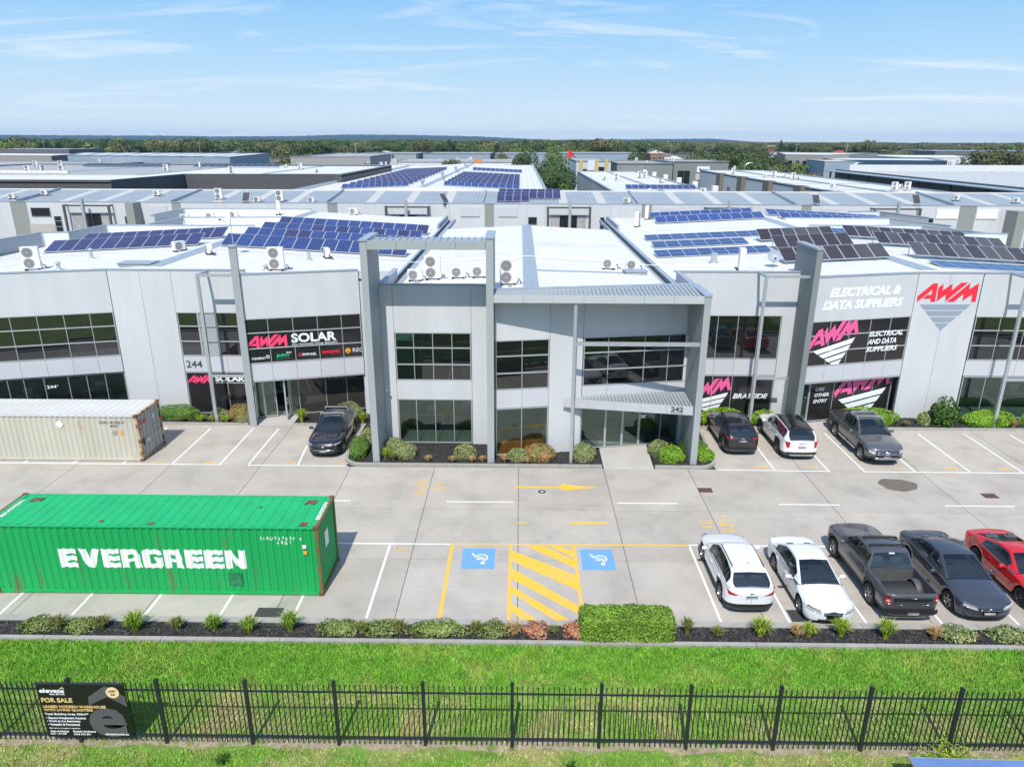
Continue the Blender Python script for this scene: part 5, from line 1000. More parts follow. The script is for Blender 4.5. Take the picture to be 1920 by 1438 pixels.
car('parked_car', 'white four door sedan, nose over the kerb among the grass tufts', (10.93, 23.2, 0), R(-90), p_pearl, SED, NC)
SED2 = var(SED, L=4.90, W=1.90, H=1.47, xf=1.50, xr=-1.42, wr=.34, belt=[(-2.45, .90), (-2.0, 1.0), (-.5, .95), (1.0, .88), (1.9, .76), (2.45, .64)], top=[(-2.45, .92), (-2.2, 1.04), (-1.6, 1.05), (-.5, .99), (1.0, .97), (1.8, .88), (2.15, .79), (2.45, .67)], ws0=1.05, ws1=.2, rw1=-1.0, rw0=-1.78, roof=[(-1.78, 1.04), (-1.0, 1.40), (-.6, 1.46), (-.2, 1.47), (.2, 1.42), (1.05, .96)], roofw=.62, doors=[-1.1, -.1, .95], sg=(-1.45, .64),
    fascia=[('headlight', 1, [(.44, .58), (.86, .66), (.84, .80), (.50, .71)], m_lamp, dict(mirror=True, off=.02)), ('grille', 1, [(-.34, .54), (.34, .54), (.38, .66), (-.38, .66)], m_trim, dict(off=.02)), ('grille_bar', 1, Q(-.36, .36, .58, .60), m_chrome, dict(off=.03, ny=1)), ('badge', 1, Q(-.06, .06, .56, .66), m_chrome, dict(off=.035, nx=2, ny=1)), ('number_plate', 1, Q(-.19, .19, .38, .48), m_plate, dict(off=.03, nx=2, ny=1)), ('lower_intake', 1, Q(-.6, .6, .28, .36), m_trim), ('tail_light', -1, Q(.5, .88, .76, .92), m_tail, dict(mirror=True))])
car('parked_car', 'charcoal sedan, nose to the lawn, between the graphite ute and the red coupe', (16.5, 23.6, 0), R(-90), p_char, SED2, NC)
CP = var(SED2, L=4.79, W=1.91, H=1.38, xf=1.45, xr=-1.27, wr=.345, belt=[(-2.39, .88), (-1.9, 1.0), (-1.2, .98), (-.3, .92), (1.0, .90), (1.9, .80), (2.39, .68)], top=[(-2.39, .92), (-2.2, 1.04), (-1.7, 1.06), (-.5, .98), (1.0, .98), (1.8, .92), (2.2, .83), (2.39, .72)], ws0=.85, ws1=.08, rw1=-.75, rw0=-1.85, roof=[(-1.85, 1.05), (-.75, 1.33), (-.4, 1.375), (-.15, 1.38), (.08, 1.34), (.85, .97)], roofw=.56, doors=[-.62, .80], sg=(-1.2, .42), pillars=[(-.6, -.5)], rim=m_rimd, spokes=9)
car('parked_car', 'bright red two door coupe at the right edge with dark wheels', (19.25, 23.75, 0), R(-90), p_red, CP, NC)
# ---------------------------------------------------------------- shipping containers
def cont_mat(name, col, rust, t0, t1, scl=1.2, stretch=(1, 1, .35), streak=None):
    m = mat(name, col, 0.55, var=0.08, vscale=1.0, col2=rust, c2t=(t0, t1), c2scale=scl, stretch=stretch); return m
m_cgreen = cont_mat('green_container_paint', (0.008, 0.36, 0.092), (0.17, 0.10, 0.035), 0.60, 0.74, 2.2, (1, 1, .16))
m_cgreen2 = cont_mat('green_container_roof_paint', (0.012, 0.40, 0.135), (0.14, 0.09, 0.035), 0.64, 0.74, 2.4, (1, 1, 1))
m_cframe = cont_mat('rusty_green_frame', (0.09, 0.17, 0.035), (0.24, 0.09, 0.035), 0.42, 0.6, 3.5, (1, 1, 1))
m_ccream = cont_mat('cream_container_paint', (0.50, 0.485, 0.40), (0.33, 0.21, 0.10), 0.60, 0.78, 2.0, (1, 1, .25))
m_ccream2 = cont_mat('cream_container_roof_paint', (0.58, 0.58, 0.545), (0.34, 0.25, 0.18), 0.66, 0.78, 1.6, (.4, 1, 1))
m_crust = cont_mat('rusty_cream_frame', (0.50, 0.37, 0.22), (0.26, 0.085, 0.03), 0.44, 0.56, 3.5, (1, 1, 1))
m_cdoor = cont_mat('grey_container_door', (0.40, 0.40, 0.36), (0.30, 0.27, 0.22), 0.62, 0.75, 2.5, (1, 1, 1))
def container(label, x1, y0, L, Hc, mside, mroof, mframe, mend, doors):
    W = 2.438; x0 = x1-L; z0 = .02; t = thing('shipping_container', label, 'container', ((x0+x1)/2, y0+W/2, 0))
    def corr(b, p0, p1, zA, zB, dirv, n, dep):
        # vertical trapezoid corrugation between two plan points
        p0 = Vector(p0); p1 = Vector(p1); pts = []; nv = Vector(dirv)
        for k in range(n):
            for f, o in ((0, 0), (.32, 0), (.5, 1), (.82, 1)): pts.append(p0+(p1-p0)*((k+f)/n)-nv*dep*o)
        pts.append(p1)
        for a, c in zip(pts, pts[1:]): b.face([(a.x, a.y, zA), (c.x, c.y, zA), (c.x, c.y, zB), (a.x, a.y, zB)])
    n = int(L/.28)
    b = MB(); corr(b, (x0+.12, y0+.03), (x1-.12, y0+.03), z0+.15, Hc-.08, (0, -1), n, .045); b.build('side_panel', mside, t)
    b = MB(); corr(b, (x1-.12, y0+W-.03), (x0+.12, y0+W-.03), z0+.15, Hc-.08, (0, 1), n, .045); b.build('side_panel', mside, t)
    b = MB(); nr = int(L/.42)
    for k in range(nr):
        a = x0+.25+(L-.5)*k/nr; q = (L-.5)/nr
        b.face([(a, y0+.08, Hc-.045), (a+q*.5, y0+.08, Hc-.045), (a+q*.5, y0+W-.08, Hc-.045), (a, y0+W-.08, Hc-.045)]); b.face([(a+q*.5, y0+.08, Hc-.045), (a+q*.62, y0+.08, Hc-.012), (a+q*.62, y0+W-.08, Hc-.012), (a+q*.5, y0+W-.08, Hc-.045)])
        b.face([(a+q*.62, y0+.08, Hc-.012), (a+q*.88, y0+.08, Hc-.012), (a+q*.88, y0+W-.08, Hc-.012), (a+q*.62, y0+W-.08, Hc-.012)]); b.face([(a+q*.88, y0+.08, Hc-.012), (a+q, y0+.08, Hc-.045), (a+q, y0+W-.08, Hc-.045), (a+q*.88, y0+W-.08, Hc-.012)])
    for a in (x0+.02, x1-.25): b.face([(a, y0+.06, Hc-.02), (a+.23, y0+.06, Hc-.02), (a+.23, y0+W-.06, Hc-.02), (a, y0+W-.06, Hc-.02)])
    b.build('roof', mroof, t)
    b = MB()
    for y in (y0, y0+W-.09): b.box(x0+.15, x1-.15, y, y+.09, Hc-.09, Hc-.03)
    b.build('top_rail', mroof, t); b = MB()
    for y in (y0+.01, y0+W-.09): b.box(x0+.16, x1-.16, y, y+.08, z0+.02, z0+.15)
    b.build('bottom_rail', mside, t); b = MB()
    for x in (x0, x1-.12):
        for y in (y0, y0+W-.14): b.box(x, x+.12, y, y+.14, z0+.12, Hc-.12)
        b.box(x, x+.12, y0+.14, y0+W-.14, Hc-.13, Hc-.015); b.box(x, x+.12, y0+.14, y0+W-.14, z0+.0, z0+.14)
    b.build('corner_posts', mframe, t); b = MB()
    for x in (x0-.005, x1-.17):
        for y in (y0-.006, y0+W-.155):
            for z in (z0, Hc-.118): b.box(x, x+.175, y, y+.16, z, z+.118)
    b.build('corner_castings', m_rust, t); b = MB()
    for y in (y0-.008,):
        for x in (x0+.08, x1-.085):
            for z in (z0+.06, Hc-.06): b.lathe([(0, .0), (.032, .0)], 10, 0, Matrix.Translation((x, y, z)) @ Matrix.Rotation(R(90), 4, 'X'))
    b.build('casting_holes', m_backing, t)
    b = MB(); b.box(x0+.1, x1-.1, y0+.1, y0+W-.1, z0+.16, Hc-.1); b.build('inner_box', m_backing, t)
    xe = x1
    if doors:
        for k in range(2):
            a = y0+.16+k*1.075; b = MB(); b.box(xe-.10, xe-.03, a, a+1.05, z0+.16, Hc-.15)
            for z in [z0+.2+q*(Hc-.45)/5 for q in range(1, 5)]: b.box(xe-.03, xe-.018, a+.03, a+1.02, z-.02, z+.0)
            dr = b.build('door', mend, t); b = MB()
            for q in (.30, .70): b.tube((xe+.0, a+1.05*q, z0+.14), (xe+.0, a+1.05*q, Hc-.1), .02, 6)
            b.build('lock_rod', m_galv, dr); b = MB()
            for q in (.30, .70): b.box(xe-.01, xe+.03, a+1.05*q-.02, a+1.05*q+.36, 1.02, 1.06)
            b.build('handle', m_galv, dr); b = MB()
            for z in (.4, 1.0, 1.7, Hc-.4): b.box(xe-.05, xe+.03, a-.03 if k == 0 else a+1.02, a+.03 if k == 0 else a+1.08, z, z+.14)
            b.build('hinge', m_rust, dr)
    else:
        b = MB(); corr(b, (xe-.05, y0+.14), (xe-.05, y0+W-.14), z0+.14, Hc-.13, (1, 0), 9, .045); b.build('end_panel', mend, t)
    return t
cg = container('long green corrugated shipping container with white lettering, standing across the near bays', -7.2, 22.42, 12.19, 2.9, m_cgreen, m_cgreen2, m_cframe, m_cgreen, False)
cc = container('rusty cream shipping container with grey doors, standing in front of the left office', -19.72, 33.95, 12.19, 2.59, m_ccream, m_ccream2, m_crust, m_cdoor, True)
FG = frame((-19.39, 22.42), (-7.2, 22.42))
def on_corr(F, mb, u, z, L, n, dep, parent, m, name):
    """lettering laid over the corrugation: every vertex follows the rib profile"""
    bm = bmesh.new(); vs = [bm.verts.new(v) for v in mb.v]
    for f in mb.f:
        try: bm.faces.new([vs[i] for i in f])
        except ValueError: pass
    top_ = [f for f in bm.faces if f.normal.z > .5 or True]
    p = (L-.24)/n
    x0 = min(v.co.x for v in bm.verts); x1 = max(v.co.x for v in bm.verts)
    cuts = []
    k = 0
    for k in range(n+1):
        for fq in (0, .32, .5, .82):
            xx = .12+(k+fq)*p-u
            if x0 < xx < x1: cuts.append(xx)
    for c in cuts: bmesh.ops.bisect_plane(bm, geom=bm.verts[:]+bm.edges[:]+bm.faces[:], plane_co=(c, 0, 0), plane_no=(1, 0, 0))
    for v in bm.verts:
        s = ((v.co.x+u-.12)/p) % 1.0; o = 0 if s < .32 else ((s-.32)/.18 if s < .5 else (1 if s < .82 else (1-s)/.18))
        v.co.z = v.co.z - dep*o
    bm.normal_update(); me = bpy.data.meshes.new(name); bm.to_mesh(me); bm.free()
    b = MB(); b.add([tuple(v.co) for v in me.vertices], [tuple(q.vertices) for q in me.polygons]); bpy.data.meshes.remove(me)
    lay(b, onwall(F, u, z, .03-.008)).build(name, m, parent)
# heavy block capitals for the container side
def block_word(parent):
    H_ = .80; Wd = {'E': .84, 'V': .98, 'R': .86, 'G': .90, 'N': .90, 'A': .86}
    def E_(x): return [[(x, 0), (x+.34, 0), (x+.34, H_), (x, H_)]]+[[(x+.38, z), (x+.82, z), (x+.82, z+.2), (x+.38, z+.2)] for z in (0, .3, .6)]+[[(x+.34, z), (x+.38, z), (x+.38, z+.2), (x+.34, z+.2)] for z in (0, .3, .6)]
    def V_(x): return [[(x+.34, 0), (x+.66, 0), (x+.98, H_), (x+.64, H_), (x+.50, .36), (x+.34, H_), (x, H_)]]
    def R_(x): return [[(x, 0), (x+.30, 0), (x+.30, H_), (x, H_)], [(x+.30, .58), (x+.78, .58), (x+.72, H_), (x+.30, H_)], [(x+.54, .28), (x+.82, .40), (x+.80, .58), (x+.54, .58)], [(x+.30, .26), (x+.54, .28), (x+.54, .40), (x+.30, .40)], [(x+.54, 0), (x+.86, 0), (x+.80, .26), (x+.82, .40), (x+.54, .28)]]
    def G_(x): return [[(x+.1, 0), (x+.34, 0), (x+.34, H_), (x+.1, H_), (x, .7), (x, .1)], [(x+.34, 0), (x+.80, 0), (x+.88, .08), (x+.88, .19), (x+.34, .19)], [(x+.34, .62), (x+.88, .56), (x+.86, .72), (x+.78, H_), (x+.34, H_)], [(x+.56, .28), (x+.88, .28), (x+.88, .46), (x+.50, .46)], [(x+.60, .19), (x+.88, .19), (x+.88, .28), (x+.60, .28)]]
    def N_(x): return [[(x, 0), (x+.30, 0), (x+.30, .44), (x+.30, H_), (x, H_)], [(x+.30, .44), (x+.62, 0), (x+.62, .36), (x+.30, H_)], [(x+.62, 0), (x+.92, 0), (x+.92, H_), (x+.62, H_)]]
    x = 0; b = MB()
    for ch, fn in (('E', E_), ('V', V_), ('E', E_), ('R', R_), ('G', G_), ('R', R_), ('E', E_), ('E', E_), ('N', N_)):
        for q in fn(x): b.prism(q, -.004, .004)
        x += {'E': .90, 'V': 1.02, 'R': .93, 'G': .96, 'N': .95}[ch]
    k = 6.86/(x-.03); b.v = [(vx*k, vy*.955, vz) for vx, vy, vz in b.v]
    return b
m_cletter = mat('white_stencil_paint', (0.82, 0.82, 0.82), 0.5, col2=(0.45, 0.42, 0.36), c2t=(0.70, 0.75), c2scale=5)
NG = int(12.19/.28)
on_corr(FG, block_word(cg), 2.58, 1.13, 12.19, NG, .045, cg, m_cletter, 'lettering')
on_corr(FG, fit(text_mb('EISU937537 4', 1, .01, 0, .008, space=1.6), 1.5, .12), 10.07, 2.34, 12.19, NG, .045, cg, m_cletter, 'lettering'); on_corr(FG, fit(text_mb('45G1', 1, .01, 0, .008, space=1.6), .5, .12), 10.66, 2.17, 12.19, NG, .045, cg, m_cletter, 'lettering')
b = MB(); b.box(11.58, 11.72, .0, .012, 2.02, 2.16, 0, FG); b.build('decal', m_sign_white, cg); b = MB(); b.box(11.6, 11.73, .0, .012, 1.77, 1.92, 0, FG); b.build('decal', m_orange, cg)
b = MB(); b.box(8.72, 9.22, .012, .022, .42, .95, 0, FG); b.build('repair_patch', cont_mat('patch_green', (0.01, 0.16, 0.07), (0.02, 0.24, 0.08), .45, .6, 6, (1, 1, 1)), cg)
FGe = frame((-7.2, 22.42), (-7.2, 24.86))
b = MB(); b.box(.9, 1.35, .03, .042, 1.5, 2.15, 0, FGe); b.build('decal', m_sign_white, cg)
t_ = fit(text_mb('EISU9375374', 1, .02, 0, .006), 1.3, .16); lay(t_, Matrix.Translation((-7.27, 23.0, 2.9-.012)) @ Matrix.Rotation(R(90), 4, 'Z')).build('lettering', m_cletter, cg)
t_ = fit(text_mb('EISU9375374', 1, .02, 0, .006), 1.3, .16); lay(t_, Matrix.Translation((-18.95, 23.0, 2.9-.012)) @ Matrix.Rotation(R(90), 4, 'Z')).build('lettering', m_cletter, cg)
b = MB()
for (x, y, s, q) in ((-18.55, 24.35, .5, .3), (-7.95, 24.3, .45, .35), (-7.75, 22.65, .35, .3), (-15.2, 22.75, .2, .14), (-13.3, 22.62, .3, .16), (-9.75, 23.9, .12, .1)):
    b.prism([(x-s/2, y-q/2), (x+s*.4, y-q*.4), (x+s/2, y+q*.5), (x-s*.3, y+q*.4)], 2.9-.012, 2.9-.006)
b.build('rust_patch', m_rust, cg)
FCc = frame((-31.91, 33.95), (-19.72, 33.95)); FCe = frame((-19.72, 33.95), (-19.72, 36.39))
on_corr(FCc, fit(text_mb('OOCL 471522 0', 1, .01, 0, .008), 1.25, .14), 10.2, 2.1, 12.19, NG, .045, cc, m_backing, 'lettering'); on_corr(FCc, fit(text_mb('42G1', 1, .01, 0, .008), .42, .12), 10.72, 1.92, 12.19, NG, .045, cc, m_backing, 'lettering')
b = MB(); b.box(10.85, 11.02, 0, .012, 1.52, 1.74, 0, FCc); b.build('decal', m_plate, cc); b = MB(); b.box(11.18, 11.34, 0, .012, 1.52, 1.74, 0, FCc); b.build('decal', m_orange, cc)
b = MB(); b.prism([(8.12, 1.85), (8.34, 2.07), (8.12, 2.29), (7.9, 2.07)], -.012, .0, 0, FCc @ Matrix(((1, 0, 0, 0), (0, 0, 1, .01), (0, 1, 0, 0), (0, 0, 0, 1)))); b.build('hazard_diamond', m_sign_white, cc)
letter(FCe, 'OOCL', .30, 1.93, .62, .22, m_red, cc, .04, d=.0); b = MB(); b.box(.3, .55, .0, .008, .82, 1.18, 0, FCe); b.build('decal', m_backing, cc)
b = MB(); b.box(1.5, 1.72, .0, .006, 1.85, 2.1, 0, FCe); b.box(.72, .95, .0, .006, .85, 1.1, 0, FCe); b.build('decal', m_sign_white, cc)
# ---------------------------------------------------------------- steel picket fence and sale sign
m_fence = mat('black_steel', (0.020, 0.024, 0.030), 0.42, var=0.1, vscale=5)
fence = thing('picket_fence', 'black steel picket fence crossing the lawn in the foreground', 'fence', (0, 15.6, 0))
b = MB(); b.box(-.045, .045, -.045, .045, -.1, 2.15); b.box(-.051, .051, -.051, .051, 2.12, 2.15); b.prism([(-.04, -.04), (.04, -.04), (.04, .04), (-.04, .04)], 2.15, 2.18); mpost = b.mesh('post', m_fence)
b = MB(); b.box(-.0125, .0125, -.0125, .0125, .05, 1.98); b.add([(-.0125, -.0125, 1.98), (.0125, -.0125, 1.98), (.0125, .0125, 1.98), (-.0125, .0125, 1.98), (-.02, -.004, 2.01), (.02, -.004, 2.01), (.02, .004, 2.01), (-.02, .004, 2.01), (0, 0, 2.09)], [(0, 1, 5, 4), (2, 3, 7, 6), (1, 2, 6, 5), (3, 0, 4, 7), (4, 5, 8), (5, 6, 8), (6, 7, 8), (7, 4, 8)]); mpick = b.mesh('picket', m_fence)
b = MB(); b.box(.057, 2.363, -.02, .02, 1.80, 1.84); b.box(.057, 2.363, -.02, .02, .24, .28); mrail = None
b1 = MB(); b1.box(.047, 2.373, -.02, .02, 0, .04); mrail = b1.mesh('rail', m_fence)
for k in range(-8, 9):
    px = -.13+2.42*k; put('post', mpost, fence, (px, 0, 0))
    put('rail', mrail, fence, (px, 0, 1.79)); put('rail', mrail, fence, (px, 0, .25))
    for q in range(1, 17): put('picket', mpick, fence, (px+q*2.42/17, 0, 0))
sg = thing('sale_sign', 'black and gold real estate sign board hung on the fence', 'sign', (-11.86, 15.5, .25))
FSg = frame((-13.06, 15.5), (-10.66, 15.5), .25); b = MB(); b.box(0, 2.4, 0, .035, 0, 1.8, 0, FSg); b.build('board', mat('sign_board_black', (0.012, 0.012, 0.012), 0.35), sg)
b = MB(); b.box(-.02, 2.42, -.015, .05, 1.8, 1.83, 0, FSg); b.build('top_trim', m_fence, sg)
def su(x, y):
    f = (y-185)/870; xl = 152+f*210; xr_ = 1612+f*168; return ((x-xl)/(xr_-xl)*2.4, (1-f)*1.8)
m_gold = mat('gold_lettering', (0.74, 0.50, 0.20), 0.5); m_sgrey = mat('sign_mid_grey', (0.095, 0.095, 0.10), 0.4)
def sl(s, x0, x1, y, h, m, bold=.02, d=-.006):
    u0, z = su(x0, y); u1, _ = su(x1, y); letter(FSg, s, u0, z, u1-u0, h, m, sg, bold, 0, d)
def spoly(pts, m, nm, d=-.003):
    b = MB(); b.prism([su(*p) for p in pts], -.0015, .0015); lay(b, FSg @ Matrix(((1, 0, 0, 0), (0, 0, -1, d), (0, 1, 0, 0), (0, 0, 0, 1)))).build(nm, m, sg)
spoly([(1025, 385), (1295, 203), (1345, 215), (1640, 375), (1675, 535), (1345, 375), (1045, 515)], m_sgrey, 'grey_chevron'); sl('e', 1098, 1712, 1040, .98, m_sgrey, .03, -.0025)
spoly([(560, 245), (597, 222), (634, 245), (634, 262), (597, 240), (560, 262)], m_gold, 'gold_chevron', -.008)
sl('elevate', 225, 640, 318, .135, m_sign_white, .03); sl('REAL ESTATE', 395, 640, 352, .042, m_sign_white, .01)
uc, zc = su(1435, 305); b = MB(); b.lathe([(0, .003), (.18, .003), (.18, -.003)], 28, 0, onwall(FSg, uc, zc, -.008)); b.build('unit_disc', mat('pale_gold', (0.80, 0.62, 0.34), 0.5), sg)
letter(FSg, 'UNIT', uc-.11, zc+.015, .22, .07, m_black, sg, .01, 0, -.015); letter(FSg, '20', uc-.06, zc-.09, .12, .07, m_black, sg, .01, 0, -.015)
sl('FOR SALE', 262, 775, 475, .15, m_gold, .03); sl('LEASED MODERN WAREHOUSE', 288, 1325, 565, .088, m_gold, .025, -.010); sl('WITH LIVING QUARTERS', 302, 1115, 622, .088, m_gold, .025, -.010)
sl('Total Building Area: 320m²*', 315, 1035, 692, .085, m_sign_white, .02); sl('• Secure Investment Income', 335, 990, 750, .075, m_sign_white); sl('• Work & Live Seamlessly', 350, 905, 808, .075, m_sign_white); sl('• Versatile & Functional', 365, 890, 860, .075, m_sign_white)
sl('Call now to arrange an inspection', 385, 895, 918, .045, m_sign_white, 0); sl('Alex Andrews', 398, 705, 972, .062, m_sign_white); sl('0401 144 959', 405, 670, 1012, .055, m_sign_white, .005); sl('Rachel Andrews', 780, 1150, 972, .062, m_sign_white); sl('0403 576 891', 790, 1070, 1018, .055, m_sign_white, .005); sl('elevatere.com.au', 1312, 1700, 1010, .062, m_sign_white, .02, -.01)
# ---------------------------------------------------------------- garden plants
def leafm(name, c, isl=.6, c2=None, t=(.5, .65), rough=.55):
    m = mat(name, c, rough, spec=.2, isl=isl, var=.15, vscale=1.5, col2=c2, c2t=t, c2scale=2.0); b = m.node_tree.nodes['Principled BSDF']
    b.inputs['Subsurface Weight'].default_value = 0.0; return m
l_lime = leafm('lime_leaves', (0.20, 0.37, 0.035)); l_green = leafm('green_leaves', (0.12, 0.23, 0.045)); l_greyg = leafm('grey_green_leaves', (0.24, 0.285, 0.11), c2=(0.32, 0.30, 0.16)); l_dark = leafm('deep_green_leaves', (0.055, 0.12, 0.02))
l_rust = leafm('russet_leaves', (0.24, 0.25, 0.08), c2=(0.38, 0.20, 0.09), t=(.4, .58)); l_pink = leafm('pink_brown_leaves', (0.38, 0.17, 0.10), c2=(0.40, 0.25, 0.16)); l_gc = leafm('ground_cover_leaves', (0.17, 0.225, 0.06), c2=(0.22, 0.25, 0.10)); l_succ = leafm('succulent_leaves', (0.22, 0.27, 0.10), c2=(0.40, 0.22, 0.12), t=(.58, .66))
l_blade = leafm('green_blades', (0.21, 0.33, 0.035)); l_blade2 = leafm('yellow_green_blades', (0.29, 0.39, 0.04)); l_straw = leafm('straw_blades', (0.46, 0.31, 0.13)); l_olive = leafm('olive_blades', (0.19, 0.21, 0.055), c2=(0.33, 0.25, 0.10)); m_twig = mat('dark_twig', (0.03, 0.028, 0.018), 0.9)  # last one: dark twig brown for stems and tuft root clumps
SH = {}
def shrub_mesh(shape, n, leaf, seed, m, rough=.10, dims=(1, 1, 1), flatbase=.0):
    """leaf clumps spread through the outer shell; shape 'dome' or 'box'; unit radii scaled by dims"""
    rnd = random.Random(seed); b = MB(); ph = [rnd.uniform(0, 6.28) for _ in range(6)]
    for _ in range(n):
        if shape == 'dome':
            z = rnd.uniform(-.45, 1); a = rnd.uniform(0, 6.2832); r = math.sqrt(max(0, 1-z*z)); v = Vector((r*math.cos(a), r*math.sin(a), z))
            lump = 1+rough*(math.sin(3*a+ph[0]+2*z)+math.sin(5*a+ph[1]-3*z)*.6+math.sin(7*z+ph[2]+a)*.6)
            k = lump*(1-abs(rnd.gauss(0, .09))); nrm = v.copy(); p = Vector((v.x*k*dims[0], v.y*k*dims[1], (v.z*k+.45)/1.45*dims[2]))
        else:
            f = rnd.random(); X, Y, Z = dims; at, af_, as_ = X*Y*4, X*Z*2, Y*Z*2; q = rnd.uniform(0, at+2*af_+2*as_); dpt = abs(rnd.gauss(0, .035))
            if q < at: p = Vector((rnd.uniform(-X, X), rnd.uniform(-Y, Y), Z-dpt)); nrm = Vector((0, 0, 1))
            elif q < at+2*af_: s = 1 if q < at+af_ else -1; p = Vector((rnd.uniform(-X, X), s*(Y-dpt), rnd.uniform(.04, Z))); nrm = Vector((0, s, 0))
            else: s = 1 if q < at+2*af_+as_ else -1; p = Vector((s*(X-dpt), rnd.uniform(-Y, Y), rnd.uniform(.04, Z))); nrm = Vector((s, 0, 0))
            ex = max(0, abs(p.x)-(X-.14))/.14; ez = max(0, p.z-(Z-.14))/.14; ey = max(0, abs(p.y)-(Y-.14))/.14; p.z -= .11*(ex*ex+ey*ey)*(p.z/Z)**2; p.z += (.035*math.sin(p.x*3.1+ph[0])+.02*math.sin(p.x*7+p.y*6+ph[1]))*(p.z/Z); p.x *= 1-.03*ez*ez; p.y *= 1+.05*math.sin(p.x*3.7+ph[2]); p += nrm*abs(rnd.gauss(0, .03))
        t = nrm.orthogonal().normalized(); t = (Matrix.Rotation(rnd.uniform(0, 6.28), 3, nrm) @ t); nn = (nrm*.7+Vector((rnd.uniform(-1, 1), rnd.uniform(-1, 1), rnd.uniform(-.3, 1)))).normalized(); t = (t-nn*t.dot(nn)).normalized(); s = nn.cross(t)
        l = leaf*rnd.uniform(.7, 1.3); w_ = l*.42
        b.face([p-t*l*.5, p+s*w_+nn*l*.12, p+t*l*.5, p-s*w_+nn*l*.12])
    # dark twiggy core
    if shape == 'dome': b.lathe([(.0, .02), (dims[0]*.62, .05), (dims[0]*.72, dims[2]*.38), (dims[0]*.58, dims[2]*.66), (0, dims[2]*.78)], 14, 1, Matrix.Diagonal((1, dims[1]/dims[0], 1, 1)))
    else: b.box(-dims[0]*.95, dims[0]*.95, -dims[1]*.9, dims[1]*.9, .02, dims[2]*.93, 1)
    return b.mesh('foliage', [m, m])
def shrub(label, x, y, rx, ry, h, m, z=.07, leaf=.06, shape='dome', seed=0, dens=1.0, group=None, rough=.055, name='shrub', cat='shrub'):
    t = thing(name, label, cat, (x, y, z), 0, group); ar = (rx*ry*3.1+(rx+ry)*h*3) if shape == 'dome' else (rx*ry*4+(rx+ry)*h*4)
    n = int(min(9000, ar/(leaf*leaf)*2.3*dens)); put('foliage', shrub_mesh(shape, n, leaf, seed or int(x*91+y*13), m, rough, (rx, ry, h)), t)
    b = MB()
    for k in range(3): b.tube((0, 0, -.05), (rx*.3*math.cos(k*2.1), ry*.3*math.sin(k*2.1), h*.5), .02, 5, 0, .01)
    b.build('stem', m_twig, t, world=False); return t
def tuft(label, x, y, r, h, m, z=.06, n=None, seed=0, group=None, droop=.6, name='grass_tuft', cat='ornamental grass', wd=.011):
    rnd = random.Random(seed or int(x*77+y*31)); b = MB(); n = n or int(170+260*r)
    for _ in range(n):
        a = rnd.uniform(0, 6.2832); ln = rnd.uniform(.55, 1.1); out = r*ln*rnd.uniform(.15, 1.0); hh = h*ln*(1-.35*(out/r)**2*droop); o = Vector((math.cos(a), math.sin(a), 0)); s = Vector((-o.y, o.x, 0))*wd*rnd.uniform(.7, 1.4); b0 = o*rnd.uniform(0, .10)*r*2
        q = [b0, b0+o*out*.22+Vector((0, 0, hh*.5)), b0+o*out*.6+Vector((0, 0, hh*.9)), b0+o*out+Vector((0, 0, hh*rnd.uniform(.75, 1.0)))]
        i = len(b.v); b.v += [tuple(q[0]-s), tuple(q[0]+s), tuple(q[1]-s), tuple(q[1]+s), tuple(q[2]-s*.7), tuple(q[2]+s*.7), tuple(q[3])]; b.f += [(i, i+1, i+3, i+2), (i+2, i+3, i+5, i+4), (i+4, i+5, i+6)]; b.mi += [0]*3
    t = thing(name, label, cat, (x, y, z), 0, group); b.build('blades', m, t, world=False); c = MB(); c.lathe([(0, .0), (r*.22, 0), (r*.12, h*.3), (0, h*.35)], 8); c.build('root_clump', m_twig, t, world=False); return t
sx_ = lambda px: (px-960)/54.4+.05
NS = 'grasses in the near garden strip'
for i, (px, r, h, m, lb) in enumerate([(100, .42, .55, l_olive, 'olive grass tuft between two grey green mats at the left end of the near strip'), (180, .42, .5, l_olive, 'olive grass tuft just right of the second grey green mat on the left'), (245, .55, .75, l_blade, 'big green grass tuft below the first white letters of the green container'), (322, .38, .5, l_olive, 'small grass tuft with straw base between bigger green tufts'), (392, .45, .62, l_blade, 'green grass tuft fifth from the left in the near strip'), (458, .45, .6, l_blade, 'green grass tuft left of the large one near the drain grate'), (533, .52, .78, l_blade, 'tall green grass tuft just below the barred drain grate'),
    (668, .34, .42, l_olive, 'dark olive tuft growing in the long green mat, left one'), (738, .42, .5, l_olive, 'dark olive tuft growing in the long green mat, right one'), (880, .3, .45, l_olive, 'thin straw based tuft near the yellow striped bay'), (952, .45, .5, l_straw, 'dry straw grass tuft left of the pink brown mat'), (1025, .25, .35, l_olive, 'tiny spiky tuft between two pink brown plants'), (1272, .32, .7, l_olive, 'upright tuft pressed against the right end of the box hedge'), (1328, .32, .4, l_olive, 'small olive tuft right of the box hedge'), (1408, .55, .72, l_blade2, 'large yellow green tuft behind the white hatchback'), (1497, .38, .55, l_blade2, 'yellow green half of the two coloured tuft before the white sedan'), (1474, .34, .5, l_straw, 'straw coloured half of the two coloured tuft before the white sedan'), (1557, .48, .68, l_blade2, 'yellow green tuft touching the nose of the white sedan'), (1637, .48, .75, l_blade2, 'upright yellow green tuft at the corner of the graphite ute'), (1728, .42, .45, l_straw, 'straw coloured tuft beside the succulent mat')]):
    tuft(lb, sx_(px), 20.33+.05*math.sin(i*2.3), r, h, m, group=NS)
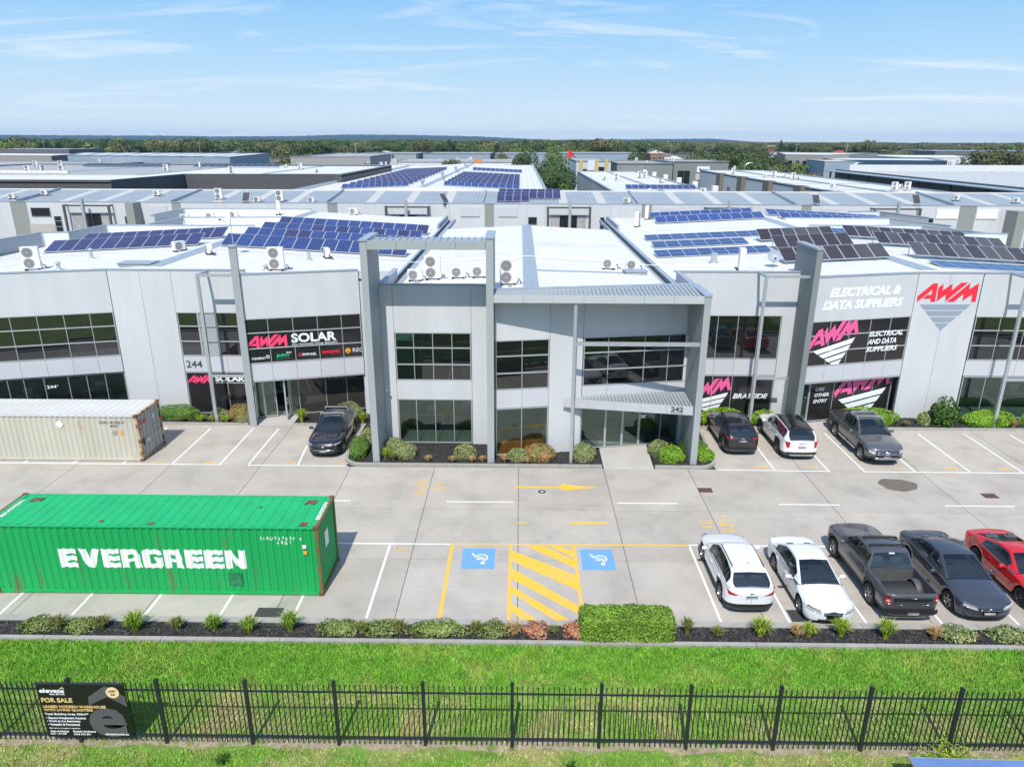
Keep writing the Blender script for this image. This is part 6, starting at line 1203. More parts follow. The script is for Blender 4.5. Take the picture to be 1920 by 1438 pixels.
for px0, px1, m, lb in ((28, 95, l_gc, 'grey green mat plant at the far left of the near strip'), (115, 165, l_gc, 'second grey green mat plant from the left in the near strip'), (588, 660, l_gc, 'left end of the long grey green mat under the single white bay line'), (672, 740, l_gc, 'middle of the long grey green mat under the yellow bay line'), (752, 866, l_gc, 'grey green mat before the left wheelchair bay'), (888, 940, l_gc, 'short grey green mat before the yellow striped bay'), (972, 1012, l_pink, 'pink brown mat plant beside the dry straw tuft'), (1045, 1086, l_pink, 'pink brown shrub left of the box hedge'), (1738, 1802, l_succ, 'succulent mat with orange tips behind the charcoal sedan'), (1830, 1912, l_succ, 'succulent mat at the right end of the near strip')):
    shrub(lb, (sx_(px0)+sx_(px1))/2, 20.36, (sx_(px1)-sx_(px0))/2+.05, .40, .38, m, leaf=.085 if m is not l_gc else .07, rough=.13, group='mat plants in the near strip', name='mat_plant', cat='ground cover')
shrub('clipped green box hedge at the kerb below the right wheelchair bay', 3.70, 20.34, 1.56, .46, .95, leafm('hedge_leaves', (0.145, 0.25, 0.032), .65), leaf=.068, shape='box', dens=1.5, name='box_hedge', cat='hedge', z=.05)
CB = 'rounded shrubs along the building front'
for x, y, rx, ry, h, m, lb in [(-8.55, 35.0, .50, .95, .95, l_green, 'long green shrub in the bed left of the left portal column'), (-8.4, 36.6, .45, .8, .8, l_greyg, 'pale shrub behind the long green one by the left portal column'), (-6.75, 35.5, .58, .5, .72, l_greyg, 'rear dome of the pair right of the left portal column'), (-6.1, 34.75, .66, .55, .75, l_greyg, 'front dome of the pair right of the left portal column'), (-2.85, 34.75, .60, .5, .72, l_greyg, 'lone grey green dome left of the right portal column'), (.0, 34.45, .60, .5, .62, l_greyg, 'green dome left of the large russet dome'), (1.1, 34.55, .86, .62, .82, l_rust, 'large russet topped dome right of the right portal column'), (3.4, 34.6, .68, .55, .85, l_greyg, 'dome at the foot of the galvanised post beside the entry path'),
    (7.55, 35.3, .62, .55, .78, l_greyg, 'rear pale dome right of the entry path'), (8.05, 34.45, .66, .55, .85, l_lime, 'front bright green dome right of the entry path'), (9.0, 35.4, .42, .4, .72, l_dark, 'dark dome close to the right canopy column'), (9.85, 34.65, .52, .45, .66, l_lime, 'bright green dome in the kerb corner right of the canopy column'), (9.85, 35.75, .42, .42, .6, l_green, 'green dome behind the one in the right kerb corner'),
    (-20.6, 40.0, 1.35, .55, .85, l_green, 'long low clipped hedge right of the cream container'), (-18.0, 39.85, .60, .5, .68, l_greyg, 'pale dome left of the leftmost galvanised post'), (-16.75, 39.95, .72, .6, .95, l_rust, 'brown and green dome right of the leftmost galvanised post'), (-16.45, 39.45, .42, .35, .45, l_greyg, 'small round shrub in front of the brown and green dome'), (-10.4, 40.6, .8, .5, .9, l_greyg, 'pale shrub behind the navy SUV')]:
    shrub(lb, x, y, rx, ry, h, m, leaf=.062, group=CB)
for x0, x1, y, ry, h, m, lb in [(10.75, 13.55, 39.9, .62, .95, l_lime, 'lime hedge behind the black SUV'), (13.75, 15.6, 39.85, .55, .82, l_lime, 'short lime hedge behind the white SUV'), (18.65, 22.7, 39.95, .65, 1.0, l_lime, 'long lime hedge under the pink window sign'), (26.4, 29.6, 39.85, .62, .95, l_lime, 'low lime hedge at the right under the dark office windows'), (29.9, 33.0, 39.85, .6, .95, l_lime, 'low lime hedge cut by the right edge of the view')]:
    shrub(lb, (x0+x1)/2, y, (x1-x0)/2, ry, h, m, leaf=.065, rough=.05, group=CB, name='low_hedge', cat='hedge')
shrub('small olive bush beside a bigger dark round bush at the lettered wall', 24.15, 39.85, .36, .34, .8, l_greyg, leaf=.08, group=CB); shrub('dark green round bush before the red emblem wall', 25.35, 39.9, .82, .7, 1.6, l_dark, leaf=.12, rough=.12, group=CB)
FG_ = 'grasses along the building front'
for x, y, r, h, m, lb in [(-7.05, 34.45, .42, .62, l_blade2, 'yellow green tuft at the foot of the left portal column'), (-6.6, 34.2, .36, .45, l_olive, 'olive tuft before the pair of domes'), (-4.75, 34.1, .3, .34, l_straw, 'straw tuft alone in the mulch, leftmost'), (-3.45, 34.05, .3, .34, l_straw, 'straw tuft just left of the lone dome'), (-2.45, 34.05, .3, .34, l_straw, 'straw tuft just right of the lone dome'), (-1.9, 34.1, .28, .36, l_straw, 'straw tuft left of the right portal column foot'), (-.75, 34.1, .34, .4, l_straw, 'straw tuft right of the right portal column foot'), (.45, 34.0, .25, .28, l_straw, 'small straw tuft between the green and russet domes'),
    (-20.1, 39.4, .36, .42, l_olive, 'olive tuft next to the cream container doors'), (-19.0, 39.4, .42, .46, l_blade2, 'second tuft below the long left hedge'), (-18.3, 39.4, .36, .4, l_blade2, 'third tuft below the pale dome on the left'), (-17.45, 39.4, .42, .44, l_blade2, 'fourth tuft at the foot of the leftmost galvanised post'), (-13.0, 39.55, .52, .85, l_blade2, 'bright grass clump left of the navy SUV'), (-9.9, 39.7, .5, .85, l_blade2, 'bright grass clump right of the navy SUV roof'), (-9.3, 39.4, .45, .7, l_blade2, 'bright grass clump tucked against the portal column'), (10.95, 38.9+.45, .32, .5, l_blade2, 'yellow green tuft left of the black SUV'), (13.7, 39.4, .3, .4, l_blade2, 'tuft between the two lime hedges'), (18.9, 39.5, .3, .45, l_blade2, 'tuft at the left end of the long lime hedge'), (22.95, 39.5, .34, .38, l_olive, 'olive tuft at the right end of the long lime hedge'), (28.15, 39.45, .5, .7, l_olive, 'large olive gold tuft before the low right hedge'), (29.25, 39.45, .42, .55, l_straw, 'orange straw tuft at the right edge')]:
    tuft(lb, x, y, r, h, m, group=FG_)
# lance leaved shrub and utility cabinet in the front right corner, weeds in the verge
rnd = random.Random(5); b = MB()
for _ in range(260):
    a = rnd.uniform(0, 6.28); e = rnd.uniform(.1, 1.3); bx, by = rnd.gauss(0, .42), rnd.gauss(0, .16); p = Vector((bx, by, rnd.uniform(.1, .55))); d = Vector((math.cos(a)*math.cos(e), math.sin(a)*math.cos(e), math.sin(e))); s = d.cross(Vector((0, 0, 1))).normalized()*.014; l = rnd.uniform(.14, .28)
    i = len(b.v); tip = p+d*l+Vector((0, 0, -l*.35)); mid = p+d*l*.5; b.v += [tuple(p), tuple(mid+s), tuple(tip), tuple(mid-s)]; b.f.append((i, i+1, i+2, i+3)); b.mi.append(0)
t = thing('leafy_shrub', 'long leaved shrub growing through the fence behind the blue topped cabinet', 'shrub', (11.75, 15.15, 0)); b.build('foliage', l_blade2, t, world=False); c = MB()
for k in range(7): c.tube((rnd.uniform(-.3, .3), 0, 0), (rnd.gauss(0, .4), rnd.gauss(0, .1), rnd.uniform(.4, .6)), .008, 5)
c.build('stem', m_twig, t, world=False)
t = thing('utility_cabinet', 'dark cabinet with a smooth blue top, cut by the bottom right corner', 'cabinet', (12.2, 13.4, 0)); t.rotation_euler = (0, 0, R(-1.2))
b = MB(); b.box(-2.0, 2.4, -1.2, .88, 0, .93); b.build('body', m_dgrey, t, world=False); b = MB(); b.prism([(-2.08, -1.3), (2.5, -1.3), (2.5, .98), (-2.08, .98)], .93, .985); b.build('lid', mat('blue_lid', (0.13, 0.21, 0.42), 0.35, var=.08, vscale=3), t, world=False); b = MB()
for y in (-1.31, .981): b.box(-2.09, 2.51, y, y+.012, .93, 1.0)
b.box(-2.095, -2.082, -1.3, .98, .93, 1.0); b.build('lid_edge', m_galv, t, world=False)
for x, y, r, lb in ((-8.0, 14.95, .38, 'dark leafy weed in the near verge left of centre'), (1.45, 14.85, .34, 'dark leafy weed in the near verge right of centre')): tuft(lb, x, y, r*.8, .22, l_dark, -.02, 90, droop=.9, name='weed', cat='weed', wd=.016)
# ---------------------------------------------------------------- second row of units across the rear lane
m_pane_d = mat('dark_window', (0.02, 0.022, 0.025), 0.05, ior=1.6); m_brownp = mat('grey_green_panel', (0.26, 0.275, 0.255), 0.7); m_brickp = mat('pale_blockwork', (0.42, 0.40, 0.37), 0.85, var=.1, vscale=3)
m_steel = mat('dark_steel', (0.075, 0.08, 0.085), 0.5); m_curtain = mat('drawn_blind', (0.36, 0.35, 0.34), 0.8, var=.2, vscale=2)
R2 = thing('warehouse_row', 'long pale grey row of units with grey ribbed roof across the rear lane', 'building', (0, 88.5, 0))
F = frame((-82, 88.5), (80, 88.5)); ox = 82
xb = [-80, -66, -62.2, -60.2, -55.6, -49.4, -47.2, -43, -42.4, -41.3, -36, -29, -23.4, -22.2, -16.4, -10.9, -8.6, -4.3, -3.2, .8, 3.0, 8.6, 11, 14.7, 15.9, 22, 28, 33.9, 35.1, 42.2, 48, 50, 52.9, 54.9, 58, 62, 70, 79]
gp = {(-42.4, -41.3), (-23.4, -22.2), (-4.3, -3.2), (14.7, 15.9), (33.9, 35.1), (52.9, 54.9), (-62.2, -60.2)}
for a, c in zip(xb, xb[1:]): panel(F, a+ox, c+ox, 0, 8.85, R2, m_brownp if (a, c) in gp else m_wall, 0 if (a, c) not in gp else .03)
b = MB(); b.box(0, 162, -.03, .3, 8.85, 8.93, 0, F); b.build('parapet_cap', m_flash, R2)
def rwin(x0, x1, z0, z1, us=(), zs=(), g=None, pm=None): return window(F, x0+ox, x1+ox, z0, z1, [u+ox for u in us], zs, R2, g or m_pane_d, -.06, pm, fm=m_flash)
rwin(-59.8, -57.4, 7.1, 8.2); rwin(-57.1, -56.2, 5.0, 7.2, (), (5.9, 6.6)); rwin(-48.4, -46.7, 5.9, 7.2, (-47.7,), (6.3,)); rwin(.95, 2.06, 6.4, 7.35); rwin(9.69, 10.25, 5.9, 7.35, (), (6.5,)); rwin(48.78, 49.99, 6.0, 7.42, (), (6.4,))
b = MB(); b.box(-60.3+ox, -57.2+ox, -.05, -.01, 3, 6.2, 0, F); b.build('block_panel', m_brickp, R2)
for x0, x1, xp in ((-55.3, -49.6, -52.7), (-16.3, -10.95, -13.7), (3.2, 8.5, 5.95), (22.2, 27.6, 24.9), (42.2, 47.9, 45.0)):
    w_ = x1-x0; rwin(x0+.5, x1-.5, 5.4, 7.55, [x0+.5+(w_-1)*k/4 for k in (1, 2, 3)], (), None, lambda i, j: (m_curtain if i in (0, 3) else m_pane_d))
    b = MB(); b.box(x0+ox, x1+ox, -.9, -.75, 8.42, 8.6, 0, F); b.box(x0+ox, x0+.15+ox, -.75, 0, 8.42, 8.6, 0, F); b.box(x1-.15+ox, x1+ox, -.75, 0, 8.42, 8.6, 0, F)
    for x in (x0, x1-.25): b.box(x+ox, x+.25+ox, -.9, -.7, 0, 8.42, 0, F)
    b.build('canopy_frame', m_steel, R2); b = MB(); b.box(xp-.16+ox, xp+.16+ox, -1.25, -.95, 0, 9.35, 0, F); b.build('blade_post', m_mgrey, R2)
for x0, x1, m in ((-45.2, -43.1, m_panel2), (-7.2, -4.9, m_panel2), (-2.7, -.35, m_panel2), (17, 19.2, m_panel2), (36.3, 38.4, m_panel2), (50.2, 52.8, m_white), (55.0, 57.5, m_white)):
    b = MB(); b.box(x0+ox, x1+ox, -.10, -.01, 7.35, 8.45, 0, F); b.build('blank_sign_panel', m, R2)
b = MB(); b.box(-47.2+ox, -46.2+ox, -1.8, 0, 5, 8.9, 0, F); b.box(58.5+ox, 59.6+ox, -2.2, 0, 3, 8.4, 0, F); b.box(-66+ox, -64.8+ox, -3, 0, 0, 8.2, 0, F); b.build('projecting_wall', m_brownp, R2)
b = MB(); b.box(-69+ox, -66.2+ox, -2.2, -2.0, 7.0, 8.2, 0, F); b.build('sign_board', mat('purple_sign', (0.075, 0.05, 0.15), .5), R2)
b = MB(); b.prism([(13.4, 7.55), (14.4, 7.55), (14.4, 7.85), (13.9, 8.15), (13.4, 7.85)], -.02, .02); lay(b, F @ Matrix(((1, 0, 0, 0), (0, 0, -1, -2.23), (0, 1, 0, 0), (0, 0, 0, 1)))).build('house_logo', mat('teal_logo', (0.1, .45, .42), .5), R2)
b = MB(); b.prism([(-80, 88.7), (80, 88.7), (80, 98), (-80, 98)], [8.5, 8.5, 9.5, 9.5], [8.72, 8.72, 9.72, 9.72]); b.build('roof', m_roofg, R2)
b = MB(); b.prism([(-80, 98.3), (80, 98.3), (80, 106.5), (-80, 106.5)], [9.5, 9.5, 8.7, 8.7], [9.7, 9.7, 8.9, 8.9]); b.build('roof', m_roofl, R2)
b = MB(); b.box(-80, 80, 97.9, 98.35, 9.6, 9.82); b.build('ridge_cap', m_roof, R2)
k = 0
for x in [-76+q*4.75 for q in range(33)]:
    if k % 4 != 3: b = MB(); b.prism([(x, 88.9), (x+1.1, 88.9), (x+1.1, 97.8), (x, 97.8)], [8.735, 8.735, 9.70, 9.70], [8.755, 8.755, 9.72, 9.72]); b.build('skylight_strip', m_sky, R2)
    else: b = MB(); b.prism([(x, 88.7), (x+.25, 88.7), (x+.25, 97.9), (x, 97.9)], [8.7, 8.7, 9.7, 9.7], [9.1, 9.1, 9.95, 9.95]); b.build('party_wall', m_flash, R2)
    k += 1
zf2 = lambda x: 9.0
GF = 'small panel groups beyond the rear lane'
for x0, y0, n, z in ((-2.9, 90.2, 4, 9.0), (-2.9, 92.3, 8, 9.2), (-2.8, 94.4, 8, 9.45)): array({9.0: 'short lowest row of the panel block on the grey ribbed roof', 9.2: 'middle row of the panel block on the grey ribbed roof', 9.45: 'rear row of the panel block on the grey ribbed roof'}[z], x0, y0, n, .98, 1.65, R(24), [m_pvpurp], lambda x, z=z: z, .05, group=GF)
for x, z, lb in ((-33.3, 8.95, 'single dark panel standing on the lane wall at the left'), (-8.9, 8.9, 'single dark panel turned edge on, beside the central roof'), (35.6, 8.95, 'single dotted panel standing on the lane wall at the right'), (47.6, 9.0, 'single dotted panel standing further right on the lane wall')):
    t = thing('solar_panel_stand', lb, 'solar panel', (x, 88.3, z), R(50) if x == -8.9 else 0); put('solar_panel', pv_mesh(.9, 1.3, m_pvbrown), t, (-.45, 0, .1), (R(52), 0, 0)); b = MB(); b.tube((0, .25, -.2), (0, .25, .7), .05, 6); b.build('stand', m_steel, t, world=False)
GA = 'air conditioning units on the roofs'
for x, y, big, lb in ((-61, 93.5, 0, 'unit on the grey ribbed roof at far left, rear'), (-63.5, 91, 0, 'unit on the grey ribbed roof at far left, front'), (-46.5, 93.5, 0, 'unit standing alone on the left part of the grey ribbed roof'), (-37.6, 91.2, 1, 'twin fan unit near the small grey dish on the ribbed roof'), (-29.6, 90.0, 1, 'twin fan unit between two small ones on the ribbed roof'), (-32.3, 89.6, 0, 'small unit left of the twin fan one on the ribbed roof'), (-25.6, 89.4, 0, 'small unit right of the twin fan one on the ribbed roof'), (54.5, 92.5, 0, 'unit on the right part of the grey ribbed roof'), (61, 91, 0, 'unit at the right end of the grey ribbed roof'), (13, 89.8, 0, 'low unit at the edge of the ribbed roof right of centre')):
    ac(x, y, lb, 0, bool(big), lambda x_, y=y: 8.75+(y-88.7)*.1075)
# ---------------------------------------------------------------- warehouses further back
def block(label, poly, h, mw, mr, z0=0, par=0, mcap=None, ridge=None, name='warehouse', cat='building', mws=None, joints=0):
    cx0 = sum(p[0] for p in poly)/len(poly); cy0 = sum(p[1] for p in poly)/len(poly); t = thing(name, label, cat, (cx0, cy0, z0))
    n = len(poly); a = sum(poly[i][0]*poly[(i+1) % n][1]-poly[(i+1) % n][0]*poly[i][1] for i in range(n))
    if a < 0: poly = poly[::-1]
    for i in range(n):
        p, q = poly[i], poly[(i+1) % n]; Fw = frame(p, q); ln = math.hypot(q[0]-p[0], q[1]-p[1]); m = (mws or {}).get(i, mw)
        if joints and q[1] < p[1]+ln*.9:
            k = max(1, int(ln/joints))
            for j in range(k): b = MB(); b.box(ln*j/k+.03, ln*(j+1)/k-.03, 0, .25, z0, h+par, 0, Fw); b.build('wall_panel', m, t)
        else: b = MB(); b.box(0, ln-.01, 0, .25, z0, h+par, 0, Fw); b.build('wall', m, t)
        b = MB(); b.box(0, ln, -.06, .32, h+par, h+par+.08, 0, Fw); b.build('parapet_cap', mcap or m_flash, t)
    b = MB()
    if ridge:
        (ax, ay), (bx, by), hz = ridge; r0 = (ax, ay, hz); r1 = (bx, by, hz); P4 = [(p[0], p[1], h) for p in poly]
        b.face([P4[0], P4[1], r1, r0][::1] if False else [P4[0], r0, r1, P4[3]]); b.face([P4[1], P4[2], r1, r0]); b.face([P4[0], P4[1], r0]); b.face([P4[2], P4[3], r1])
    else: b.prism(poly, h-.2, h)
    b.build('roof', mr, t); return t
m_white_wall = mat('white_wall', (0.66, 0.67, 0.68), .7, var=.03); m_charw = mat('charcoal_wall', (0.085, 0.085, 0.09), .75, var=.06, vscale=.4); m_charw2 = mat('slate_wall', (0.13, 0.135, 0.145), .7, var=.05, vscale=.4); m_beige = mat('beige_wall', (0.30, 0.285, 0.26), .75, var=.05, vscale=.3); m_bluew = mat('blue_grey_wall', (0.27, 0.33, 0.40), .7, var=.04, vscale=.3)
m_cream = mat('ribbed_cream_wall', (0.47, 0.455, 0.42), .75, var=.14, vscale=1.2, stretch=(1, 1, .1)); m_brown = mat('brown_block_wall', (0.165, 0.145, 0.115), .8, var=.08); m_yelw = mat('yellow_render', (0.52, 0.42, 0.15), .7); m_greeng = mat('green_grey_wall', (0.20, 0.225, 0.215), .7, var=.04)
m_roofw = roof_mat('pale_roof', (0.70, 0.68, 0.635), 0, 1.0, var=.05); m_roofm = roof_mat('dull_roof', (0.38, 0.37, 0.345), 0, 1.2, var=.12); m_roofb = roof_mat('blue_grey_roof', (0.30, 0.36, 0.43), 0, 1.0, var=.08)
sf = block('white gable warehouse covered with two large fields of solar panels', [(-34, 108), (4, 108), (4, 232), (-34, 226)], 8.7, m_white_wall, m_roofw, par=.35, ridge=((-14.5, 108.3), (-14.5, 231), 9.55))
b = MB(); b.prism([(-34, 107.95), (4, 107.95), (4, 108.0), (-14.5, 108.0), (-34, 108.0)], 8, 9.0); b.build('front_fascia', m_white_wall, sf)
b = MB(); b.box(-14.9, -14.1, 108.3, 229, 9.52, 9.66); b.build('ridge_vent', m_galv, sf)
for k in range(7): b = MB(); y = 116+k*15; b.lathe([(.22, 9.66), (.22, 10.1), (.4, 10.15), (.4, 10.35), (0, 10.6)], 8, 0, Matrix.Translation((-14.5+(.9 if k % 2 else -.9), y, -.1))); b.build('roof_ventilator', m_galv, sf)
zl = lambda x: 8.7+(x+34)*.0436+.02; zr2 = lambda x: 9.55-(x+14.5)*.046+.02
for k in range(13):
    y = 113+k*5.6; array('%s row of the left solar field on the white gable warehouse' % ('nearest', 'second', 'third', 'fourth', 'fifth', 'sixth', 'seventh', 'eighth', 'ninth', 'tenth', 'eleventh', 'twelfth', 'rearmost')[k], -27.6-.06*k, y, 10, 1.02, 1.65, R(20), [m_pvpurp if k else m_pvblue], zl, .1, group='rows of the left solar field', legs=False)
for k in range(7):
    y = 115+k*6.2; array('%s row of the right solar field on the white gable warehouse' % ('nearest', 'second', 'third', 'fourth', 'fifth', 'sixth', 'rearmost')[k], -12.0, y, 11, 1.06, 1.65, R(20), [m_pvpurp if k else m_pvblue], zr2, .1, group='rows of the right solar field', legs=False)
array('separate short solar row at the back right of the white gable warehouse', -11.5, 178, 11, 1.06, 1.7, R(20), [m_pvblue], zr2, .1, legs=False)
b = MB(); b.prism([(4.6, 108), (13.5, 108), (13.5, 113), (4.6, 113)], 4.6, 4.8); b.prism([(4.3, 140), (11, 140), (11.5, 148), (4.3, 148)], 6.6, 6.8); b.build('side_awning', m_roofw, sf)
m1 = block('white roofed warehouse with ribbed cream side wall and one solar row', [(14, 104), (29.5, 104), (29.5, 191), (14.6, 191)], 8.7, m_cream, m_roofw, par=.12)
array('lone row of panels across the roof of the cream walled warehouse', 17.2, 120, 11, 1.02, 1.65, R(20), [m_pvblue], lambda x: 8.72, .1, legs=False)
for y in range(112, 190, 13): b = MB(); b.box(29.2, 30.0, y, y+1.0, 8.5, 9.75); b.build('parapet_pier', m_white_wall, m1)
ac(19.5, 111, 'lone unit on the roof of the cream walled warehouse', R(70), False, lambda x: 8.72); ac(28.0, 113, 'unit near the right parapet of the cream walled warehouse', 0, False, lambda x: 8.72)
m2 = block('white roofed unit row with brown block piers along its left wall', [(47, 104), (64, 104), (64, 195), (47, 195)], 8.9, m_wall, m_roofw, par=.15)
for y in (107, 122, 138, 155, 172): b = MB(); b.box(46.2, 47.6, y, y+3.4, 0, 9.2); b.build('block_pier', m_brown, m2)
FW = frame((47, 195), (47, 104))
for k, (u, w_, z0, z1) in enumerate(((7, 3, 0, 5), (13, 3, 0, 5), (27, 2.5, 3, 6.5), (33, 3, 0, 5), (44, 3, 0, 5), (50, 3, 0, 5), (61, 2.5, 4, 6.5), (68, 3, 0, 5))): window(FW, u, u+w_, z0, z1, [u+w_*.5] if z0 else (), (), m2, m_pane_d if z0 else m_mgrey, -.08, name='window' if z0 else 'roller_door')
for x, y, r, big, lb in ((55, 150, 30, 1, 'twin fan unit in the middle of the brown pier unit row roof'), (58, 115, 0, 1, 'left of three units near the rear of the brown pier unit row'), (60.5, 116, 0, 1, 'middle of three units near the rear of the brown pier unit row'), (62.5, 122, 40, 0, 'right of three units near the rear of the brown pier unit row')): ac(x, y, lb, R(r), bool(big), lambda x_: 8.92)
b = MB()
for y in (118, 135, 160): b.box(48, 63.5, y, y+.5, 8.9, 8.96)
b.build('roof_flashing', m_flash, m2)
m3 = block('huge pale ribbed shed roof with dark open side at the right edge', [(87, 108), (150, 108), (150, 210), (92, 218)], 8.6, m_charw2, m_roofl, par=.0, mcap=m_charw2)
b = MB(); b.prism([(83.5, 107), (87.5, 107), (92.5, 219), (88.5, 219)], 8.15, 8.35); b.build('eave_canopy', m_flash, m3); b = MB(); b.box(92, 150, 209, 209.4, 8.6, 10.2); b.build('rear_parapet', m_wall, m3)
for k in range(9): b = MB(); y = 110+k*13; b.box(84.5+k*.55, 84.9+k*.55, y, y+.4, 0, 8.15); b.build('column', m_charw, m3)
b = MB()
for k in range(9): x = 93+k*6.2; b.box(x, x+.9, 109, 208, 8.61, 8.66)
b.build('roof_seams', m_roofw, m3)
m4 = block('L shaped dark walled warehouse with dull pale roof on the left', [(-62.5, 112), (-61, 134), (-33, 136), (-33, 190), (-125, 190), (-125, 112)], 9.9, m_charw, m_roofw, par=.3)
b = MB(); b.prism([(-124.5, 135), (-70, 135), (-70, 189), (-124.5, 189)], 9.9, 10.0); b.build('roof_section', m_roofm, m4)
for k, (x, y, n, lb) in enumerate(((-104, 175, 12, 'left strip of dark panels on the dark walled warehouse'), (-78, 176, 12, 'right strip of dark panels on the dark walled warehouse'))): array(lb, x, y, n, 1.7, 2.6, R(14), [m_pvdark], lambda x_: 10.05, .1, legs=False)
for x, y, lb in ((-118, 150, 'unit far left on the dull roof of the dark walled warehouse'), (-108, 146, 'unit second from left on the dull roof of the dark walled warehouse'), (-95, 142, 'unit beside the dish on the dull roof of the dark walled warehouse'), (-72, 150, 'unit by the dark panel strips of the dark walled warehouse')): ac(x, y, lb, R(20), True, lambda x_: 10.02)
b = MB(); b.prism([(-121, 141), (-86, 140), (-86, 140.4), (-121, 141.4)], 10.0, 10.5); b.build('duct', m_roofw, m4)
m5 = block('long blue grey shed with skylight bands in its roof', [(-160, 262), (-94, 240), (-105, 311), (-182, 308)], 10.9, m_bluew, m_roofb, par=.1, mws=None, joints=9)
b = MB()
for k in range(9):
    a = k/9+.03; x0, y0 = -160+66*a, 262-22*a; x1, y1 = -182+77*a, 308+3*a; b.prism([(x0, y0+1), (x0+4, y0-.3), (x1+4.4, y1-1), (x1, y1-1)], 10.91, 10.97)
b.build('skylight_bands', m_roofw, m5)
m6 = block('beige warehouse with a small white and red sign panel, far left', [(-310, 318), (-191, 302), (-203, 340), (-320, 360)], 9.9, m_beige, m_roofw, mws={1: m_charw2}, joints=14)
FH = frame((-310, 318), (-191, 302)); b = MB(); b.box(88, 96, -.2, -.05, 6.1, 9.2, 0, FH); b.build('sign_panel', m_sign_white, m6); b = MB(); b.box(90.5, 95, -.28, -.2, 8.2, 8.7, 0, FH); b.build('sign_stripe', m_red, m6); letter(FH, 'Hunger', 89, 6.8, 5.5, 1.3, m_black, m6, .0, .3, -.24)
block('low slate warehouse behind the beige one, far left', [(-330, 395), (-246, 405), (-246, 440), (-330, 440)], 11.2, m_charw2, m_roofm, joints=10)
block('low grey roofed warehouse between the beige one and the dark walled one', [(-200, 205), (-128, 205), (-128, 255), (-210, 262)], 8.8, m_beige, m_roofm, par=.2)
block('rough grey concrete walled building right of the blue grey shed', [(-78, 252), (-53, 262), (-56, 330), (-82, 330)], 10.6, mat('raw_concrete', (.36, .35, .34), .85, var=.12), m_roofm, par=.3)
block('white walled low building before the rough concrete one', [(-60, 205), (-36, 205), (-36, 250), (-62, 250)], 8.2, m_white_wall, m_roofw, par=.2)
mw = block('long white warehouse wall behind the solar covered roof', [(-46, 262), (5, 262), (5, 300), (-46, 300)], 9.0, m_white_wall, m_roofm, par=.2, joints=12)
FWh = frame((-46, 262), (5, 262))
for u in (9, 33, 39): b = MB(); b.box(u, u+4.5, -.3, -.05, 5, 6.8, 0, FWh); b.build('dark_opening', m_charw, mw)
b = MB(); b.box(29.5, 32.4, -.6, -.05, 0, 10.2, 0, FWh); b.build('orange_pier', mat('orange_render', (.62, .27, .13), .7), mw); b = MB(); b.box(.5, 2.6, -.6, -.05, 0, 10.2, 0, FWh); b.build('cream_pier', m_cream, mw)
for k, (x0, x1, y) in enumerate(((-75, -48, 345), (-46, -14, 352), (-12, 14, 350), (18, 60, 375))): block(('dull grey roofed shed', 'slate grey gabled shed', 'blue grey shed', 'pale blue grey shed')[k]+(' far behind the white wall at left', ' far behind the white wall in the middle', ' far behind the white wall at right', ' behind the red banner')[k], [(x0, y), (x1, y), (x1, y+45), (x0, y+45)], 10.4, m_bluew if k else m_mgrey, m_roofm, par=.2)
my = block('pale office with yellow piers and dark windows beside the big tree', [(16, 215), (26.3, 215), (26.3, 245), (16, 245)], 10.6, m_wall, m_roofm, par=.2)
FY = frame((16, 215), (26.3, 215))
for u in (1.0, 5.5, 8.3): b = MB(); b.box(u, u+.9, -.5, -.05, 0, 11.2, 0, FY); b.build('yellow_pier', m_yelw, my)
window(FY, 2.0, 3.2, 1, 8.6, (), (3.5, 6), my, m_pane_d, -.1); b = MB(); b.box(3.3, 5.4, -.3, -.05, 8.2, 11.0, 0, FY); b.build('sign_panel', m_white_wall, my); window(FY, 6.5, 8.2, 5, 9.2, (), (), my, m_pane_d, -.1)
mg = block('green grey office block with white framed entry and a dark doorway', [(29.5, 228), (46.8, 228), (46.8, 262), (29.5, 262)], 9.6, m_greeng, m_roofm, par=.3, joints=7)
FGn = frame((29.5, 228), (46.8, 228)); b = MB(); b.box(1, 9.5, -5, -.05, 0, 5.9, 0, FGn); b.build('entry_annex', m_mgrey, mg); b = MB(); b.box(.8, 9.7, -5.2, -.05, 5.9, 6.1, 0, FGn); b.build('annex_roof', m_roofw, mg); window(FGn, 2, 5, 2.5, 4.6, (3, 4), (), mg, m_pane_d, -5.1); b = MB(); b.box(5.2, 9.2, -5.4, -5.05, 4.7, 5.6, 0, FGn); b.build('white_fascia', m_white_wall, mg); b = MB(); b.box(9.9, 13, -.2, -.05, 0, 5.2, 0, FGn); b.build('doorway', m_black, mg)
ms = block('green grey showroom with white sign board over a dark entrance', [(47.2, 236), (66, 236), (66, 262), (47.2, 262)], 10.0, m_greeng, m_roofm, par=.2)
FSh = frame((47.2, 236), (66, 236)); b = MB(); b.box(8.6, 12.6, -.4, -.05, 7.0, 8.7, 0, FSh); b.build('sign_panel', m_sign_white, ms); letter(FSh, 'Barner', 9.3, 7.5, 2.9, .7, m_black, ms, .02, d=-.45); b = MB(); b.box(8.3, 12.9, -.3, -.05, 4.6, 6.6, 0, FSh); b.build('shutter', m_sky, ms); b = MB(); b.box(8.3, 12.7, -.2, -.05, 0, 4.5, 0, FSh); b.build('dark_entrance', m_black, ms); b = MB(); b.box(7.2, 8.1, -.6, -.1, 0, 3.2, 0, FSh); b.box(13.4, 14.6, -.6, -.1, 0, 3.2, 0, FSh); b.build('red_pier', m_red, ms); window(FSh, 2.6, 6.6, 1, 7.5, (4.6,), (3.4,), ms, m_pane_d, -.1)
mb_ = block('beige office with a row of tall dark windows, right of centre', [(122, 346), (136.5, 336), (190, 400), (145, 425)], 10.6, m_beige, m_roofw, par=.2)
